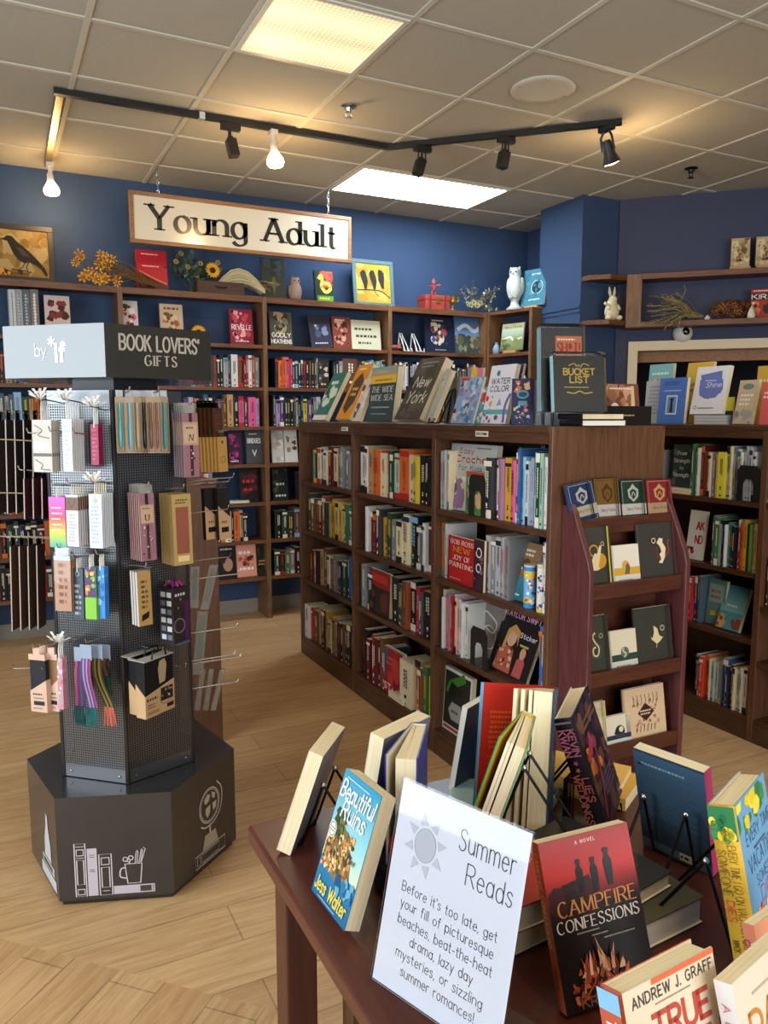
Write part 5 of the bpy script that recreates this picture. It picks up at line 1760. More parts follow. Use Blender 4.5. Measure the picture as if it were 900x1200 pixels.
def bookend(loc, label, h_=0.17):
    e = thing('bookend', label, 'bookend', loc, (0, 0, R(-90)), 'black bookends')
    m = M(DBLK)
    w2 = 0.062
    arch = [(-w2, 0), (-w2, h_ * 0.86), (-w2 * 0.7, h_), (w2 * 0.7, h_), (w2, h_ * 0.86), (w2, 0), (w2 * 0.45, 0), (w2 * 0.45, h_ * 0.5), (w2 * 0.25, h_ * 0.62), (-w2 * 0.25, h_ * 0.62), (-w2 * 0.45, h_ * 0.5), (-w2 * 0.45, 0)]
    n = len(arch)
    quads = [(0, 1, 10, 11), (1, 2, 9, 10), (2, 3, 8, 9), (3, 4, 7, 8), (4, 5, 6, 7)]
    m.poly([(x, 0, z) for x, z in arch] + [(x, 0.0015, z) for x, z in arch], quads + [tuple(n + k for k in reversed(q)) for q in quads] + [(i, n + i, n + (i + 1) % n, (i + 1) % n) for i in range(n)])
    m.build('plate', e)
    m = M(DBLK); m.box((-w2, 0.0016, 0), (w2, 0.10, 0.0012)); m.build('foot', e)
    return e


p = at(560, 600, 'x', 1.757)
bookend((1.757, at(559, 580, 'x', 1.757).y, IZ[3] + 0.0006), 'black arched metal bookend on the near top shelf of the island')
bookend((1.757, at(561, 750, 'x', 1.757).y, IZ[1] + 0.0006), 'black arched metal bookend on the near third shelf of the island')
side_face(604, 630, 521, IZ[3], 1.93, '1c1f1d', [T('PAINT', 0.5, 0.86, 0.09, '4f8f3e', wd=0.2, fit=0.92), ('b', 16, 0.1, 0.1, 0.9, 0.8, ['2c4a2c', '3a6a34', '24282a'], 0.12)], 'tall black book with green capitals behind thin white spines', py_ref=610, lean=0.03)
side_face(524, 556, 628, IZ[2], 1.775, 'b02424', [('r', 0.0, 0.0, 0.05, 1, '7c1618'), T('BOB ROSS', 0.5, 0.84, 0.095, 'efe6d8', 'serif', 0.17, fit=0.82), T('NEW', 0.5, 0.67, 0.12, 'd0a83a', 'serif', 0.18, fit=0.6), T('JOY OF', 0.5, 0.5, 0.1, 'efe6d8', 'serif', 0.18, fit=0.62), T('PAINTING', 0.5, 0.34, 0.1, 'efe6d8', 'serif', 0.18, fit=0.86), ('m', 0.1, 0.06, 0.6, 0.1, 'd8a0a0')], 'red painting manual lettered in white and yellow capitals', py_ref=690, lean=0.03, hard=True)
side_face(554, 566, 630, IZ[2], 1.762, '3a2530', [('o', 0.5, 0.75, 0.25, 0.08, 'd8d0cc'), ('o', 0.5, 0.45, 0.22, 0.08, 'd8d0cc'), ('b', 12, 0.1, 0.05, 0.9, 0.95, ['5a3644', '8a5a6a', '2a1a24'], 0.12)], 'dark plum patterned book standing right of the red painting manual', py_ref=690, lean=0.02, t_=0.012)
side_face(592, 620, 636, IZ[2], 1.80, '8a6a48', [('g', 0, 0, 1, 0.4, '2f6a78', '3f8492'), ('m', 0.12, 0.75, 0.88, 0.9, 'e0d8c0', 2), ('m', 0.2, 0.5, 0.7, 0.62, 'e6e0d0', 1), ('d', 0.5, 0.62, 0.16, '5e432c'), ('m', 0.1, 0.06, 0.6, 0.12, 'd8e4e4')], 'brown and teal art book leaning back on a clear easel, near second shelf', py_ref=700, lean=0.3)


def tube_can(loc, h_, r, label, bands, cap):
    e = thing('craft_tube', label, 'tube', loc, (0, 0, 0), 'craft tubes')
    m = M(GLOSS, bands[0][2])
    n = 24
    for z0, z1, c in bands:
        m.set(c=c); m.lathe([(r, z0 * h_), (r, z1 * h_)], n)
    m.lathe([(0, 0.0), (r, 0.0)], n)
    rnd_ = random.Random(int(h_ * 1e4))
    for i in range(26):
        a, z = rnd_.uniform(PI, 1.9 * PI), rnd_.uniform(0.1, 0.85) * h_
        pl_ = Plane((r * math.cos(a) * 1.004, r * math.sin(a) * 1.004, z), (-math.sin(a), math.cos(a), 0), (0, 0, 1))
        disc(m, pl_, 0, 0, 0.004 + rnd_.random() * 0.003, rnd_.choice(cap[1]), n=6)
    m.build('barrel', e, smooth=True)
    m = M(GLOSS, cap[0]); m.lathe([(r * 1.02, h_ * 0.955), (r * 1.02, h_), (0, h_ * 1.002)], n); m.build('cap', e, smooth=True)


p = at(613, 712, 'z', IZ[2])
tube_can((1.79, at(613, 712, 'x', 1.76).y, IZ[2] + 0.0006), 0.165, 0.024, 'blue and yellow cardboard craft tube on the near second shelf', [(0, 0.12, '3f86c0'), (0.12, 0.24, 'd8b83a'), (0.24, 0.68, '6fb0dc'), (0.68, 0.86, 'd9bc48'), (0.86, 1, '3f86c0')], ('b9c4c8', ['e8e8e0', 'c83a3a', '2a5a9a']))
tube_can((1.79, at(628, 716, 'x', 1.76).y, IZ[2] + 0.0006), 0.18, 0.023, 'white patterned craft tube beside the blue and yellow one', [(0, 0.08, 'd8c05a'), (0.08, 0.92, 'dcdad4'), (0.92, 1, 'd8c05a')], ('d0ccc4', ['5a4a9a', 'c84a6a', '3a6a9a', '2a2a3a']))
side_face(549, 588, 703, IZ[1], 1.86, '7d7672', [('l', [(0.5, 0.85), (0.8, 0.7), (0.7, 0.5), (0.4, 0.6), (0.3, 0.8), (0.5, 0.85)], 0.03, 'cfc8be'), ('m', 0.1, 0.75, 0.4, 0.8, 'e0d8cc'), ('o', 0.6, 0.4, 0.2, 0.02, 'cfc8be')], 'grey craft book with white line drawing behind the bookend', py_ref=770, lean=0.05)
side_face(571, 617, 716, IZ[1], 1.80, '221a1c', [T('TAYLOR SWIFT', 0.5, 0.86, 0.085, 'd79ab8', wd=0.18, fit=0.88), ('m', 0.3, 0.95, 0.7, 0.98, 'e8dce0'), ('p', [(0.1, 0.02), (0.14, 0.3), (0.3, 0.42), (0.5, 0.38), (0.56, 0.02)], 'a8563f'), ('d', 0.38, 0.56, 0.12, 'c89a80', 0.15), ('p', [(0.2, 0.36), (0.24, 0.66), (0.38, 0.76), (0.54, 0.68), (0.56, 0.44), (0.5, 0.6), (0.36, 0.65), (0.28, 0.56), (0.28, 0.38)], 'b98a50'), ('b', 26, 0.12, 0.05, 0.55, 0.4, ['c89a80', '8a3f34', 'd8a890', '6a2f2c'], 0.03), ('p', [(0.62, 0.02), (0.64, 0.26), (0.74, 0.36), (0.84, 0.26), (0.84, 0.02)], 'a8504a'), ('d', 0.74, 0.38, 0.07, 'c08a70', 0.09), T('Sticker', 0.76, 0.6, 0.07, 'e6dce0', fit=0.4), ('m', 0.62, 0.46, 0.9, 0.52, 'd8c04a')], 'black sticker-book cover with pink capitals and singer photos, leaning back', py_ref=770, lean=0.36, t_=0.015)
side_face(516, 550, 782, IZ[0] + 0.0, 1.80, 'd0cdc4', [('r', 0.08, 0.1, 0.94, 0.95, '262a22'), ('l', [(0.2, 0.6), (0.3, 0.75), (0.55, 0.85), (0.75, 0.95)], 0.16, '3f7a2a'), ('p', [(0.2, 0.6), (0.26, 0.4), (0.3, 0.6), (0.4, 0.5), (0.5, 0.66), (0.6, 0.6), (0.7, 0.72), (0.3, 0.8)], '171a16'), ('p', [(0.35, 0.2), (0.65, 0.2), (0.76, 0.34), (0.65, 0.48), (0.35, 0.48), (0.24, 0.34)], '9a9a94'), ('m', 0.35, 0.3, 0.65, 0.38, '3a3a38', 1), ('r', 0.1, 0.03, 0.7, 0.08, 'a8443a')], 'white-bordered black book with green paint drip, near bottom shelf', py_ref=850, lean=0.06)
side_face(448, 470, 757, IZ[0], 1.775, '9c2026', [('m', 0.2, 0.62, 0.8, 0.84, 'c8584c', 2), T('STAN', 0.5, 0.08, 0.13, 'e8d8c8', wd=0.2, fit=0.8), ('b', 8, 0.1, 0.25, 0.9, 0.6, ['7a161c', 'b83a34'], 0.2)], 'red book, cover half turned out, middle bay bottom shelf', py_ref=790, lean=0.03, hard=True, t_=0.03)
side_face(432, 456, 666, IZ[1], 1.77, '8d2420', [('r', 0.0, 0.0, 1, 0.62, '2a2320'), ('r', 0.1, 0.74, 0.9, 0.92, 'b83428'), ('b', 12, 0.1, 0.05, 0.9, 0.6, ['4a342c', '5e2a24', '1c1816'], 0.15)], 'red and black book turned cover-out, middle bay third shelf', py_ref=710, lean=0.03, hard=True)

e = thing('book', 'white book lying flat on the middle bay bottom shelf before the red one', 'book', (1.757, 3.30, IZ[0] + 0.0006), (0, 0, 0), 'cover-out books of the island bookcase')
Q = Matrix(((0, 0, 1, 0), (1, 0, 0, 0), (0, 1, 0, 0), (0, 0, 0, 1)))
for m in (cover_mesh(0.16, 0.13, 0.03, 'd8d2c8'), page_mesh(0.16, 0.13, 0.03)):
    m.v = [Q @ v_ for v_ in m.v]
    m.build('cover' if m.mats[0] is PRINT else 'page_block', e)

# on top of the island (left to right)
side_face(366, 381, 440, zt, 1.83, '2f6f6c', [('m', 0.2, 0.72, 0.8, 0.86, 'd8e4dc'), ('b', 10, 0.1, 0.2, 0.9, 0.65, ['1f4a4a', '4f9484', 'c8d8c0'], 0.16), ('r', 0.0, 0.0, 1, 0.1, 'd8d4c8')], 'dark teal book leaning back steeply at the far end of the island top', lean=0.48, group=GT, t_=0.03)
side_face(393, 409, 431, zt, 1.83, 'd08a2e', [('p', [(0.2, 0.2), (0.5, 0.1), (0.8, 0.3), (0.85, 0.7), (0.5, 0.85), (0.2, 0.7)], '4a4034'), ('m', 0.2, 0.88, 0.8, 0.95, 'f0e0b8'), ('m', 0.3, 0.4, 0.7, 0.6, 'd8b06a', 2)], 'orange book with a dark shape leaning back on the island top', lean=0.46, group=GT, t_=0.04)
side_face(412, 421, 446, zt, 1.83, 'cfc0b4', [('b', 12, 0.1, 0.1, 0.9, 0.9, ['8a6a68', 'e0d4c8', '6a4a4e'], 0.2)], 'pale mauve book leaning between the orange book and the sunset-striped one', lean=0.35, group=GT, t_=0.022)
side_face(429, 459, 432, zt, 1.82, '3c4a4a', [('g', 0, 0.74, 1, 1, 'd88a3a', '6aa0a4'), ('r', 0, 0.7, 1, 0.84, 'd9b43c'), ('m', 0.15, 0.87, 0.85, 0.94, 'c8a85a'), ('m', 0.15, 0.73, 0.85, 0.79, 'b8502a'), T('THE WIDE', 0.5, 0.54, 0.1, 'dfe0d8', 'serif', 0.16, slant=0.2, fit=0.84), T('WIDE SEA', 0.5, 0.39, 0.1, 'dfe0d8', 'serif', 0.16, slant=0.2, fit=0.84), ('m', 0.12, 0.24, 0.9, 0.29, 'a8b4b0'), ('m', 0.12, 0.12, 0.8, 0.17, '8a9a98')], 'dark sea book with a yellow and orange sunset band, on the island top', lean=0.13, group=GT, t_=0.04, hard=True)
side_face(462, 491, 425, zt, 1.83, '3e3b39', [('b', 30, 0.02, 0.02, 0.98, 0.98, ['474340', '35322f', '524e4a', '2e2b29'], 0.14), T('New', 0.5, 0.52, 0.17, 'd6d2ca', 'mono', 0.1, slant=0.25, fit=0.6), T('York', 0.5, 0.26, 0.19, 'd6d2ca', 'mono', 0.1, slant=0.25, fit=0.74), ('m', 0.2, 0.9, 0.9, 0.94, '9a9690'), ('m', 0.2, 0.84, 0.8, 0.87, '9a9690')], 'large charcoal book lettered New York in white script, leaning back', lean=0.46, group=GT, t_=0.05, hard=True)
side_face(499, 505, 436, zt, 1.84, 'a9a8a4', [('b', 4, 0.1, 0.1, 0.9, 0.9, ['8f8e8a', 'b8b7b2'], 0.3)], 'pale grey slab of a book leaning behind the charcoal script book', lean=0.42, group=GT, t_=0.03, hard=True)
p = at(528, 495, 'x', 1.95)
face_book((1.98, p.y, zt + 0.0005), (0.1, -1, 0), 0.19, 0.22, 0.012, 0.1, '8f8c84', [], 'plain silver-grey board behind a black wire easel on the island top', GT, pages=False, name='display_board', cat='board')
easel('black_easel', 'black wire easel propping the grey board on the island top', (1.90, p.y - 0.02, zt + 0.0006), 1.2, BLACKW, R(-95))
side_face(527, 553, 444, zt, 1.83, '7f9cc0', [('b', 70, 0.02, 0.02, 0.98, 0.96, ['5f86b4', 'b4c8de', 'd08a78', '8a6a9a', '9ec0cf', '4a6a9a', 'c8a8a0', '3a3a54'], 0.075), ('r', 0.02, 0.93, 0.4, 1, 'b8322e')], 'blue floral patterned colouring book with a red corner label', lean=0.3, group=GT, t_=0.012)
side_face(547, 560, 433, zt, 1.93, 'd8c8c0', [('r', 0, 0.78, 0.5, 1, 'd9bc3a'), ('r', 0.5, 0.6, 1, 1, 'd87a94'), ('r', 0, 0.4, 0.5, 0.78, '4a9ab0'), ('r', 0.5, 0.2, 1, 0.6, 'c8a848'), ('b', 12, 0.1, 0.1, 0.9, 0.9, ['e8e0d8', 'b84a5a', '5a6a9a'], 0.12)], 'patchwork-coloured craft book standing behind the blue floral one', lean=0.1, group=GT, t_=0.012)
side_face(556, 565, 455, zt, 1.85, '5aa0a8', [('b', 16, 0.05, 0.05, 0.95, 0.95, ['c83a4a', '2a5a8a', 'e0d0c0', '3a8a8a'], 0.16), ('r', 0.3, 0.6, 0.9, 0.85, 'c8344a')], 'teal and red children\'s book tucked left of the watercolour book', lean=0.25, group=GT, t_=0.012)
side_face(563, 592, 430, zt, 1.83, 'd6d4dc', [T('WATER', 0.5, 0.68, 0.09, '37324c', wd=0.18, fit=0.74), T('COLOR', 0.5, 0.55, 0.09, '37324c', wd=0.18, fit=0.74), ('d', 0.35, 0.86, 0.07, '4a6a94'), ('b', 9, 0.05, 0.05, 0.3, 0.5, ['c84a4a', 'd8a03a', 'b8403a'], 0.06), ('r', 0.0, 0.16, 1, 0.24, '5aa0a0'), ('p', [(0.5, 0.3), (0.6, 0.44), (0.7, 0.32)], '8a96a8'), ('l', [(0.9, 0.02), (0.86, 0.3), (0.98, 0.5)], 0.08, '7a5aa0'), ('b', 8, 0.1, 0.02, 0.8, 0.13, ['c8a0a8', '8a4a5a', 'e8dcd8'], 0.06)], 'white book lettered WATER COLOR with paint blobs, on the island top', lean=0.22, group=GT, t_=0.02)
side_face(595, 601, 428, zt, 1.87, '5a3f86', [('b', 8, 0.1, 0.1, 0.9, 0.9, ['8a6ab0', '3a2a5a', 'd8c8e0'], 0.2)], 'purple book edge just right of the watercolour book', lean=0.2, group=GT, t_=0.012)
pc = at(612, 494, 'y', 2.46)
face_book((pc.x, 2.46, zt + 0.0005), (0.82, -0.57, 0), 0.083, 0.178, 0.02, 0.02, '25254a', [('b', 12, 0.2, 0.72, 0.8, 0.95, ['d0813a', 'e0a86a', 'b8643a'], 0.1), ('d', 0.5, 0.66, 0.28, '4f8f9a', 0.2), ('d', 0.5, 0.66, 0.2, '2a3a5e', 0.12), ('r', 0.3, 0.42, 0.7, 0.52, '5a86a0'), ('b', 20, 0.12, 0.1, 0.88, 0.48, ['c83a4a', 'd8b03a', '3a8a5a', 'd87a8a', '8ab0c0'], 0.06), ('b', 10, 0.2, 0.04, 0.85, 0.2, ['d8d0c8', 'c8a0a0'], 0.025)], 'upright dark blue colouring book with a bright animal crest', GT)
for k in range(4):
    face_book((pc.x + 0.05 + 0.030 * k, 2.425 - 0.018 * k, zt + 0.0005), (0.82, -0.57, 0), 0.021, 0.175, 0.12, 0, ['6f7276', '7d8084', '666a70', '75787c'][k], [('m', 0.3, 0.2, 0.7, 0.8, '9ea0a2', 6)], 'grey volume, %s of four beside the dark blue colouring book' % ['first', 'second', 'third', 'last'][k], 'grey volumes on the island top', pages=False)


# plastic-wrapped books at the end of the top
def wrapped(px0, px1, pyt, pyb, y, base, d, front, ops, label, t_=0.03, lean=0.08, spine=None):
    a, b = at(px0, pyb, 'y', y), at(px1, pyb, 'y', y)
    h_ = at((px0 + px1) / 2, pyt, 'y', y).z - base
    w_ = abs(b.x - a.x) / max(0.3, V(d).normalized().x)
    e = face_book(((a.x + b.x) / 2, y, base), d, w_, h_, t_, lean, front, ops, label, GT, True, spine)
    m = M(CLEAR)
    q = 0.004
    m.box((-q, -q, 0.0005), (w_ + q, t_ + q, h_ + 0.014))
    m.build('plastic_wrap', e)
    return e


DE = (0.94, -0.34, 0)
# lying stack under them
for k, (z0, c, lab) in enumerate(((0.0, 'd8d4cc', 'white-edged black book lying at the bottom of the flat stack on the island end'), (0.023, '1d1c1e', 'black book lying on top of the flat stack on the island end'))):
    e = thing('book', lab, 'book', (1.88, 2.30 + 0.01 * k, zt + 0.0006 + z0), (0, 0, R(-6 + 3 * k)), GT)
    m = cover_mesh(0.19, 0.14, 0.022, '19181a', '19181a', '19181a', True, GLOSS)
    # lay the book down: local z of the cover becomes depth
    Q = Matrix(((1, 0, 0, 0), (0, 0, -1, 0), (0, 1, 0, 0), (0, 0, 0, 1)))
    m.v = [Q @ v_ for v_ in m.v]
    m.build('cover', e)
    m = page_mesh(0.19, 0.14, 0.022, True, M(plain('white_page_edges', 'd9d6cf', 0.8) if k == 0 else PAGES))
    m.v = [Q @ v_ for v_ in m.v]
    m.build('page_block', e)
wrapped(640, 678, 384, 486, 2.27, zt + 0.047, (0.93, -0.36, 0), '2b2a28', [('r', 0.34, 0.66, 0.95, 0.9, 'b5663c'), ('m', 0.38, 0.84, 0.9, 0.88, 'e8c8a0'), T('SH*T!', 0.64, 0.7, 0.12, '9a2a1c', 'serif', 0.2, fit=0.52)], 'plastic-wrapped black book with an orange label, taller one at the island end', lean=0.1, spine='7fa0a8', t_=0.05)
wrapped(656, 703, 417, 488, 2.195, zt + 0.046, (0.95, -0.31, 0), '2d2c28', [T('My', 0.5, 0.8, 0.05, 'c9a640', fit=0.12), T('BUCKET', 0.5, 0.66, 0.11, 'd0ac42', wd=0.18, fit=0.6), T('LIST', 0.5, 0.52, 0.11, 'd0ac42', wd=0.18, fit=0.36), ('m', 0.2, 0.42, 0.8, 0.455, 'c9a640'), ('l', [(0.25, 0.35), (0.4, 0.33), (0.5, 0.37), (0.6, 0.33), (0.75, 0.35)], 0.02, 'c9a640'), ('l', [(0.3, 0.82), (0.4, 0.86), (0.46, 0.82)], 0.015, 'c9a640'), ('l', [(0.54, 0.82), (0.6, 0.86), (0.7, 0.82)], 0.015, 'c9a640')], 'plastic-wrapped black book titled in gold at the island end', lean=0.16, spine='9cc0c8')
a, b = at(709, 490, 'y', 2.195), at(764, 490, 'y', 2.195)
face_book(((a.x + b.x) / 2, 2.195, zt + 0.0005), (1, 0.03, 0), b.x - a.x, 0.072, 0.05, 0.0, '221d1b', [('m', 0.3, 0.45, 0.7, 0.6, 'b09a60', 1)], 'long black box with a tiny gold title at the island end', GT, pages=False, name='gift_box', cat='box')
a, b = at(713, 470, 'y', 2.42), at(752, 470, 'y', 2.42)
face_book(((a.x + b.x) / 2, 2.42, zt + 0.0005), (1, 0, 0), b.x - a.x, 0.165, 0.02, 0.15, '7a4a34', [('b', 26, 0.02, 0.02, 0.98, 0.98, ['8f5f44', '6a3c2a', 'a8785a', 'c89a78'], 0.14), ('d', 0.25, 0.4, 0.12, 'd8d0c8'), ('m', 0.1, 0.84, 0.9, 0.92, 'e8dccc'), ('p', [(0.7, 0.02), (0.78, 0.95), (0.86, 0.95), (0.84, 0.02)], 'd8b898')], 'brown cookery book with a spoon photo behind the long black box', GT)
a, b = at(701, 470, 'y', 2.40), at(713, 470, 'y', 2.40)
face_book(((a.x + b.x) / 2, 2.40, zt + 0.0005), (1, 0, 0), b.x - a.x, 0.165, 0.02, 0.12, '1c1a1a', [('r', 0.1, 0.08, 0.8, 0.9, 'b8b4a8'), ('m', 0.2, 0.15, 0.7, 0.85, '5a564e', 8)], 'narrow black-edged book with a pale text panel, left of the cookery book', GT)

# on top of the right case
GR = 'books on top of the right bookcase'
zr = RTOP
side_face(754, 785, 447, zr, 3.25, 'b9bcc0', [('m', 0.1, 0.2, 0.9, 0.9, '96999e', 8)], 'open pale page-like booklet left of the bright blue book', lean=0.05, group=GR, t_=0.02)
side_face(769, 801, 444, zr, 3.21, '4c74bd', [('m', 0.15, 0.84, 0.85, 0.93, '2a3f78', 2), ('m', 0.15, 0.7, 0.85, 0.74, 'c8d4e8'), ('r', 0.3, 0.2, 0.7, 0.62, 'd8dce4'), ('r', 0.34, 0.23, 0.66, 0.59, '6a8cba'), ('p', [(0.44, 0.24), (0.46, 0.5), (0.4, 0.54), (0.58, 0.57), (0.54, 0.48), (0.56, 0.24)], '22283a')], 'bright blue book with a white-framed dark tree picture', lean=0.08, group=GR)
side_face(755, 783, 428, zr, 3.36, '7fb4b8', [('r', 0.2, 0.35, 0.95, 0.75, 'c79a7c'), ('b', 12, 0.2, 0.35, 0.95, 0.75, ['a86a52', 'd8b8a0'], 0.1), ('m', 0.1, 0.8, 0.9, 0.88, 'e0ecec')], 'teal book with a pinkish picture standing at the back', lean=0.08, group=GR)
side_face(796, 826, 426, zr, 3.34, 'd0a93c', [('m', 0.2, 0.5, 0.8, 0.68, '9a6a2a', 2), ('p', [(0.05, 0.02), (0.4, 0.3), (0.3, 0.02)], '8a4a2a')], 'mustard yellow book standing behind the white watercolour one', lean=0.15, group=GR)
for k in range(3):
    e = thing('book', 'grey-edged book, %s of the flat pile under the white watercolour book' % ['bottom', 'middle', 'top'][k], 'book', (3.20 + 0.004 * k, at(852, 490, 'x', 3.2).y + 0.004 * k, zr + 0.0006 + 0.0155 * k), (0, 0, 0), GR)
    Q = Matrix(((0, 0, 1, 0), (1, 0, 0, 0), (0, 1, 0, 0), (0, 0, 0, 1)))
    m = cover_mesh(0.20, 0.15, 0.015, '8a92a6', '8a92a6', '8a92a6', False, GLOSS); m.v = [Q @ v_ for v_ in m.v]; m.build('cover', e)
    m = page_mesh(0.20, 0.15, 0.015, False, M(plain('grey_page_edges', 'c4c3c0', 0.8))); m.v = [Q @ v_ for v_ in m.v]; m.build('page_block', e)
side_face(807, 846, 431, zr + 0.047, 3.215, 'dcdde0', [('b', 5, 0.42, 0.5, 0.56, 0.62, ['5a6cb0'], 0.28), ('p', [(0.2, 0.4), (0.15, 0.6), (0.3, 0.82), (0.6, 0.86), (0.85, 0.7), (0.88, 0.5), (0.7, 0.34), (0.4, 0.32)], '5f70b4'), T('Shine', 0.58, 0.56, 0.1, 'e8e8f4', slant=0.3, wd=0.1, fit=0.46), ('m', 0.3, 0.68, 0.7, 0.72, 'd0d4ec'), ('m', 0.2, 0.1, 0.7, 0.15, '4a4a5a'), ('o', 0.14, 0.14, 0.04, 0.015, '4a4a5a')], 'white book with a blue watercolour splash on a low pile', lean=0.2, group=GR)
side_face(858, 880, 447, zr, 3.2, 'c0a988', [('d', 0.5, 0.85, 0.3, '5f7a74', 0.14), ('m', 0.15, 0.4, 0.85, 0.7, 'e6dccb', 3), ('b', 8, 0.05, 0.02, 0.95, 0.25, ['7a7a78', '5a5a5c', '9a9890'], 0.2)], 'beige book with a grey stone foot, leaning near the right edge', lean=0.2, group=GR)
side_face(882, 900, 430, zr, 3.33, 'c99f3e', [('m', 0.1, 0.6, 0.9, 0.8, 'e8d8a0', 2)], 'ochre book with a white top edge behind the coral one', lean=0.06, group=GR)
side_face(889, 910, 449, zr, 3.19, 'cf5a58', [('m', 0.1, 0.6, 0.9, 0.8, 'f0d0c8', 2)], 'coral red book cut by the right picture edge', lean=0.08, group=GR)
side_face(846, 858, 466, zr, 3.24, 'c8c43a', [('r', 0, 0, 1, 0.5, '2a2a2a')], 'little lime and black booklet between two leaning books', lean=0.03, group=GR, t_=0.008)
# in the right case
GI = 'cover-out books in the right bookcase'
side_face(786, 808, 521, RZ[3] + 0.031, 3.20, '2f3a36', [('b', 14, 0.05, 0.05, 0.95, 0.95, ['3f4c48', '24302c', '4c5a52'], 0.14), T('From', 0.5, 0.76, 0.085, 'e0ddd4', 'serif', 0.12, fit=0.44), T('Strength', 0.5, 0.58, 0.09, 'e0ddd4', 'serif', 0.12, fit=0.84), T('to', 0.5, 0.42, 0.08, 'e0ddd4', 'serif', 0.12, fit=0.2), T('Strength', 0.5, 0.25, 0.09, 'e0ddd4', 'serif', 0.12, fit=0.84)], 'dark green book lettered in white, standing on two flat books', lean=0.05, group=GI, py_ref=570)
for k in range(2):
    e = thing('book', 'cream flat book, %s of two under the dark green cover' % ['lower', 'upper'][k], 'book', (3.185, at(809, 575, 'x', 3.19).y, RZ[3] + 0.0006 + 0.0155 * k), (0, 0, 0), GI)
    Q = Matrix(((0, 0, 1, 0), (1, 0, 0, 0), (0, 1, 0, 0), (0, 0, 0, 1)))
    m = cover_mesh(0.15, 0.2, 0.015, 'cdbf9c', 'cdbf9c', 'cdbf9c', False, GLOSS); m.v = [Q @ v_ for v_ in m.v]; m.build('cover', e)
    m = page_mesh(0.15, 0.2, 0.015, False); m.v = [Q @ v_ for v_ in m.v]; m.build('page_block', e)
side_face(803, 822, 598, RZ[2], 3.20, 'd4cfc8', [T('AK', 0.72, 0.62, 0.15, 'b0302c', wd=0.2, fit=0.44), T('ND', 0.72, 0.34, 0.15, 'b0302c', wd=0.2, fit=0.44), ('b', 6, 0.05, 0.04, 0.5, 0.25, ['b0302c', '3a3030'], 0.1)], 'white book with bold red capitals beside the journal rack', lean=0.12, group=GI, py_ref=640)
side_face(826, 847, 678, RZ[1], 3.23, '5f837c', [('r', 0.1, 0.5, 0.9, 0.9, '86a39a'), ('m', 0.15, 0.55, 0.85, 0.8, 'b04a44', 2), ('m', 0.2, 0.15, 0.8, 0.35, 'c8a83a', 1)], 'grey-green book with red lettering behind the leaning landscape one', lean=0.1, group=GI, py_ref=720)
side_face(838, 866, 688, RZ[1], 3.20, '4f8f9c', [('g', 0, 0.4, 1, 1, '7ab0b4', '3f8094'), ('b', 12, 0.02, 0.02, 0.98, 0.3, ['b0603a', '8a4630', 'c89a5a'], 0.14), ('m', 0.2, 0.5, 0.8, 0.58, 'd8dcc8', 1)], 'blue-green landscape book leaning back on the third shelf at right', lean=0.35, group=GI, py_ref=725)
bookend((3.17, 2.50, RZ[3] + 0.0006), 'black arched metal bookend on the top shelf of the right bookcase')
side_face(887, 903, 556, RZ[3], 3.175, '4a7f80', [('g', 0, 0, 1, 0.5, '9ab8a8', '3f7478'), ('m', 0.2, 0.7, 0.8, 0.8, 'e0e4dc')], 'small teal book leaning at the right end of the top shelf', lean=0.4, group=GI, py_ref=585)

# ------------------------------------------------------------------ journals on the rack
GJ = 'journals on the mahogany rack'
def journal(px0, px1, py_top, tier, front, ops, label, f=None, lean=0.16, roll=0.0, band=None, t_=0.016, wrap=False, zoff=0.0):
    z = JZ[tier] + 0.0008 + zoff
    fy = JY + JF[tier] + 0.019 if f is None else JY + f
    a, b = at(px0, 640, 'y', fy), at(px1, 640, 'y', fy)
    w_ = b.x - a.x
    h_ = (at((px0 + px1) / 2, py_top, 'y', fy + 0.02).z - z) / math.cos(lean)
    def ex(mb, ww, hh, tt):
        if band:
            pl_ = Plane((0, -0.0006, 0), (1, 0, 0), (0, 0, 1))
            x = ww * band[1]
            rect(mb, pl_, x, 0, x + 0.0055, hh, band[0], 30)
    e = face_book(((a.x + b.x) / 2, fy, z), (1, 0, 0), w_, h_, t_, lean, front, ops, label, GJ, True, extra=ex, name='journal', cat='journal', roll=roll, mat=PRINT)
    if wrap:
        m = M(CLEAR); m.box((-0.002, -0.002, 0.001), (w_ + 0.002, t_ + 0.002, h_ + 0.004)); m.build('plastic_wrap', e)
    return e


def crest(c, c2):
    return [('l', [(0.06, 0.04), (0.94, 0.04)], 0.015, c), ('l', [(0.06, 0.96), (0.94, 0.96)], 0.015, c), ('l', [(0.06, 0.04), (0.06, 0.96)], 0.015, c), ('l', [(0.94, 0.04), (0.94, 0.96)], 0.015, c),
            ('p', [(0.5, 0.46), (0.3, 0.58), (0.28, 0.76), (0.38, 0.8), (0.5, 0.9), (0.62, 0.8), (0.72, 0.76), (0.7, 0.58)], c), ('p', [(0.5, 0.52), (0.38, 0.6), (0.36, 0.72), (0.5, 0.78), (0.64, 0.72), (0.62, 0.6)], c2),
            ('l', [(0.42, 0.58), (0.5, 0.7), (0.58, 0.6)], 0.035, c)]


def hpband(c):
    return [('r', 0.0, 0.16, 1, 0.42, c), T('Harry Potter', 0.5, 0.26, 0.075, '4a4038', 'serif', 0.13, fit=0.6)]


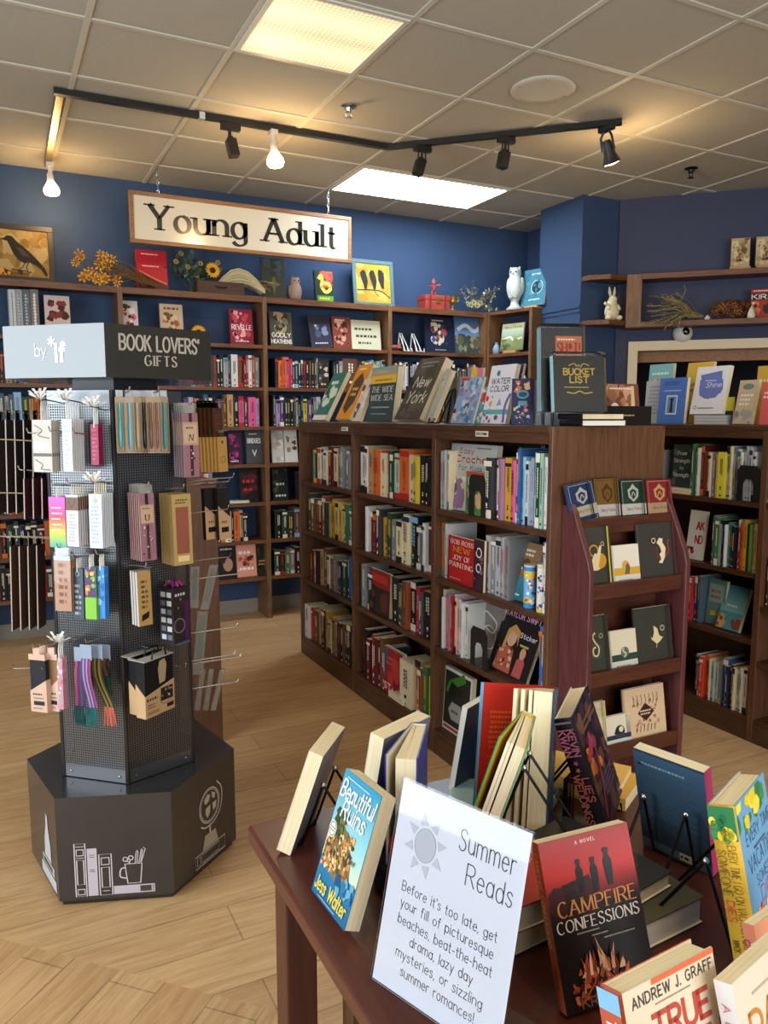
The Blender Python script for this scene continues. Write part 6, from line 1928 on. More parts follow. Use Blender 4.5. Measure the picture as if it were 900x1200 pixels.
journal(672, 702, 569, 0, '24355e', crest('b8b4a4', '24355e') + hpband('b5a88a'), 'dark blue pocket journal with a silver crest, tilted, first on the rack', roll=-0.16, band=('1a1a22', 0.72), wrap=True)
journal(699, 727, 562, 0, '7a5522', crest('4a3416', '7a5522') + hpband('c2b8b0'), 'bronze-gold pocket journal with a dark crest, second on the rack top', band=('2a1e14', 0.8), wrap=True)
journal(729, 757, 563, 0, '243c30', crest('b9b8a8', '243c30') + hpband('c2bcb4'), 'dark green pocket journal with a silver crest, third on the rack top', band=('1a221e', 0.8), wrap=True)
journal(759, 788, 563, 0, '8a2430', crest('c0a060', '8a2430') + hpband('b0906a'), 'crimson pocket journal with a gold crest, last on the rack top', band=('5a1420', 0.8), wrap=True)
STARS = [('b', 30, 0.04, 0.04, 0.96, 0.96, ['6a6658', '57544a'], 0.006)]
journal(686, 721, 619, 1, '3a3830', STARS + [('d', 0.42, 0.62, 0.16, 'c28a26'), ('d', 0.62, 0.45, 0.2, 'c28a26'), ('d', 0.42, 0.62, 0.12, '3a3830'), ('p', [(0.3, 0.3), (0.34, 0.48), (0.44, 0.58), (0.52, 0.56), (0.62, 0.7), (0.68, 0.68), (0.6, 0.48), (0.54, 0.36), (0.6, 0.32), (0.5, 0.3)], 'd6c49a'), ('o', 0.72, 0.72, 0.05, 0.015, 'd6c49a')], 'charcoal journal with a gold badger drawing and yellow elastic', band=('c9b12e', 0.82))
journal(723, 753, 639, 1, 'd8d0bc', [('r', 0, 0.26, 1, 0.44, 'c99a30'), ('d', 0.45, 0.5, 0.14, 'c99a30'), ('p', [(0.4, 0.28), (0.46, 0.5), (0.54, 0.56), (0.62, 0.46), (0.58, 0.28)], '6a5a48'), ('r', 0, 0.0, 1, 0.26, 'c8c4bc'), ('m', 0.15, 0.08, 0.85, 0.18, '77726a')], 'small cream journal with a badger over a mustard band')
journal(754, 796, 614, 1, '37352f', STARS + [('d', 0.6, 0.5, 0.17, '6a2a2a'), ('d', 0.6, 0.5, 0.13, '37352f'), ('p', [(0.48, 0.66), (0.56, 0.6), (0.6, 0.5), (0.54, 0.46), (0.58, 0.38), (0.5, 0.32), (0.6, 0.3), (0.68, 0.4), (0.72, 0.56), (0.64, 0.66), (0.66, 0.72), (0.56, 0.74)], 'd8caa6'), ('l', [(0.7, 0.42), (0.8, 0.5), (0.78, 0.64), (0.84, 0.7)], 0.02, 'a83a34'), ('o', 0.4, 0.7, 0.05, 0.015, 'd8caa6')], 'charcoal journal with a rearing lion drawing and dark red elastic', band=('5e1c26', 0.9))
journal(689, 722, 723, 2, '37382c', STARS + [('l', [(0.52, 0.72), (0.42, 0.66), (0.5, 0.56), (0.62, 0.46), (0.56, 0.34), (0.42, 0.36), (0.42, 0.46), (0.52, 0.48)], 0.05, 'c4b78e'), ('o', 0.72, 0.66, 0.06, 0.015, 'c4b78e'), ('o', 0.52, 0.42, 0.2, 0.008, '7a7458')], 'dark olive journal with a coiled gold serpent, on the middle lip', band=('22261e', 0.84))
journal(719, 727, 741, 2, 'cbc2a8', [('r', 0, 0.26, 1, 0.4, '2a3a34')], 'narrow cream journal edge left of the small serpent journal', t_=0.012, f=-0.115)
journal(724, 754, 738, 2, 'd2c8ac', [('r', 0, 0.26, 1, 0.42, '2a4038'), ('d', 0.52, 0.46, 0.16, '5a6458'), ('l', [(0.5, 0.56), (0.44, 0.5), (0.56, 0.42), (0.48, 0.34)], 0.05, 'c4b78e'), ('r', 0, 0.0, 1, 0.24, 'c2beb4'), ('m', 0.15, 0.08, 0.85, 0.18, '77726a')], 'small cream journal with a serpent over a dark green band')
journal(754, 796, 712, 2, '35342c', STARS + [('p', [(0.44, 0.44), (0.5, 0.56), (0.5, 0.68), (0.6, 0.62), (0.64, 0.5), (0.74, 0.46), (0.66, 0.4), (0.56, 0.36)], 'd0c090'), ('p', [(0.4, 0.5), (0.46, 0.46), (0.44, 0.42)], 'd0c090'), ('l', [(0.56, 0.36), (0.54, 0.3)], 0.015, 'd0c090'), ('o', 0.74, 0.62, 0.05, 0.015, 'd0c090')], 'charcoal journal with a flying bird drawing, right of the middle lip', band=('22221e', 0.86))
journal(696, 722, 823, 3, 'c9bd94', [('b', 10, 0.05, 0.05, 0.95, 0.95, ['d2c7a0', 'bfb388'], 0.2), ('m', 0.6, 0.4, 0.75, 0.46, '5a5040')], 'plain cream journal with a tan elastic, bottom lip at left', band=('a8945e', 0.8))
journal(721, 750, 836, 3, 'd4ccb4', [('r', 0, 0.26, 1, 0.4, '27304a'), ('d', 0.55, 0.48, 0.2, '3a3a3c'), ('p', [(0.3, 0.42), (0.4, 0.6), (0.6, 0.68), (0.72, 0.52), (0.6, 0.42)], '1d2026'), ('d', 0.6, 0.55, 0.09, 'd4ccb4'), ('r', 0, 0, 1, 0.24, 'c6c2ba'), ('m', 0.15, 0.08, 0.85, 0.18, '77726a')], 'small cream journal with a dark bird over a navy band')
journal(745, 792, 804, 3, 'cdb08c', [('b', 26, 0.22, 0.18, 0.82, 0.84, ['7a4a3e', '8f6a54', 'b08a68'], 0.03), ('p', [(0.5, 0.36), (0.3, 0.52), (0.5, 0.7), (0.72, 0.52)], '3e1a20'), ('m', 0.36, 0.47, 0.66, 0.58, 'd8c0a0', 2)] + [('l', [(0.2 + 0.1 * i, 0.86), (0.22 + 0.1 * i, 0.74), (0.18 + 0.1 * i, 0.66)], 0.012, '6a4036') for i in range(7)] + [('l', [(0.24 + 0.09 * i, 0.18), (0.27 + 0.09 * i, 0.3)], 0.014, '6a4036') for i in range(6)], 'tan journal with a dark diamond emblem inside fine ornament')

# ------------------------------------------------------------------ gift spinner
SC = V((0.38, 2.752, 0))
def hexpts(r, a0, c=(0, 0)):
    return [(c[0] + r * math.cos(R(a0 + 60 * k)), c[1] + r * math.sin(R(a0 + 60 * k))) for k in range(6)]


SPN = thing('gift_spinner', 'dark grey hexagonal rotating gift spinner headed Book Lovers Gifts', 'display stand', tuple(SC))
GREYP = printed('spinner_print', 0.2, 0.5)
GREYP.node_tree.nodes['Principled BSDF'].inputs['IOR'].default_value = 1.8
HB = -79.5
m = M(GREYP, '2b2d31')
hp = hexpts(0.355, HB)
m.prism(hp, 0.02, 0.365)
m.set(c='1c1b1a'); m.prism(hexpts(0.34, HB), 0.0, 0.02)


def hexplane(pts, k, z, r_out=0.0006):
    """printing plane of the side from vertex k to k+1 (seen from outside, x runs to the reader's right)"""
    a, b = V((pts[k][0], pts[k][1], z)), V((pts[(k + 1) % 6][0], pts[(k + 1) % 6][1], z))
    return Plane(a, b - a, (0, 0, 1), r_out), (b - a).length


INKW = rgb('c9c6c8')
def line(pl, pts, wd=0.0035, closed=False, c=INKW):
    ribbon(m, pl, pts, wd, c, 1.5, closed=closed)
def box_(pl, x0, y0, x1, y1, wd=0.0035):
    line(pl, [(x0, y0), (x1, y0), (x1, y1), (x0, y1)], wd, True)
# front face: books, mug with scissors and pencils
k_front = 5
pl, fl_ = hexplane(hp, k_front, 0.02)
u = fl_ / 0.355
z0 = 0.012
box_(pl, 0.052, z0, 0.085, 0.190); box_(pl, 0.058, 0.150, 0.079, 0.170); box_(pl, 0.058, 0.052, 0.079, 0.135); box_(pl, 0.058, 0.018, 0.079, 0.036)
line(pl, [(0.056, 0.180), (0.081, 0.180)], 0.002); line(pl, [(0.056, 0.142), (0.081, 0.142)], 0.002)
rect(m, pl, 0.09, z0, 0.120, 0.172, 'bdb9c4', 1.5)
for zz in (0.150, 0.143, 0.100, 0.094):
    ribbon(m, pl, [(0.097, zz), (0.113, zz)], 0.002, rgb('3a3937'), 2.5)
box_(pl, 0.126, z0, 0.164, 0.150); box_(pl, 0.133, 0.115, 0.157, 0.138); box_(pl, 0.133, 0.038, 0.157, 0.106); line(pl, [(0.134, 0.026), (0.156, 0.026)], 0.002)
rect(m, pl, 0.168, z0, 0.296, 0.040, 'bdb9c4', 1.5); rect(m, pl, 0.25, z0 + 0.004, 0.285, 0.036, '3a3937', 2); box_(pl, 0.257, z0 + 0.008, 0.278, 0.032, 0.002); ribbon(m, pl, [(0.291, z0 + 0.004), (0.291, 0.036)], 0.002, rgb('3a3937'), 2.5)
line(pl, [(0.205, 0.112), (0.212, 0.046), (0.252, 0.046), (0.258, 0.112)], 0.0038, True)
line(pl, smooth([(0.206, 0.1), (0.192, 0.095), (0.19, 0.07), (0.209, 0.064)], 5), 0.004)
ring(m, pl, 0.207, 0.128, 0.007, 0.0032, INKW); ring(m, pl, 0.224, 0.132, 0.007, 0.0032, INKW)
line(pl, [(0.212, 0.122), (0.222, 0.113)], 0.003); line(pl, [(0.222, 0.125), (0.218, 0.113)], 0.003)
line(pl, [(0.237, 0.114), (0.241, 0.15), (0.245, 0.156), (0.247, 0.15), (0.243, 0.114)], 0.0026); line(pl, [(0.249, 0.114), (0.258, 0.16), (0.262, 0.158), (0.254, 0.114)], 0.0026); line(pl, [(0.256, 0.116), (0.270, 0.160), (0.263, 0.165)], 0.0026)
# right face: desk globe on a book
pl, fl_ = hexplane(hp, 0, 0.02)
gx, gy = 0.20, 0.205
ring(m, pl, gx, gy, 0.056, 0.004, INKW, 0.060); ring(m, pl, gx, gy, 0.050, 0.0024, INKW, 0.054)
for q in ([(-.03, .03), (-.01, .044), (.006, .034), (-.004, .016), (-.018, .01), (-.028, .016)], [(.012, .044), (.034, .03), (.03, .012), (.016, .02)], [(-.022, -.004), (.004, .0), (.002, -.026), (-.012, -.042), (-.024, -.024)], [(.016, .0), (.04, .002), (.036, -.022), (.02, -.03)]):
    shape(m, pl, [(gx + a_, gy + b_) for a_, b_ in q], 'b9b5a8', 2)
line(pl, smooth([(gx + 0.045, gy + 0.068), (gx + 0.072, gy + 0.03), (gx + 0.066, gy - 0.03), (gx + 0.03, gy - 0.066), (gx - 0.02, gy - 0.072), (gx - 0.05, gy - 0.058)], 5), 0.005)
line(pl, [(gx, gy - 0.068), (gx, gy - 0.098)], 0.008)
shape(m, pl, [(gx - 0.045, gy - 0.145), (gx + 0.045, gy - 0.145), (gx + 0.03, gy - 0.098), (gx - 0.03, gy - 0.098)], 'a9a59a', 2)
box_(pl, gx - 0.085, 0.012, gx + 0.085, 0.056); box_(pl, gx - 0.05, 0.02, gx + 0.05, 0.048, 0.0025); box_(pl, gx - 0.075, 0.02, gx - 0.058, 0.048, 0.0025)
# left face: a tall cat-like silhouette on stacked books (plain sitting shape)
pl, fl_ = hexplane(hp, 4, 0.02)
shape(m, pl, [(0.20, 0.09), (0.28, 0.09), (0.275, 0.15), (0.255, 0.2), (0.25, 0.25), (0.24, 0.235), (0.23, 0.25), (0.225, 0.2), (0.205, 0.15)], 'c3ccd6', 2)
rect(m, pl, 0.17, 0.055, 0.31, 0.085, 'c3ccd6', 1.5); rect(m, pl, 0.18, 0.06, 0.29, 0.078, '3a3937', 2); rect(m, pl, 0.15, 0.012, 0.33, 0.05, 'c3ccd6', 1.5)
m.build('base', SPN, bevel=0.0)
# perforated tower
def perf(name):
    mt, nt, b = node_mat(name)
    tc = nd(nt, 'ShaderNodeTexCoord'); sx = nd(nt, 'ShaderNodeSeparateXYZ'); nt.links.new(tc.outputs['Object'], sx.inputs[0])
    outs = []
    for ax in (0, 2):
        a_ = nd(nt, 'ShaderNodeMath', operation='DIVIDE'); a_.inputs[1].default_value = 0.0082
        f_ = nd(nt, 'ShaderNodeMath', operation='FRACT'); g_ = nd(nt, 'ShaderNodeMath', operation='GREATER_THAN'); g_.inputs[1].default_value = 0.36
        nt.links.new(sx.outputs[ax], a_.inputs[0]); nt.links.new(a_.outputs[0], f_.inputs[0]); nt.links.new(f_.outputs[0], g_.inputs[0]); outs.append(g_)
    mu = nd(nt, 'ShaderNodeMath', operation='MULTIPLY'); nt.links.new(outs[0].outputs[0], mu.inputs[0]); nt.links.new(outs[1].outputs[0], mu.inputs[1])
    # solid rails at the foot and head of the sheet
    lo = nd(nt, 'ShaderNodeMath', operation='GREATER_THAN'); lo.inputs[1].default_value = 0.045
    hi = nd(nt, 'ShaderNodeMath', operation='LESS_THAN'); hi.inputs[1].default_value = 1.22
    nt.links.new(sx.outputs[2], lo.inputs[0]); nt.links.new(sx.outputs[2], hi.inputs[0])
    m1 = nd(nt, 'ShaderNodeMath', operation='MULTIPLY'); m2 = nd(nt, 'ShaderNodeMath', operation='MULTIPLY')
    nt.links.new(mu.outputs[0], m1.inputs[0]); nt.links.new(lo.outputs[0], m1.inputs[1]); nt.links.new(m1.outputs[0], m2.inputs[0]); nt.links.new(hi.outputs[0], m2.inputs[1])
    b.inputs['Base Color'].default_value = rgb('3a3c40'); b.inputs['Roughness'].default_value = 0.3; b.inputs['Specular IOR Level'].default_value = 1.0; b.inputs['IOR'].default_value = 1.7
    tr = nd(nt, 'ShaderNodeBsdfTransparent'); mx = nd(nt, 'ShaderNodeMixShader')
    nt.links.new(m2.outputs[0], mx.inputs[0]); nt.links.new(b.outputs[0], mx.inputs[1]); nt.links.new(tr.outputs[0], mx.inputs[2])
    nt.links.new(mx.outputs[0], nt.nodes['Material Output'].inputs['Surface'])
    return mt


PERF = perf('perforated_sheet')
TA = -101.5
tp_ = hexpts(0.242, TA)
TZ0, TZ1 = 0.368, 1.63
for k in range(6):
    a, b = V((tp_[k][0], tp_[k][1], 0)), V((tp_[(k + 1) % 6][0], tp_[(k + 1) % 6][1], 0))
    L = (b - a).length
    m = M(PERF); m.box((0.006, 0, 0), (L - 0.006, 0.0015, TZ1 - TZ0))
    o = m.build('perforated_panel', SPN)
    o.location = (a.x, a.y, TZ0); o.rotation_euler = (0, 0, math.atan2((b - a).y, (b - a).x))
    m = M(plain('corner_post', '222224', 0.35)); m.tube([(a.x * 0.985, a.y * 0.985, TZ0), (a.x * 0.985, a.y * 0.985, TZ1)], 0.008, 8); m.build('corner_post', SPN)
    for s_ in (0.03, L - 0.03):
        q = a + (b - a).normalized() * s_
        n_ = V(((b - a).y, -(b - a).x, 0)).normalized()
        m = M(CHROME); m.lathe([(0.005, 0), (0.004, 0.003), (0, 0.004)], 8, (q.x + n_.x * 0.0005, q.y + n_.y * 0.0005, TZ0 + 0.02), n_); m.build('bolt', SPN)
m = M(plain('inner_core', '0d0d0e', 0.8)); m.prism(hexpts(0.20, TA), TZ0, TZ1); m.build('inner_core', SPN)
m = M(plain('turntable', '161616', 0.5)); m.lathe([(0.2, 0.3655), (0.2, 0.3675)], 32); m.build('turntable', SPN)
# header box
hh = hexpts(0.352, TA - 1)
HZ0, HZ1 = 1.664, 1.818
m = M(GREYP, '34332d'); m.prism(hh, HZ0, HZ1)
pl, fl_ = hexplane(hh, 0, HZ0)
text(m, pl, "BOOK LOVERS'", fl_ / 2, 0.082, 0.043, 'b5ada0', 0.15, 0.2, 'mono', 'c', fit=0.262)
text(m, pl, 'GIFTS', fl_ / 2, 0.038, 0.030, 'b5ada0', 0.19, 0.3, 'serif', 'c', fit=0.105)
pl, fl_ = hexplane(hh, 5, HZ0)
text(m, pl, 'by', fl_ * 0.43, 0.064, 0.036, 'eef4f8', 0.05, 0.14, 'mono', 'r')
text(m, pl, '*', fl_ * 0.455, 0.082, 0.036, 'eef4f8', 0.13, 0.1)
text(m, pl, 'if', fl_ * 0.525, 0.048, 0.052, 'eef4f8', 0.19, 0.22)
m.build('header_box', SPN)
m = M(plain('header_post', '1c1c1d', 0.4)); m.prism(hexpts(0.15, TA), TZ1 - 0.001, HZ0 + 0.001); m.build('header_post', SPN)


class Face:
    def __init__(self, k):
        a, b = V((tp_[k][0], tp_[k][1], 0)) + SC, V((tp_[(k + 1) % 6][0], tp_[(k + 1) % 6][1], 0)) + SC
        self.a, self.d = a, (b - a).normalized()
        self.n = V((self.d.y, -self.d.x, 0))
        self.rz = math.atan2(self.d.y, self.d.x)

    def hit(self, px, py, f):
        p = at_plane(px, py, self.a + self.n * f, self.n)
        return (p - self.a).dot(self.d), p.z

    def pt(self, s, f, z):
        return self.a + self.d * s + self.n * f + V((0, 0, z))


FL, FR, RR, LL = Face(5), Face(0), Face(1), Face(4)


def hook(face, s, z, length):
    """chrome prong leaving the panel; part of the spinner"""
    m = M(CHROME)
    p0 = face.pt(s, 0.002, z) - SC
    p1 = face.pt(s, length, z + 0.012) - SC
    p2 = face.pt(s, length + 0.006, z + 0.026) - SC
    m.tube([p0, p0.lerp(p1, 0.5) + V((0, 0, 0.001)), p1, p2], 0.0022, 6)
    m.build('hook', SPN, smooth=True)


def card_pack(face, px0, px1, py0, py1, front, ops, label, f=0.075, n=5, step=0.009, t_=0.003, group=None, name='bookmark', cat='bookmark', hang=0.03, ribbon_c=None, tilt=0.0, tuft=None, yaw=0.0, back_lab=None, wrap=False, edge=None, drop=0.0, seed=1):
    """a pack hanging on one prong, front card first; every card is a thing"""
    s0, z1 = face.hit(px0, py0, f)
    s1, _ = face.hit(px1, py0, f)
    _, z0 = face.hit((px0 + px1) / 2, py1, f)
    w_, h_ = abs(s1 - s0), z1 - z0
    sm = (s0 + s1) / 2
    hz = z1 + hang
    hook(face, sm, hz - 0.004, f + 0.015)
    proto = None
    group = label.split(',')[0] + ' pack'
    for i in range(n):
        fi = f - i * step
        if fi < 0.012:
            break
        loc = face.pt(sm, fi, hz)
        dz = -drop * i
        if i == 0 or proto is None:
            e = thing(name, label, cat, loc, (R(-1.5), tilt, face.rz + yaw), group)
            m = M(GLOSS, front); m.box((-w_ / 2, 0, -hang - h_), (w_ / 2, t_, -hang))
            if edge:
                m.set(c=edge); m.box((-w_ / 2 - 0.0003, 0.0008, -hang - h_ - 0.0003), (w_ / 2 + 0.0003, t_ - 0.0002, -hang + 0.0003))
            paint(m, Plane((-w_ / 2, 0, -hang - h_), (1, 0, 0), (0, 0, 1)), w_, h_, ops, seed)
            m.build('card', e)
            if ribbon_c:
                m = M(MATTE, ribbon_c)
                rnd_ = random.Random(3)
                for q in range(5):
                    x = rnd_.uniform(-.004, .004)
                    m.tube([(x, 0.001, -hang - 0.012), (x * 0.6, -0.001, -hang * 0.4), (0, 0.002, 0.003)], 0.0013, 4)
                m.build('ribbon', e)
            elif hang > 0.012:
                m = M(FROST); m.box((-w_ * 0.4, 0.0005, -hang), (w_ * 0.4, 0.0015, 0.012)); m.build('hanger_tab', e)
            if tuft:
                m = M(MATTE, tuft)
                rnd_ = random.Random(9 + i)
                for q in range(20):
                    a_ = rnd_.uniform(-1.2, 1.2)
                    d_ = V((math.sin(a_), rnd_.uniform(-.9, .3), math.cos(a_) * 0.9 + 0.1))
                    d_.normalize()
                    m.set(c=rnd_.choice([tuft, 'c9c8c4', 'e6e4de']))
                    w2 = V((0.005, 0, 0.0))
                    p_ = V((0, -0.002, 0.004)); e_ = p_ + d_ * rnd_.uniform(.025, .042)
                    m.face([p_, p_ + w2 * 0.3, e_ + w2, e_ - w2])
                m.build('ribbon_tuft', e)
            if wrap:
                m = M(CLEAR); m.box((-w_ / 2 - 0.002, -0.0012, -hang - h_ - 0.003), (w_ / 2 + 0.002, t_ + 0.0008, -hang + 0.012)); m.build('plastic_sleeve', e)
            proto = e
        else:
            e = proto.copy(); col.objects.link(e)
            e.location = face.pt(sm, fi, hz + dz)
            e['label'] = 'card hanging behind the ' + label.split(',')[0]
            for ch in proto.children:
                if ch.name.startswith('ribbon_tuft'):
                    continue
                c_ = ch.copy(); col.objects.link(c_); c_.parent = e
    return proto


GB = 'bookmarks on the gift spinner'
lines = lambda c: [('m', 0.15, 0.1 + 0.11 * i, 0.85, 0.15 + 0.11 * i, c) for i in range(7)]
# --- left front face
card_pack(FL, 38, 60, 492, 553, 'b9b2a8', [('l', [(0.1, 0.9), (0.5, 0.8), (0.3, 0.7), (0.9, 0.65)], 0.05, '6a6058'), ('r', 0.1, 0.42, 0.9, 0.58, 'cfc9c0'), ('r', 0.0, 0.3, 1, 0.36, '5a544c'), ('l', [(0.1, 0.24), (0.5, 0.14), (0.4, 0.06), (0.9, 0.04)], 0.05, '6a6058')], 'grey botanical bookmark, upper left of the front spinner face', f=0.10, n=5, hang=0.055, ribbon_c='cfd0cc', tuft='dedcd6', group=GB)
card_pack(FL, 73, 84, 491, 552, 'd3d5d8', [('m', 0.2, 0.1, 0.8, 0.9, 'a9adb4', 9)], 'narrow white bookmark in the middle of the upper row', f=0.095, n=6, step=0.011, hang=0.05, ribbon_c='cfd0cc', tuft='d8d6d0', group=GB, edge='a89a86')
card_pack(FL, 106, 115, 497, 545, '8b1f42', [('m', 0.2, 0.1, 0.8, 0.9, 'b04a68', 8)], 'narrow crimson bookmark at the right end of the upper row', f=0.06, n=3, hang=0.045, ribbon_c='cfd0cc', tuft='dedcd6', group=GB)
card_pack(FL, 57, 76, 582, 641, 'd24a86', [('g', 0, 0, 1, 0.2, '3aa89a', '9ab84a'), ('g', 0, 0.2, 1, 0.36, '9ab84a', 'd8b43a'), ('g', 0, 0.36, 1, 0.6, 'd8a03a', 'd2484a'), ('g', 0, 0.6, 1, 1.0, 'd2486a', 'b85ac0')] + lines('f0dce8')[2:], 'rainbow-coloured bookmark with white lettering, middle row at left', f=0.10, n=4, hang=0.03, ribbon_c='cfd0cc', group=GB)
card_pack(FL, 77, 91, 580, 640, 'd8d8da', [('r', 0, 0.7, 1, 0.96, '6a4a2c'), ('l', [(0.2, 0.9), (0.5, 0.76), (0.8, 0.92)], 0.06, '2a2018'), ('m', 0.15, 0.08, 0.85, 0.64, '9a9aa0', 9)], 'white bookmark with a brown picture head, middle row centre', f=0.10, n=7, step=0.011, hang=0.03, ribbon_c='cfc9b8', group=GB, edge='6b4a2e')
card_pack(FL, 104, 119, 579, 642, 'cfdbe2', [('m', 0.12, 0.08, 0.88, 0.8, '8fa8b8', 10), ('d', 0.5, 0.88, 0.2, '9ab0a0')], 'pale blue-white verse bookmark with a big cream bow, middle row right', f=0.085, n=6, step=0.011, hang=0.03, ribbon_c='d8cfb8', tuft='e2ddd0', group=GB, edge='a08a66')
card_pack(FL, 63, 82, 651, 715, 'c39478', [('m', 0.25, 0.1 + 0.13 * 0, 0.8, 0.9, '8a5a44', 6), ('r', 0, 0.92, 1, 1, 'c9d0d4')], 'pinkish tan bookmark in a clear sleeve, third row left', f=0.095, n=4, hang=0.02, group=GB, wrap=True)
card_pack(FL, 84, 97, 666, 726, '424a56', [('o', 0.5, 0.9, 0.16, 0.05, '99a2ac'), ('m', 0.2, 0.08, 0.8, 0.72, '98a0aa', 6)], 'slate grey bookmark with pale lettering, third row', f=0.08, n=3, hang=0.03, ribbon_c='c9c3b0', group=GB)
card_pack(FL, 99, 112, 664, 725, '76ad3c', [('r', 0, 0.42, 1, 1, '4a3a5a'), ('b', 18, 0.1, 0.46, 0.9, 0.96, ['d84a7a', '4a9ad0', 'e0b03a', '6ab04a', 'd86a4a', 'e8e0d8'], 0.16), ('r', 0, 0, 1, 0.4, '7ab83a')], 'green bookmark with a multicoloured floral top, third row', f=0.08, n=3, hang=0.035, ribbon_c='ddd8c8', group=GB)
card_pack(FL, 113, 122, 664, 724, '3a84c8', [('b', 10, 0.1, 0.1, 0.9, 0.9, ['6ab0e0', '2a5aa0', '9acbe8'], 0.3)], 'bright blue bookmark right of the floral one, third row', f=0.07, n=3, hang=0.035, ribbon_c='ddd8c8', group=GB)
# clip-on fabric bookmarks
def ribbon_mark(px, py, f, label, bands, tassel, lean, hgt=0.26, cross=False):
    s, z = FL.hit(px, py, f)
    e = thing('ribbon_bookmark', label, 'bookmark', FL.pt(s, f, z), (0, 0, FL.rz), 'woven ribbon bookmarks')
    m = M(MATTE)
    n = 14
    nb = len(bands)
    for j, c in enumerate(bands):
        for i in range(n):
            u0, u1 = i / n, (i + 1) / n
            def P(u, q):
                return (lean * u * u * 1.0 + (q - 0.5) * 0.034, -0.006 * math.sin(u * 5), -0.04 - u * (hgt - 0.10))
            m.face([P(u0, j / nb), P(u0, (j + 1) / nb), P(u1, (j + 1) / nb), P(u1, j / nb)], rgb(c))
    m.build('band', e)
    m = M(MATTE, tassel)
    rnd_ = random.Random(int(px))
    for q in range(26):
        x = rnd_.uniform(-.017, .017)
        m.set(c=rnd_.choice([tassel, vary(tassel, rnd_, 0.3)]))
        m.tube([(lean + x, rnd_.uniform(-.004, .004), -hgt + 0.062), (lean * 1.15 + x * 1.3, rnd_.uniform(-.006, .006), -hgt + rnd_.uniform(0, .01))], 0.0018, 4)
    m.build('tassel', e)
    m = M(plain('bookmark_header', '8a98ac', 0.5)); m.prism([(-0.02, 0), (0.02, 0), (0.02, 0.002), (-0.02, 0.002)], -0.045, 0.004); m.build('header_card', e)
    return e
s, z = FL.hit(105, 756, 0.085)
hook(FL, s, z, 0.10)
ribbon_mark(100, 757, 0.095, 'purple striped woven bookmark with a teal tassel, lower spinner row', ['5a3a6a', '8a86a0', '6a2a7a', '8a86a0', '5a3a6a', 'a03a6a'], '1f6f6c', 0.012)
ribbon_mark(93, 760, 0.085, 'magenta-edged dark woven bookmark behind the purple striped one', ['a03a6a', '3a3a4a', '5a3a6a', '3a3a4a'], '154f4c', -0.012, 0.25)
ribbon_mark(113, 757, 0.07, 'olive and black striped woven bookmark with a coral tassel', ['4a4420', '8a7a3a', '2a2618', '7a6a34', '3a3418'], 'c0705c', 0.035, 0.255)
ribbon_mark(122, 757, 0.045, 'brown woven bookmark with a dark green tassel against the panel', ['4a3424', '6a4a30', '3a2a1e'], '1e4034', 0.0, 0.16)
# boxed sets on a left prong
def boxed(face, px0, px1, py0, py1, f, body, front_c, label, n=1, step=0.03, t_=0.022, yaw=0.0, group='boxed reading accessories'):
    s0, z1 = face.hit(px0, py0, f); s1, _ = face.hit(px1, py0, f); _, z0 = face.hit((px0 + px1) / 2, py1, f)
    w_, h_ = abs(s1 - s0), z1 - z0
    sm = (s0 + s1) / 2
    hook(face, sm, z1 + 0.012, f + 0.01)
    for i in range(n):
        e = thing('boxed_accessory', label if i == 0 else 'matching box hanging behind the ' + label.split(',')[0], 'box', face.pt(sm, f - i * step, z0), (0, 0, face.rz + yaw), group)
        m = M(PRINT, front_c)
        m.prism([(-w_ / 2, 0), (w_ / 2, 0), (w_ / 2, t_), (-w_ / 2, t_)], 0, h_ * 0.22)
        m.poly([(-w_ / 2, 0, h_ * 0.22), (w_ / 2, 0, h_ * 0.22), (w_ / 2, t_, h_ * 0.22), (-w_ / 2, t_, h_ * 0.22), (-w_ / 2, 0, h_ * 0.36), (w_ / 2, 0, h_ * 0.56), (w_ / 2, t_, h_ * 0.56), (-w_ / 2, t_, h_ * 0.36)],
               [(0, 1, 5, 4), (1, 2, 6, 5), (2, 3, 7, 6), (3, 0, 4, 7), (4, 5, 6, 7)])
        pl_ = Plane((-w_ / 2, 0, 0), (1, 0, 0), (0, 0, 1))
        paint(m, pl_, w_, h_, [('m', 0.15, 0.28, 0.85, 0.34, '4a4038'), ('m', 0.15, 0.22, 0.85, 0.26, '6a6058'), ('r', 0.2, 0.12, 0.85, 0.19, '2a2420'), ('m', 0.15, 0.05, 0.8, 0.08, '6a6058')], 3)
        m.build('sleeve', e)
        m = M(GLOSS, body); m.box((-w_ / 2 + 0.002, 0.002, h_ * 0.225), (w_ / 2 - 0.002, t_ - 0.002, h_ * 0.9)); m.build('body', e)
        m = M(PRINT, front_c); m.box((-w_ / 2, 0, h_ * 0.9), (w_ / 2, 0.002, h_)); m.box((-w_ / 2, 0.002, h_ * 0.9), (w_ / 2, t_, h_ * 0.915)); m.box((-0.012, 0.0, h_), (0.012, 0.0018, h_ + 0.022)); m.build('hanger_flap', e)
boxed(FL, 33, 52, 766, 834, 0.135, '1e2228', 'c9a892', 'black item in a kraft window box, lowest row at left of the spinner', n=2, step=0.028)
boxed(FL, 53, 66, 766, 833, 0.115, '8a6a44', 'd2b3a4', 'tan item in a pinkish window box beside the black one', n=1)
card_pack(FL, 66, 73, 771, 830, 'c88a9a', [('b', 16, 0.1, 0.05, 0.9, 0.95, ['e8c8cc', 'a84a6a', '8ab09a', 'f0e0e0'], 0.25)], 'narrow pink floral bookmark with a white ribbon tuft, lowest row', f=0.11, n=3, hang=0.045, ribbon_c='e0e0da', tuft='e6e3d8', group=GB)
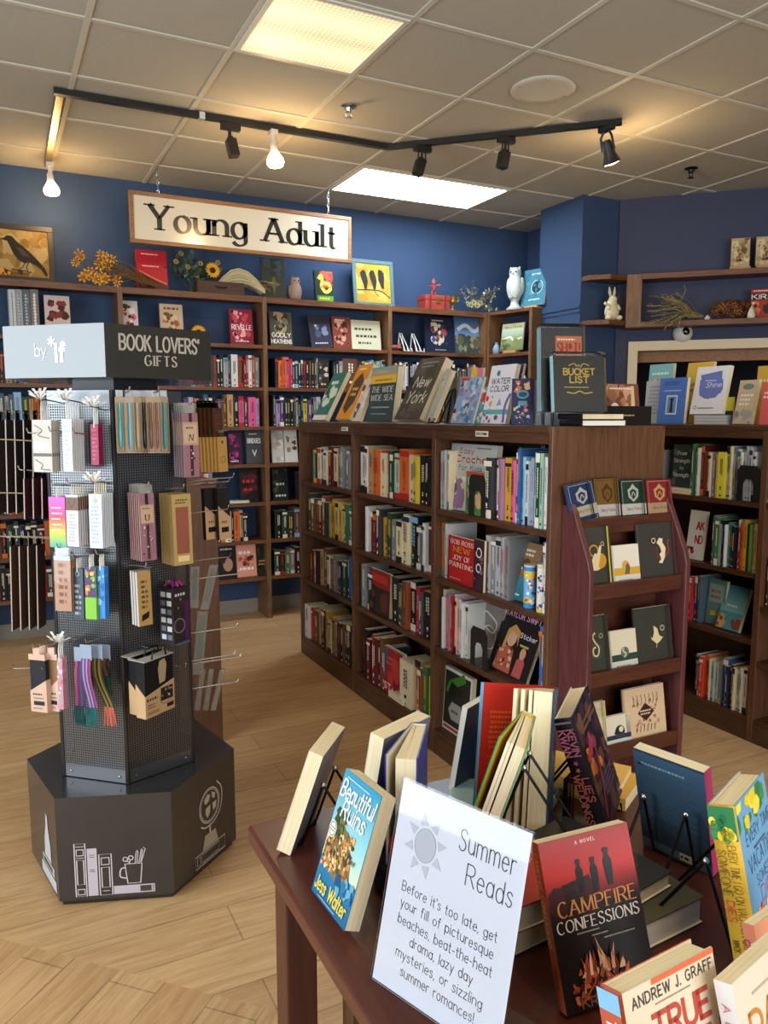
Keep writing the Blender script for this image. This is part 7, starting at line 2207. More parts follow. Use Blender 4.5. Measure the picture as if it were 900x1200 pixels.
# --- right front face
def pen_pack(px0, px1, cols, label_a, f=0.085):
    for i, (cpx, c) in enumerate(cols):
        s, z = FR.hit(cpx, 465, f - 0.004 * i)
        _, zb = FR.hit(cpx, 531, f - 0.004 * i)
        h_ = z - zb
        e = thing('boxed_pen', '%s boxed pen, %s of the %s pack' % (c[1], ORD[i], label_a), 'pen', FR.pt(s, f - 0.004 * i, zb), (0, 0, FR.rz + R(-24)), 'boxed pens at the spinner top')
        w_ = 0.026
        m = M(PRINT, c[2]); m.box((-w_ / 2, 0.012, 0), (w_ / 2, 0.0135, h_)); m.box((-w_ / 2, 0.0, 0), (-w_ / 2 + 0.0012, 0.012, h_ * 0.9)); m.box((w_ / 2 - 0.0012, 0.0, 0), (w_ / 2, 0.012, h_ * 0.9)); m.box((-w_ / 2, 0.0, 0), (w_ / 2, 0.012, 0.003)); m.build('tray', e)
        m = M(plain('pen_' + c[0], c[0], 0.3)); m.tube([(0, 0.006, 0.012), (0, 0.006, 0.022), (0, 0.006, h_ * 0.55), (0, 0.006, h_ * 0.56), (0, 0.006, h_ * 0.9)], [0.001, 0.0048, 0.0052, 0.004, 0.004], 10); m.build('pen_barrel', e, smooth=True)
        m = M(FROST); m.box((-w_ / 2 * 0.8, 0.012, h_ + 0.0005), (w_ / 2 * 0.8, 0.013, h_ + 0.02)); m.build('clear_front', e)
    s, z = FR.hit((px0 + px1) / 2, 462, f)
    hook(FR, s, z - 0.004, f + 0.01)
pen_pack(134, 165, [(140, ('2a9a98', 'teal', '9c8468')), (151, ('7cc3cf', 'pale aqua', 'b0a08c')), (160, ('b8a890', 'cream', 'a08868')), (168, ('1c1c1e', 'black', '8a7456'))], 'left')
pen_pack(170, 197, [(176, ('6a4a34', 'brown', 'a88c6c')), (183, ('8a5a4a', 'rust', 'b09478')), (192, ('2a9a98', 'dark teal', '9c8468'))], 'right')
card_pack(FR, 213, 231, 484, 559, '93686f', [('r', 0, 0.5, 1, 0.86, 'b98f7a'), ('r', 0.08, 0.54, 0.92, 0.82, 'bda285'), ('m', 0.2, 0.74, 0.8, 0.8, '6a5444'), T('N', 0.5, 0.57, 0.10, '2a2420', 'serif', 0.14, slant=0.2), ('r', 0.42, 0.02, 0.62, 0.5, '3a2a2c'), ('b', 8, 0.2, 0.1, 0.8, 0.45, ['4a3438', 'c8b8b4'], 0.06), ('r', 0.42, 0.86, 0.62, 1, '3a2a2c')], 'mauve charm bookmark with a kraft tag lettered N', f=0.115, n=5, step=0.014, hang=0.02, group=GB, edge='5f8a90')
card_pack(FR, 162, 180, 579, 657, '926870', [('r', 0.08, 0.56, 0.92, 0.83, 'b89a7c'), ('m', 0.2, 0.76, 0.8, 0.8, '6a5444'), T('U', 0.5, 0.6, 0.09, '4a2a22', 'serif', 0.2), ('r', 0.4, 0.02, 0.6, 0.54, '4a3034'), ('b', 10, 0.15, 0.1, 0.85, 0.5, ['3a2a2e', 'd0c8c8'], 0.06), ('r', 0.4, 0.84, 0.6, 1, '2a2022')], 'mauve charm bookmark with a kraft tag lettered U', f=0.10, n=6, step=0.013, hang=0.015, group=GB, edge='c0a89a')
card_pack(FR, 201, 223, 580, 662, 'ab9058', [('r', 0.16, 0.16, 0.84, 0.82, '8b5040'), ('m', 0.15, 0.86, 0.85, 0.94, '5a4424', 2), ('r', 0.2, 0.05, 0.8, 0.13, 'd8c08a')], 'tan boxed bookmark with a russet leather panel, second row right', f=0.105, n=7, step=0.012, hang=0.012, group=GB, t_=0.008, edge='967a4c')
card_pack(FR, 160, 176, 671, 733, 'c09a5c', [('m', 0.25, 0.3, 0.75, 0.86, '6a4c28', 6), ('p', [(0.2, 0.08), (0.75, 0.14), (0.8, 0.26), (0.25, 0.2)], '1c1814')], 'kraft box with brown script and a black ribbon, third row', f=0.095, n=3, step=0.016, hang=0.01, t_=0.012, wrap=True, name='gift_box', cat='box', group='kraft boxes on the spinner', edge='d8d4ce')
# black boxed light with purple bow
s0, z1 = FR.hit(204, 690, 0.10); s1, _ = FR.hit(225, 690, 0.10); _, z0 = FR.hit(212, 755, 0.10)
w_ = 0.068; h_ = z1 - z0
s_m, _ = FR.hit(206, 690, 0.07)
e = thing('boxed_lamp', 'black boxed reading lamp printed with purple rings, third row right', 'box', FR.pt(s_m, 0.10, z0), (0, 0, FR.rz + R(14)))
m = M(GLOSS, '2b2626'); m.box((-w_ / 2, 0, 0), (w_ / 2, 0.062, h_))
paint(m, Plane((-w_ / 2, 0, 0), (1, 0, 0), (0, 0, 1)), w_, h_, [('r', 0.02, 0.0, 0.98, 0.04, '4a5a72'), ('m', 0.1, 0.84, 0.8, 0.93, 'c8c0c0', 1), ('r', 0.7, 0.05, 0.98, 0.75, '4a2050'), ('o', 0.35, 0.34, 0.34, 0.02, 'b8a8b0'), ('o', 0.35, 0.34, 0.27, 0.015, '6a5a6a'), ('b', 10, 0.1, 0.55, 0.7, 0.8, ['6a3a7a', '3a2a34', '8a6a5a'], 0.08)], 4)
pls = Plane((-w_ / 2, 0.062, 0), (0, -1, 0), (0, 0, 1))
for i in range(6):
    for j in range(2):
        rect(m, pls, 0.008 + 0.026 * j, 0.018 + i * h_ * 0.15, 0.028 + 0.026 * j, 0.018 + i * h_ * 0.15 + h_ * 0.09, ['b9c2c8', '6a6a78', 'c8c8cc'][(i + j) % 3], 1.5)
m.build('carton', e)
m = M(MATTE, '8a2a5c')
rnd = random.Random(4)
for q in range(16):
    a_ = rnd.uniform(0, 6.28); m.set(c=rnd.choice(['8a2a5c', 'a8387a', '5e2a6a'])); m.tube([(0, 0.03, h_), (0.02 * math.cos(a_), 0.03 + 0.016 * math.sin(a_), h_ + 0.016), (0.034 * math.cos(a_), 0.03 + 0.026 * math.sin(a_), h_ + 0.004)], 0.003, 4)
m.build('bow', e)
hook(FR, s_m, z1 + 0.004, 0.06)
# countertop tuck boxes on a hook
s0, z1 = FR.hit(160, 772, 0.10)
_, z0 = FR.hit(165, 842, 0.10)
sm, _ = FR.hit(184, 800, 0.08)
for i, (df, lab) in enumerate(((0.105, 'kraft and black tuck box with picture strip, lower right spinner face'), (0.060, 'matching tuck box hanging behind the kraft and black one'))):
    w_, h_, t_ = 0.125, z1 - z0, 0.04
    e = thing('boxed_accessory', lab, 'box', FR.pt(sm - 0.004, df, z0), (0, 0, FR.rz + R(16)), 'tuck boxes on the spinner')
    m = M(PRINT, 'bd9c74'); m.box((-w_ / 2, 0, 0), (w_ / 2, t_, h_ * 0.3))
    m.poly([(-w_ / 2, 0, h_ * 0.3), (w_ / 2, 0, h_ * 0.3), (w_ / 2, t_, h_ * 0.3), (-w_ / 2, t_, h_ * 0.3), (-w_ / 2, 0, h_ * 0.36), (w_ / 2, 0, h_ * 0.5), (w_ / 2, t_, h_ * 0.62), (-w_ / 2, t_, h_ * 0.55)], [(0, 1, 5, 4), (1, 2, 6, 5), (2, 3, 7, 6), (3, 0, 4, 7), (4, 5, 6, 7)])
    paint(m, Plane((-w_ / 2, 0, 0), (1, 0, 0), (0, 0, 1)), w_, h_, [('m', 0.04, 0.26, 0.42, 0.34, '3a3026', 1), ('m', 0.06, 0.14, 0.4, 0.23, '5a4c3c', 2), ('r', 0.52, 0.2, 0.94, 0.42, '241e1a'), ('b', 7, 0.56, 0.24, 0.9, 0.4, ['d8c8a8', '8a7a60'], 0.035), ('l', [(0.5, 0.3), (0.52, 0.18), (0.7, 0.15), (0.9, 0.2)], 0.012, '241e1a'), ('r', 0.72, 0.06, 0.95, 0.13, '241e1a'), ('m', 0.06, 0.05, 0.5, 0.1, '5a4c3c', 2)], 4)
    m.build('sleeve', e)
    m = M(GLOSS, '17181b'); m.box((-w_ / 2 + 0.002, 0.002, h_ * 0.31), (w_ / 2 - 0.002, t_ - 0.002, h_ * 0.93))
    shape(m, Plane((-w_ / 2, 0.002, 0), (1, 0, 0), (0, 0, 1)), [(0.5 * w_, 0.5 * h_), (0.7 * w_, 0.52 * h_), (0.76 * w_, 0.8 * h_), (0.7 * w_, 0.9 * h_), (0.52 * w_, 0.88 * h_), (0.46 * w_, 0.76 * h_)], 'a89878', 2)
    m.build('body', e)
    m = M(PRINT, 'a7a29a'); m.box((-w_ / 2, -0.002, h_ * 0.935), (w_ / 2, t_ + 0.03, h_ * 0.95)); m.build('hanger_flap', e)
    m = M(BLACKW); m.tube([(-0.03, 0.0, h_ * 0.955), (-0.026, 0.0, h_ + 0.012), (0.026, 0.0, h_ + 0.012), (0.03, 0.0, h_ * 0.955)], 0.003, 6); m.build('handle_clip', e)
hook(FR, sm, z1 + 0.0, 0.12)
s_, z_ = FR.hit(206, 781, 0.0)
hook(FR, s_, z_, 0.06)
# --- right side face
def side_pack(px, f, py0, py1, w_, cols, label, n, step, t_=0.004, yaw=0.0, s=None, face=RR, hang=0.015, ops=None, group=None, wrap=False, edge=None):
    s = 0.12 if s is None else s
    q = face.pt(s, f, 0)
    d_ = ray(px, py0)
    # height of the pixel at that distance
    tt = (q - V((0, 0, 0))).xy.length / V((d_.x, d_.y)).length
    z1 = EYE + d_.z * tt
    d_ = ray(px, py1); z0 = EYE + d_.z * (q.xy.length / V((d_.x, d_.y)).length)
    h_ = z1 - z0
    hook(face, s, z1 + hang - 0.004, f + 0.02)
    proto = None
    for i in range(n):
        fi = f - i * step
        if fi < 0.01:
            break
        if proto is None:
            e = thing('bookmark', label, 'bookmark', face.pt(s, fi, z1 + hang), (R(-2), 0, face.rz + yaw), label.split(',')[0] + ' pack')
            m = M(GLOSS, cols[0]); m.box((-w_ / 2, 0, -hang - h_), (w_ / 2, t_, -hang))
            paint(m, Plane((-w_ / 2, 0, -hang - h_), (1, 0, 0), (0, 0, 1)), w_, h_, ops or [('m', 0.2, 0.2, 0.8, 0.8, cols[1], 6)], 2)
            m.build('card', e)
            m = M(CLEAR); m.box((-w_ * 0.3, 0.0005, -hang), (w_ * 0.3, 0.0015, 0.01)); m.build('hanger_tab', e)
            if edge:
                m = M(PRINT, edge); m.box((-w_ / 2 - 0.001, t_ * 0.3, -hang - h_ - 0.001), (-w_ / 2 + 0.0003, t_ * 0.9, -hang + 0.001)); m.box((w_ / 2 - 0.0003, t_ * 0.3, -hang - h_ - 0.001), (w_ / 2 + 0.001, t_ * 0.9, -hang + 0.001)); m.build('pale_edge', e)
            proto = e
        else:
            e = proto.copy(); col.objects.link(e); e.location = face.pt(s, fi, z1 + hang)
            e['label'] = 'card hanging behind the ' + label.split(',')[0]
            for ch in proto.children:
                c_ = ch.copy(); col.objects.link(c_); c_.parent = e
    return proto


side_pack(238, 0.115, 478, 512, 0.055, ('4a2c1c', '6a4028'), 'dark brown wooden bookmark, top of the right side', 5, 0.014, yaw=R(-38))
side_pack(244, 0.13, 512, 553, 0.05, ('b58a4a', '7a5a2c'), 'golden wooden bookmark with a cut-out, right side upper row', 6, 0.012, yaw=R(-42), ops=[('o', 0.5, 0.35, 0.22, 0.05, '6a4a20'), ('d', 0.5, 0.85, 0.1, '3a2a14')])
for k_, (px_, f_) in enumerate(((236, 0.085), (252, 0.13))):
    q0 = side_pack(px_, f_, 572, 632, 0.055, ('241f1e', '3a3230'), 'black item in a kraft corner box, %s on the right side' % ('left' if k_ == 0 else 'right'), 1, 0.02, t_=0.016, yaw=R(-52), ops=[('p', [(0, 0), (1, 0), (1, 0.42), (0.0, 0.66)], 'b9946c'), ('m', 0.2, 0.3, 0.8, 0.38, '4a3a2a'), ('r', 0.2, 0.14, 0.8, 0.24, '1c1816')], group='corner boxes')
    q0.name = 'boxed_accessory' if k_ == 0 else 'boxed_accessory.010'; q0['category'] = 'box'
# clear blister strips and spoons
def blister(px0, py0, px1, py1, w_, label, tint, f=0.10, s=0.12):
    q = RR.pt(s, f, 0).xy.length
    def zz(px, py):
        d_ = ray(px, py); t0 = q / V((d_.x, d_.y)).length
        return V((d_.x * t0, d_.y * t0, EYE + d_.z * t0))
    a, b = zz(px0, py0), zz(px1, py1)
    e = thing('blister_pack', label, 'packet', a, (0, 0, 0), 'clear packets on the right side of the spinner')
    v_ = b - a
    side_ = V((math.cos(YAW), -math.sin(YAW), 0))
    dirn = v_.normalized()
    nn = side_.cross(dirn).normalized()
    def blk(mm, w0, t0, u0, u1):
        pts = []
        for u_ in (u0, u1):
            for sx, sy in ((-1, -1), (1, -1), (1, 1), (-1, 1)):
                pts.append(v_ * u_ + side_ * sx * w0 / 2 + nn * sy * t0 / 2)
        mm.poly(pts, [(0, 3, 2, 1), (4, 5, 6, 7), (0, 1, 5, 4), (1, 2, 6, 5), (2, 3, 7, 6), (3, 0, 4, 7)])
    m = M(plain('item_' + tint, tint, 0.35)); blk(m, w_ * 0.55, 0.003, 0.06, 0.8); m.build('item', e)
    m = M(FROST); blk(m, w_, 0.012, 0, 1); m.build('clear_pack', e)
    hk = RR.pt(s, 0.0, 0)
    return e, a
for args in ((229, 664, 228, 712, 0.03, 'grey-green clear packet hanging left on the right side', '5c6058'), (251, 662, 240, 714, 0.03, 'slanted clear packet hanging right on the right side', '6e6c60'),
             (238, 716, 232, 790, 0.036, 'clear packet with a pale green insert below the upper pair', '6d7d62')):
    e, a = blister(*args)
for k_, (x0, x1) in enumerate(((238, 231), (248, 241), (261, 250))):
    e, a = blister(x0, 784, x1, 832, 0.017, 'clear spoon-like packet, %s of three at the foot of the right side' % ['left', 'middle', 'right'][k_], '8a8478', f=0.11 + 0.012 * k_)
for (z_, ln) in ((1.035, 0.15), (0.99, 0.17), (0.80, 0.16), (0.70, 0.15), (0.69, 0.17), (0.60, 0.16), (1.33, 0.16), (1.22, 0.14)):
    hook(RR, 0.07 + 0.1 * ((z_ * 100) % 2 > 1), z_, ln)
# --- left side face: edge-on packs of dark cards
for (px, py0, py1, f_, n_, s_, lab, c_) in ((26, 492, 600, 0.145, 5, 0.16, 'dark edge-on journal-like bookmark, far left pack of the upper row', '2a2526'), (50, 560, 606, 0.065, 3, 0.22, 'maroon edge-on bookmark, short pack left of the front face', '4a2028'),
                                      (35, 638, 735, 0.125, 4, 0.17, 'brown edge-on bookmark, far left pack of the third row', '4a3226'), (26, 512, 598, 0.165, 2, 0.1, 'navy edge-on bookmark at the outer end of the left side', '262a38')):
    side_pack(px, f_, py0, py1, 0.06, (c_, '8a8078'), lab, n_, 0.026, face=LL, s=s_, yaw=R(-14), hang=0.02, t_=0.005, edge='b0a394')
for (z_, ln) in ((1.47, 0.22), (1.30, 0.2), (1.16, 0.2), (0.72, 0.14)):
    hook(LL, 0.2, z_, ln)
for (px, z_) in ((60, 1.49), (85, 1.495), (112, 1.49), (62, 0.76)):
    s_, _ = FL.hit(px, 470, 0.02)
    hook(FL, s_, z_, 0.13)

# ------------------------------------------------------------------ mahogany table with its books
TT = 0.765
TX0, TX1, TY0, TY1 = 0.40, 1.24, 0.10, 1.39
t = thing('display_table', 'mahogany display table with a thick top and square legs in the foreground', 'table', (TX0, TY0, 0))
m = M(TABLEW); m.box((0, 0, TT - 0.036), (TX1 - TX0, TY1 - TY0, TT)); m.build('tabletop', t, bevel=0.006)
m = M(TABLEL); m.box((0.06, 0.08, TT - 0.10), (TX1 - TX0 - 0.06, 0.10, TT - 0.0365)); m.box((0.06, TY1 - TY0 - 0.09, TT - 0.10), (TX1 - TX0 - 0.06, TY1 - TY0 - 0.07, TT - 0.0365))
m.box((0.045, 0.10, TT - 0.10), (0.062, TY1 - TY0 - 0.09, TT - 0.0365)); m.box((TX1 - TX0 - 0.062, 0.10, TT - 0.10), (TX1 - TX0 - 0.045, TY1 - TY0 - 0.09, TT - 0.0365)); m.build('apron', t)
lw = 0.06
for (x, y) in ((0.02, 0.03), (TX1 - TX0 - 0.02 - lw, 0.03), (0.02, TY1 - TY0 - 0.1 - lw), (TX1 - TX0 - 0.02 - lw, TY1 - TY0 - 0.1 - lw)):
    m = M(TABLEL); m.box((x, y, 0), (x + lw, y + lw, TT - 0.0365)); m.build('leg', t, bevel=0.004)
e = thing('wooden_box', 'brown panelled wooden box on the floor beneath the mahogany table', 'box', (0.55, 0.75, 0))
BXW = wood('under_table_wood', '4a3320', '6b4c30', 0.5, 'Z')
m = M(BXW); m.box((0, 0, 0), (0.5, 0.5, 0.6)); m.build('carcass', e, bevel=0.004)
m = M(BXW); m.box((-0.012, 0.0, 0.0), (-0.0005, 0.05, 0.6)); m.box((-0.012, 0.45, 0.0), (-0.0005, 0.5, 0.6)); m.box((-0.012, 0.051, 0.55), (-0.0005, 0.449, 0.6)); m.build('face_frame', e)
GTB = 'summer books on the mahogany table'


def posed(loc, rot, w_, h_, t_, front, ops, label, hard=False, spine=None, back=None, spine_ops=None, back_ops=None, jacket=None, seed=1, white=False, name='book', cat='book'):
    e = thing(name, label, cat, loc, tuple(R(a) for a in rot), GTB)
    mb = cover_mesh(w_, h_, t_, front, spine, back, hard, GLOSS)
    paint(mb, Plane((0, 0, 0), (1, 0, 0), (0, 0, 1), 0.0003), w_, h_, ops, seed)
    if spine_ops:
        bl = min(0.006, t_ * 0.16) if hard else 0
        spine_ops(mb, w_, h_, t_, bl)
    if back_ops:
        paint(mb, Plane((w_, t_, 0), (-1, 0, 0), (0, 0, 1), 0.0003), w_, h_, back_ops, seed)
    mb.build('cover', e)
    page_mesh(w_, h_, t_, hard, mat=plain('white_pages', 'dcd6c8', 0.85) if white else None).build('page_block', e)
    return e


def down_spine(w_, h_, t_, bl, side=0.0):
    """plane for lettering that runs down the spine; x = down from the head, y towards the front board side of the spine"""
    return Plane((-bl - 0.0006, t_ / 2, h_), (0, 0, -1), (0, -1, 0), 0.0004)


def wire_stand(loc, rz, w_, t_, sw, label, h_=0.12):
    """easel behind the book that stands at loc, turned by rz: hooks in front, props behind"""
    q = V((loc[0], loc[1], 0)) + Matrix.Rotation(R(rz), 3, 'Z') @ V((w_ / 2, t_ * 0.96 + 0.004, 0))
    e = thing('wire_stand', label, 'stand', (q.x, q.y, TT + 0.0005), (0, 0, R(rz)), 'black wire book stands')
    w_ = sw
    f = -t_ - 0.008
    for sx in (-1, 1):
        x = w_ / 2 * sx
        m = M(BLACKW)
        m.tube([(x, f + 0.003, 0.02), (x, f, 0.0045), (x, 0.0, 0.0035), (x, 0.006, 0.005), (x, 0.006 + 0.34 * h_, h_)], 0.0026, 7)
        m.tube([(x, 0.006 + 0.34 * h_, h_), (x, 0.03 + 0.8 * h_, 0.0035)], 0.0026, 7)
        lg = m.build('leg', e, smooth=True)
        m = M(CHROME); m.blob((x, 0.006 + 0.34 * h_, h_), 0.0052, 6); m.build('rivet', lg, smooth=True)
    m = M(BLACKW); m.tube([(-w_ / 2, 0.0, 0.0038), (w_ / 2, 0.0, 0.0038)], 0.0026, 7); m.build('cross_wire', e)
    return e


# sign in a clear holder
S_TL, S_TR, S_BR, S_BL = V((0.494, 0.935, 1.041)), V((0.567, 0.732, 1.045)), V((0.507, 0.705, 0.773)), V((0.434, 0.908, 0.769))
sx_ = ((S_TR - S_TL) + (S_BR - S_BL)).normalized()
sy_ = ((S_TL - S_BL) + (S_TR - S_BR)).normalized()
sx_.z = 0; sx_.normalize()
sn = sx_.cross(sy_).normalized(); sy_ = sn.cross(sx_).normalized()
lean_s = math.asin(max(-1, min(1, sn.z)))
org = (S_BL + S_BR) / 2 - sx_ * 0.108
org.z = TT + 0.004
e = thing('table_sign', 'white Summer Reads notice in a clear slanted holder on the table', 'sign', org, (-lean_s, 0, math.atan2(sx_.y, sx_.x)))
m = M(PRINT, 'd4d4dc'); m.box((0.001, 0.0022, 0.001), (0.215, 0.0030, 0.279))
pl = Plane((0, 0.0022, 0), (1, 0, 0), (0, 0, 1), 0.00015)
paint(m, pl, 0.216, 0.28, [], 1)
gx, gy = 0.056, 0.205
disc(m, pl, gx, gy, 0.0185, 'b4b4ba', 0.0225, n=30); ring(m, pl, gx, gy, 0.0185, 0.0007, '85858c', 0.0225, k=2)
for k in range(8):
    a = 2 * PI * (k + 0.32) / 8
    c0, s0 = math.cos(a), math.sin(a)
    q = [(gx + c0 * 0.0225 - s0 * 0.0062, gy + s0 * 0.027 + c0 * 0.0062), (gx + c0 * 0.0225 + s0 * 0.0062, gy + s0 * 0.027 - c0 * 0.0062), (gx + c0 * 0.037, gy + s0 * 0.043)]
    shape(m, pl, q, 'bcbcc2', 1.5); ribbon(m, pl, q, 0.0006, rgb('85858c'), 2, closed=True)
INKD = '2c2c34'
hand = dict(wd=0.055, track=0.2, style='mono', jig=0.05)
text(m, pl, 'Summer', 0.155, 0.222, 0.027, INKD, align='c', fit=0.088, **hand)
text(m, pl, 'Reads', 0.165, 0.182, 0.027, INKD, align='c', fit=0.072, **hand)
hand['wd'] = 0.08
for i, (ln, xc, wd_) in enumerate((("Before it's too late, get", 0.108, 0.160), ('your fill of picturesque', 0.108, 0.156), ('beaches, beat-the-heat', 0.109, 0.158), ('drama, lazy day', 0.109, 0.106), ('mysteries, or sizzling', 0.108, 0.146), ('summer romances!', 0.110, 0.124))):
    text(m, pl, ln, xc, 0.134 - i * 0.0215, 0.0128, INKD, align='c', fit=wd_, **hand)
m.build('paper', e)
m = M(CLEAR); m.box((-0.001, 0.0, 0.0), (0.217, 0.0018, 0.282)); m.box((-0.001, 0.0034, 0.0), (0.217, 0.005, 0.282)); m.build('acrylic_plates', e)
m = M(CLEAR)
ft = math.tan(lean_s)
m.poly([(-0.001, 0.005, 0.0), (0.217, 0.005, 0.0), (0.217, 0.085, 0.085 * ft + 0.002), (-0.001, 0.085, 0.085 * ft + 0.002), (-0.001, 0.005, 0.003), (0.217, 0.005, 0.003), (0.217, 0.085, 0.085 * ft + 0.005), (-0.001, 0.085, 0.085 * ft + 0.005)],
       [(0, 3, 2, 1), (4, 5, 6, 7), (0, 1, 5, 4), (1, 2, 6, 5), (2, 3, 7, 6), (3, 0, 4, 7)])
m.build('acrylic_foot', e)
e.location.z = TT + 0.0015

# blue novel with a rocky cove
e = posed((0.4306, 1.1265, 0.7742), (-20.4, -4.5, -90), 0.134, 0.203, 0.026, '2f87a8',
          [('g', 0, 0.55, 1, 1, '8fc7cc', '2f8fb4'), ('g', 0, 0.3, 1, 0.55, 'c8d3b8', '8fc7cc'), ('g', 0, 0, 1, 0.3, '1d5f8c', '2a7aa2'),
           ('p', [(0.02, 0.3), (0.05, 0.5), (0.16, 0.58), (0.22, 0.72), (0.3, 0.64), (0.42, 0.6), (0.55, 0.58), (0.62, 0.5), (0.72, 0.46), (0.78, 0.34), (0.86, 0.24), (0.5, 0.2), (0.2, 0.26)], '7d6a44'),
           ('b', 190, 0.04, 0.24, 0.74, 0.58, ['b98a4e', 'd8b070', '8a6238', 'a85a3a', 'c8784a', '5e6a3a', 'e0c890', '4a4430'], 0.032), ('b', 16, 0.12, 0.5, 0.4, 0.7, ['4a5a34', '5f6a3c', '3a4a30'], 0.06),
           ('b', 18, 0.55, 0.14, 0.98, 0.3, ['2a7098', '1a5080', '5fa0b8'], 0.06),
           T('Beautiful', 0.5, 0.8, 0.13, 'eef0ea', wd=0.14, slant=0.18, fit=0.9), T('Ruins', 0.52, 0.66, 0.13, 'eef0ea', wd=0.14, slant=0.18, fit=0.62), ('m', 0.1, 0.945, 0.9, 0.965, 'c8e0e0'),
           ('d', 0.12, 0.53, 0.1, 'e8e4d8'), ('o', 0.12, 0.53, 0.08, 0.012, '5a5a54'), ('m', 0.05, 0.51, 0.19, 0.55, '5a5a54', 2), T('A Novel', 0.74, 0.42, 0.04, '3a4a54', slant=0.2, fit=0.2),
           T('Jess Walter', 0.5, 0.06, 0.10, 'e3cf4e', wd=0.15, slant=0.15, fit=0.86), ('m', 0.2, 0.02, 0.8, 0.035, 'a8c8d0')], 'turquoise novel with a rocky cove and white script, left of the white notice', spine='1f6f94')

# red and black thriller
def sp_c(mb, w_, h_, t_, bl):
    pl_ = down_spine(w_, h_, t_, bl)
    text(mb, pl_, 'CAMPFIRE CONFESSIONS', h_ * 0.07, -t_ * 0.2, t_ * 0.42, 'f0c8a0', 0.14, 0.25, 'serif', fit=h_ * 0.56)
    marks(mb, pl_, h_ * 0.72, -t_ * 0.12, h_ * 0.92, t_ * 0.12, '5a2014', random.Random(2))
def person_ops(x, y, s, c):
    return [('p', [(x - 0.035 * s, y), (x - 0.05 * s, y + 0.1 * s), (x - 0.055 * s, y + 0.17 * s), (x - 0.03 * s, y + 0.205 * s), (x + 0.03 * s, y + 0.205 * s), (x + 0.055 * s, y + 0.17 * s), (x + 0.05 * s, y + 0.1 * s), (x + 0.035 * s, y)], c), ('d', x, y + 0.225 * s, 0.03 * s, c, 0.035 * s), ('p', [(x - 0.045 * s, y + 0.236 * s), (x + 0.045 * s, y + 0.236 * s), (x + 0.028 * s, y + 0.262 * s), (x - 0.028 * s, y + 0.262 * s)], c)]
fr_ = random.Random(5)
def tongue(x, y, h, wd, ln, c):
    return ('p', [(x - wd, y), (x + wd, y), (x + wd * 0.9 + ln * 0.3, y + h * 0.45), (x + ln, y + h), (x - wd * 0.5 + ln * 0.2, y + h * 0.5)], c)
flame = [('b', 60, 0.1, 0.05, 0.78, 0.16, ['6a2a1c', 'a8482c', '3a1a14', 'c8704a'], 0.024)]
for k_ in range(90):
    x_ = fr_.gauss(0.41, 0.12)
    y_ = 0.06 + 0.16 * fr_.random()
    flame.append(tongue(x_, y_, (0.05 + 0.16 * fr_.random()) * max(0.3, 1 - abs(x_ - 0.41) * 2.6), 0.012 + 0.022 * fr_.random(), fr_.uniform(-.05, .05), fr_.choice(['c8643a', 'e09a66', 'a8442a', 'e8b488', '7a2c18', 'b8502c', 'f0cda8', '5e2418'])))
for k_ in range(12):
    flame.append(('l', [(0.14 + 0.05 * k_, 0.05), (0.41 + fr_.uniform(-.06, .06), 0.16 + 0.1 * fr_.random())], 0.016, fr_.choice(['3a1a14', 'a8583c', 'd8a078'])))
e = posed((0.6296, 0.7233, 0.7718), (-17.9, -3.4, -8.8), 0.14, 0.216, 0.021, '1c1716',
          [('g', 0, 0.78, 1, 1, 'b8261c', '8f1812'), ('g', 0, 0.58, 1, 0.78, '241414', 'b8261c'), ('b', 8, 0.05, 0.55, 0.5, 0.66, ['3a1614', '2a1212'], 0.14), T('A NOVEL', 0.5, 0.945, 0.02, 'e8c8b8', wd=0.16, track=0.5)]
          + person_ops(0.38, 0.66, 0.75, '120d0d') + person_ops(0.54, 0.645, 0.78, '120d0d') + person_ops(0.70, 0.66, 0.86, '120d0d')
          + [T('CAMPFIRE', 0.52, 0.545, 0.088, 'cf8a4c', 'serif', 0.15, fit=0.86), T('CONFESSIONS', 0.5, 0.455, 0.068, 'e6ddd4', 'serif', 0.15, fit=0.9), ('m', 0.24, 0.425, 0.5, 0.44, 'b8aca4'), ('m', 0.4, 0.395, 0.62, 0.41, 'b8aca4'), ('m', 0.5, 0.365, 0.92, 0.38, 'b8aca4')] + flame
          + [T('KRISTI', 0.35, 0.035, 0.05, '9a5a3c', wd=0.13, fit=0.4)], 'red and black thriller with three silhouetted figures and a bonfire', spine='cc6038', back='1c1716', spine_ops=sp_c)

# dark hardcover with pink spine lettering
def sp_k(mb, w_, h_, t_, bl):
    pl_ = down_spine(w_, h_, t_, bl)
    for q in (0.025, 0.035):
        ribbon(mb, pl_, [(h_ * q, -t_ * 0.42), (h_ * q, t_ * 0.42)], 0.0008, rgb('b8b4b0'))
    text(mb, pl_, 'KEVIN', h_ * 0.09, 0.0015, t_ * 0.36, 'c06a7c', 0.19, 0.2, fit=h_ * 0.22)
    text(mb, pl_, 'KWAN', h_ * 0.09, -t_ * 0.4, t_ * 0.36, 'c06a7c', 0.19, 0.2, fit=h_ * 0.22)
    text(mb, pl_, 'LIES', h_ * 0.5, 0.0015, t_ * 0.36, 'c0665c', 0.19, 0.2, fit=h_ * 0.2)
    text(mb, pl_, 'WEDDINGS', h_ * 0.47, -t_ * 0.4, t_ * 0.36, 'c0665c', 0.19, 0.2, fit=h_ * 0.42)
    for q in (0.37, 0.43):
        shape(mb, pl_, [(h_ * q + (0.006 if i % 2 == 0 else 0.0025) * math.cos(i * PI / 5), 0.0 + (0.006 if i % 2 == 0 else 0.0025) * math.sin(i * PI / 5)) for i in range(10)], 'c04a78' if q < 0.4 else 'b86a4a', 2)
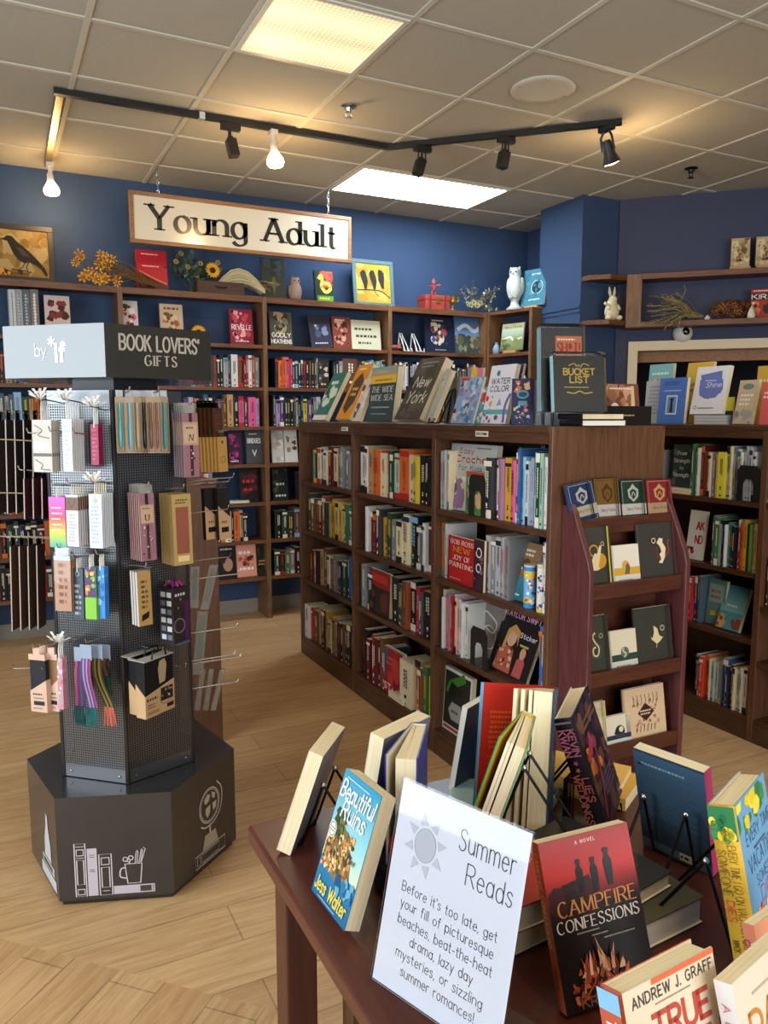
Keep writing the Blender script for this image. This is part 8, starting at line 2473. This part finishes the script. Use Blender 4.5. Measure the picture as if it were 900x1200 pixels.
posed((0.988, 1.032, 0.7774), (-18.3, -5.0, 38.6), 0.155, 0.235, 0.036, '231b24',
      [('b', 60, 0.02, 0.3, 0.98, 0.98, ['3a2a34', '4a3038', '5e3a34', '2a1f2c', '6a4a38', '352838'], 0.1), ('b', 14, 0.1, 0.45, 0.55, 0.72, ['b8502c', 'd07a3a', '8a2a4a', 'a83a5a'], 0.08), ('b', 20, 0.02, 0.04, 0.98, 0.4, ['2a2030', '44304a', '3a3424', '4a2a3a'], 0.09), ('l', [(0.1, 0.1), (0.4, 0.4), (0.5, 0.7)], 0.05, '8a3a5a'), ('m', 0.15, 0.78, 0.9, 0.88, '7a5a48', 2), ('m', 0.3, 0.2, 0.9, 0.36, '5e4a66', 4)],
      'dark hardcover with pink capitals down its spine, leaning at the centre of the table', hard=True, spine='1e1920', back='2a2a3c', spine_ops=sp_k)
wire_stand((0.988, 1.032), 38.6, 0.155, 0.036, 0.07, 'black wire stand behind the dark pink-lettered hardcover')
e = thing('acrylic_easel', 'clear acrylic easel plate beside the dark pink-lettered hardcover', 'stand', (0.92, 1.07, TT + 0.0006), (0, 0, R(30)))
m = M(CLEAR); m.box((-0.03, -0.002, 0), (0.03, 0.001, 0.13)); m.build('plate', e)
m = M(CLEAR); m.box((-0.03, 0.0012, 0), (0.03, 0.06, 0.003)); m.build('foot', e)

# vacation hardcover with a yellow spine
def sp_v(mb, w_, h_, t_, bl):
    pl_ = down_spine(w_, h_, t_, bl)
    rnd_ = random.Random(6)
    rect(mb, pl_, 0, -t_ / 2, h_ * 0.2, t_ / 2, '2f7a4a', 1)
    for q in range(14):
        disc(mb, pl_, rnd_.uniform(0.01, h_ * 0.2), rnd_.uniform(-t_ * 0.4, t_ * 0.4), 0.007, rnd_.choice(['e0c62e', '3f8a4a', '246a3e', 'e8d84a']), 0.005, k=2, n=10)
    text(mb, pl_, 'EVERY TIME I GO ON VACATION', h_ * 0.23, 0.0012, t_ * 0.32, '6a5020', 0.075, 0.16, fit=h_ * 0.53)
    text(mb, pl_, 'SOMEONE', h_ * 0.26, -t_ * 0.4, t_ * 0.34, '6a5020', 0.08, 0.16, fit=h_ * 0.27)
    text(mb, pl_, 'DIES', h_ * 0.56, -t_ * 0.4, t_ * 0.34, 'd8603c', 0.13, 0.16, fit=h_ * 0.12)
    text(mb, pl_, 'CATHERINE', h_ * 0.78, 0.0012, t_ * 0.22, '6a5020', 0.12, 0.16, fit=h_ * 0.13)
    text(mb, pl_, 'MACK', h_ * 0.79, -t_ * 0.34, t_ * 0.22, '6a5020', 0.12, 0.16, fit=h_ * 0.07)
    rect(mb, pl_, h_ * 0.93, -t_ * 0.2, h_ * 0.96, t_ * 0.2, '4a3a1c', 2)
posed((0.9061, 0.6458, 0.7829), (-12.9, 2.8, 24.0), 0.155, 0.235, 0.036, '6aa0c4',
      [('b', 16, 0.0, 0.82, 0.9, 1.0, ['3f8a4a', 'e0c62e', '2f7a44', 'e8d84a'], 0.09), T('EVERY TIME', 0.56, 0.72, 0.075, '2d4a70', wd=0.075, fit=0.8), T('VACATION', 0.56, 0.56, 0.09, '2d4a70', wd=0.075, fit=0.86), T('SOMEONE', 0.58, 0.46, 0.06, '2d4a70', wd=0.075, fit=0.6), T('DIES', 0.6, 0.35, 0.085, 'd05a80', wd=0.09, fit=0.5), ('p', [(0.02, 0.02), (0.02, 0.3), (0.2, 0.36), (0.4, 0.28), (0.5, 0.02)], 'd8b088'), ('b', 26, 0.02, 0.02, 0.9, 0.32, ['c8906a', 'd84a5a', 'e8c8a8', '8a5a4a', '3a3a4a', 'e0e0d8'], 0.06), ('m', 0.3, 0.66, 0.8, 0.685, '2d4a70')],
      'blue hardcover with lemons and a yellow lettered spine at the right edge', hard=True, spine='d6ac3a', back='8aaac8', spine_ops=sp_v, seed=4)
wire_stand((0.9061, 0.6458), 24, 0.155, 0.036, 0.09, 'black wire stand propping the lemon-covered blue hardcover', 0.14)

# paperback seen from its back, blue with a pink spine
posed((1.0836, 0.867, 0.7722), (-12.4, 0.9, 102.1), 0.135, 0.203, 0.022, '3a7aa0', [('g', 0, 0, 1, 1, '3a6a8a', '6aa8c8')],
      'blue paperback seen from the back on a wire stand, pink spine', spine='b83a6a', back='36485a',
      back_ops=[('g', 0, 0.1, 1, 0.98, '2c3740', '46647e'), ('r', 0, 0, 1, 0.1, '5a6a72'), ('m', 0.1, 0.86, 0.9, 0.9, '8fb0c4'), ('m', 0.08, 0.36, 0.92, 0.82, '47637a', 16), ('r', 0.55, 0.02, 0.72, 0.1, 'c8c0b0'), ('m', 0.56, 0.03, 0.71, 0.09, '2a2a2a', 1), ('r', 0.06, 0.86, 0.14, 0.875, '1c2024')])
wire_stand((1.0836, 0.867), 102.1, 0.135, 0.022, 0.08, 'black wire stand holding the blue paperback with the pink spine')

# pale hardcover lettered in grey capitals (front, bottom edge)
def sp_g(mb, w_, h_, t_, bl):
    pl_ = Plane((-bl - 0.0006, t_, 0), (0, -1, 0), (0, 0, 1), 0.0004)
    rect(mb, pl_, 0, h_ * 0.9, t_, h_, '7fb4d4', 1); rect(mb, pl_, 0, h_ * 0.45, t_, h_ * 0.9, 'b5563c', 1)
    text(mb, down_spine(w_, h_, t_, bl), 'TRUE NORTH', h_ * 0.14, -t_ * 0.2, t_ * 0.42, 'e8d8c0', 0.18, 0.2, fit=h_ * 0.4, k=3)
e = posed((0.541, 0.482, 0.7735), (-15.5, 0, 4.0), 0.14, 0.205, 0.03, 'd3c3a6', [T('ANDREW J. GRAFF', 0.52, 0.905, 0.05, '4a443c', wd=0.17, track=0.3, fit=0.88), ('m', 0.3, 0.87, 0.8, 0.885, '8a8072'), T('TRUE', 0.56, 0.70, 0.13, 'b2473a', wd=0.2, fit=0.6), T('NORTH', 0.56, 0.52, 0.13, 'b2473a', wd=0.2, fit=0.8), ('r', 0.3, 0.972, 1.0, 0.999, 'd8643c'), ('b', 12, 0.1, 0.05, 0.9, 0.45, ['8a9a7a', '5a7a6a', 'c8a070'], 0.12)],
          'cream hardcover with grey author capitals and red title at the bottom edge', hard=True, spine='b5563c', back='d2603a', spine_ops=sp_g)
wire_stand((0.541, 0.482), 4, 0.14, 0.03, 0.07, 'black wire stand behind the cream hardcover with red title', 0.1)
e = posed((0.668, 0.455, 0.7735), (-15, 0, 12.4), 0.135, 0.195, 0.02, 'd9cdb4', [('m', 0.25, 0.86, 0.8, 0.89, 'b0a288'), T('DAYS', 0.56, 0.66, 0.13, 'c8823a', wd=0.2, fit=0.8), ('b', 10, 0.1, 0.05, 0.9, 0.5, ['c8a070', 'b87a4a', 'e0d0b0'], 0.12)],
          'white-spined cream paperback with orange letters in the bottom right corner', spine='dedad6', spine_ops=lambda mb, w_, h_, t_, bl: text(mb, down_spine(w_, h_, t_, bl), 'A BAD', h_ * 0.12, -t_ * 0.22, t_ * 0.4, 'c8606a', 0.12, 0.3, fit=h_ * 0.25))
wire_stand((0.668, 0.455), 12.4, 0.135, 0.02, 0.06, 'black wire stand behind the white-spined cream paperback', 0.09)
posed((0.803, 0.545, 0.7705), (-14, 0, 8.4), 0.11, 0.168, 0.016, 'd0896a', [('m', 0.15, 0.7, 0.85, 0.85, 'e8d8c8', 2), ('b', 10, 0.1, 0.1, 0.9, 0.6, ['b86a50', 'e0a888', 'a8584a'], 0.16)],
      'small salmon orange paperback in front of the yellow-spined hardcover', spine='c9785a', spine_ops=lambda mb, w_, h_, t_, bl: (text(mb, down_spine(w_, h_, t_, bl), 'WHI', h_ * 0.12, 0.001, t_ * 0.34, 'e8e0d8', 0.18, 0.2, fit=h_ * 0.17), text(mb, down_spine(w_, h_, t_, bl), 'DELIA', h_ * 0.12, -t_ * 0.42, t_ * 0.34, '8a2a3a', 0.18, 0.2, fit=h_ * 0.26)))
# paperback facing away at the far left corner
posed((0.5048, 1.3705, 0.7734), (-18.4, 0.0, -130.4), 0.135, 0.205, 0.028, 'cfc4b4', [('b', 10, 0.1, 0.1, 0.9, 0.9, ['8a9ab0', 'c8a890', 'e0d8cc'], 0.2)],
      'paperback facing away at the far left table corner, page edges towards the camera', spine='a8a0a8', back='6a6472', back_ops=[('m', 0.15, 0.3, 0.85, 0.8, '8a8490', 10)])
wire_stand((0.5048, 1.3705), -130.4, 0.135, 0.028, 0.07, 'black wire stand under the paperback at the far left corner', 0.125)
# pair behind: paperback and splayed blue hardcover
posed((0.6653, 1.2638, 0.7698), (-8.6, -3.0, -152.2), 0.15, 0.23, 0.03, 'c8c4b8', [], 'paperback with grey back cover behind the splayed blue hardcover', spine='8a8a90', back='77777f', back_ops=[('m', 0.15, 0.3, 0.85, 0.85, '92929a', 10)])
wire_stand((0.6653, 1.2638), -152.2, 0.15, 0.03, 0.06, 'black wire stand behind the grey-backed paperback', 0.1)


def splayed(loc, rot, w_, h_, t_, a_l, a_r, out_l, in_l, out_r, in_r, spine, label, ops_l=None, leaves=4, ops_r=None):
    """hardcover standing half open: spine at x = 0, boards swing by a_l / a_r (degrees) away from the block"""
    e = thing('book', label, 'book', loc, tuple(R(a) for a in rot), GTB)
    mb = M(GLOSS)
    b = 0.0028
    def board(y0, ang, co, ci, left, ops=None):
        d_ = V((math.cos(R(ang)), math.sin(R(ang)) * (-1 if left else 1), 0))
        n_ = V((d_.y, -d_.x, 0)) * (1 if left else -1)
        p0 = V((0, y0, 0)); p1 = p0 + d_ * w_
        mb.set(c=co)
        o_ = [p0, p1, p1 + V((0, 0, h_)), p0 + V((0, 0, h_))]
        mb.face(o_)
        i_ = [p - n_ * b for p in o_]
        mb.face(list(reversed(i_)), rgb(ci))
        mb.face([o_[1], i_[1], i_[2], o_[2]], rgb(co)); mb.face([o_[2], i_[2], i_[3], o_[3]], rgb(co)); mb.face([o_[0], o_[1], i_[1], i_[0]], rgb(co))
        if ops:
            if left:
                pl_ = Plane(i_[0] + V((0, 0, 0)), d_, (0, 0, 1), 0.0004)
                pl_ = Plane(i_[1], -d_, (0, 0, 1), 0.0004) if pl_.n.dot(-n_) < 0 else pl_
            else:
                pl_ = Plane(o_[1], -d_, (0, 0, 1), 0.0004)
                pl_ = Plane(o_[0], d_, (0, 0, 1), 0.0004) if pl_.n.dot(n_) < 0 else pl_
            paint(mb, pl_, w_, h_, ops, 2)
    board(0.0, a_l, out_l, in_l, True, ops_l)
    board(t_, a_r, out_r, in_r, False, ops_r)
    mb.set(c=spine)
    n = 5
    pr_ = [(-0.006 * math.sin(PI * i / n), t_ * (1 - i / n)) for i in range(n + 1)]
    for i in range(n):
        (xa, ya), (xb, yb) = pr_[i], pr_[i + 1]
        mb.face([(xa, ya, 0), (xb, yb, 0), (xb, yb, h_), (xa, ya, h_)])
    mb.face([(0.002, 0.001, 0), (0.002, t_ - 0.001, 0), (0.002, t_ - 0.001, h_), (0.002, 0.001, h_)], rgb(in_r))
    mb.build('cover', e)
    pg = M(PAGES)
    i3 = 0.004
    # main block leaning to the right board, then fanned groups of leaves to the left
    def wedge(y0, y1, aa, ab, wf):
        p = [V((0.003, y0, 0)), V((0.003 + wf * math.cos(R(aa)), y0 - wf * math.sin(R(aa)), 0)), V((0.003 + wf * math.cos(R(ab)), y1 - wf * math.sin(R(ab)), 0)), V((0.003, y1, 0))]
        pg.prism([(q.x, q.y) for q in p], i3, h_ - i3)
    wedge(t_ * 0.35, t_ - 0.003, a_l * 0.12 - a_r * 0.8, -a_r * 0.9, w_ - 0.006)
    for k in range(leaves):
        u0, u1 = 0.1 + 0.22 * k / leaves, 0.1 + 0.22 * (k + 0.8) / leaves
        ang = a_l * (0.36 - 0.34 * k / leaves)
        wedge(t_ * u0, t_ * u1, ang, ang - 1.5, w_ - 0.006)
    pg.build('page_block', e)
    return e


splayed((0.6484, 1.185, TT + 0.0006), (0, 0, -127), 0.145, 0.235, 0.03, 9, 1, '2f2f72', 'd8cfb8', '35357c', 'd8cfb8', '4a5a88', 'blue hardcover standing slightly open, spine away, behind the white notice', leaves=3)
# big red-flapped hardcover, opened wide, leaning away
splayed((0.916, 1.168, TT + 0.004), (0, -17, -134.5), 0.16, 0.25, 0.036, 39, 2, '5aa0cc', 'c0281f', '27405f', '8a2420', '2a4a74', 'large hardcover standing open with a bright red inner flap',
        ops_l=[('r', 0.0, 0, 0.03, 1, '6aaed8'), ('m', 0.14, 0.5, 0.62, 0.8, 'd8642a', 8), ('m', 0.14, 0.06, 0.62, 0.46, 'cf5a34', 16)], leaves=3)
# small paperback with yellow inside covers, propped on the red and black pile
splayed((0.784, 1.127, TT + 0.0925), (-17.6, 4, -135.8), 0.12, 0.183, 0.027, 9, 2, '3f8a5a', 'd8b32e', '6a9a6e', 'd8b32e', 'd8d8c8', 'green and pink paperback with yellow inside covers leaning on a wire stand', leaves=2, ops_r=[('r', 0.0, 0.0, 1, 0.3, 'c86a8a'), ('b', 20, 0.02, 0.02, 0.98, 0.98, ['d8a0b4', '4a8a5a', '9ac09a', 'c84a7a'], 0.1)])
wire_stand((0.784, 1.127), -135.8, 0.12, 0.027, 0.06, 'black wire stand on the red pile propping the green and pink paperback', 0.11).location.z += 0.0865
posed((0.9426, 1.3734, 0.7848), (-13.3, 5.0, -160.0), 0.135, 0.205, 0.014, 'cfd6da', [], 'thin white and navy book standing left of the red-flapped hardcover', spine='c8ccd0', back='27375a', white=True)


def lying(loc, rz, w_, h_, t_, front, label, ops=(), hard=True, white=False, tilt=(0, 0), edge=None):
    """front cover up; local x across, local y up the cover"""
    e = thing('book', label, 'book', loc, (tilt[0], tilt[1], R(rz)), GTB)
    Q = Matrix(((1, 0, 0, 0), (0, 0, 1, 0), (0, -1, 0, t_), (0, 0, 0, 1)))
    mb = cover_mesh(w_, h_, t_, front, edge or front, front, hard, GLOSS)
    paint(mb, Plane((0, 0, 0), (1, 0, 0), (0, 0, 1), 0.0003), w_, h_, list(ops), 3)
    mb.v = [Q @ v_ for v_ in mb.v]
    mb.build('cover', e)
    mb = page_mesh(w_, h_, t_, hard, mat=plain('white_pages2', 'dcd6c8', 0.85) if white else None)
    mb.v = [Q @ v_ for v_ in mb.v]
    mb.build('page_block', e)
    return e


# stacks lying on the table
lying((0.80, 0.775, TT + 0.0006), 4, 0.15, 0.225, 0.044, '55503c', 'olive-grey hardcover lying at the bottom of the stack', white=True)
lying((0.775, 0.80, TT + 0.0452), 10, 0.15, 0.215, 0.026, '2c2b28', 'dark hardcover with a sandy cover edge lying on the olive-grey one', ops=[('b', 150, 0.01, 0.01, 0.4, 0.99, ['a89a68', 'c2b482', '8e8054', 'd0c498', '7a6e48'], 0.03)])
lying((0.915, 1.13, TT + 0.0006), 38.6, 0.17, 0.12, 0.014, '3f8aa8', 'teal sea and sand book lying between the red-flapped and pink-lettered hardcovers', ops=[('g', 0, 0.55, 1, 1, '5fa8c0', '3a7fa4'), ('g', 0, 0.38, 1, 0.55, 'cfe0dc', '6ab0c0'), ('b', 160, 0.01, 0.01, 0.99, 0.4, ['a89a68', 'c2b482', '8e8054', 'd0c498', '7a6e48'], 0.028), ('m', 0.2, 0.76, 0.7, 0.84, 'dcecf0')], hard=False)
lying((0.56, 0.845, TT + 0.0006), 6, 0.17, 0.25, 0.045, '191817', 'black hardcover lying beneath the red one behind the notice')
lying((0.572, 0.838, TT + 0.0462), 3, 0.175, 0.26, 0.04, 'a8332a', 'red hardcover lying on a black one behind the notice', edge='a8332a')
lying((1.09, 1.10, TT + 0.0006), 30, 0.125, 0.19, 0.026, 'd9a94e', 'tan-edged paperback lying at the far right of the table', hard=False)
lying((1.085, 1.115, TT + 0.0272), 34, 0.12, 0.185, 0.014, 'e0b45a', 'yellow paperback lying on the tan-edged one', hard=False)
lying((0.72, 1.20, TT + 0.0006), -40, 0.13, 0.2, 0.016, 'a9c4c2', 'pale mint book lying flat behind the white notice', hard=False)
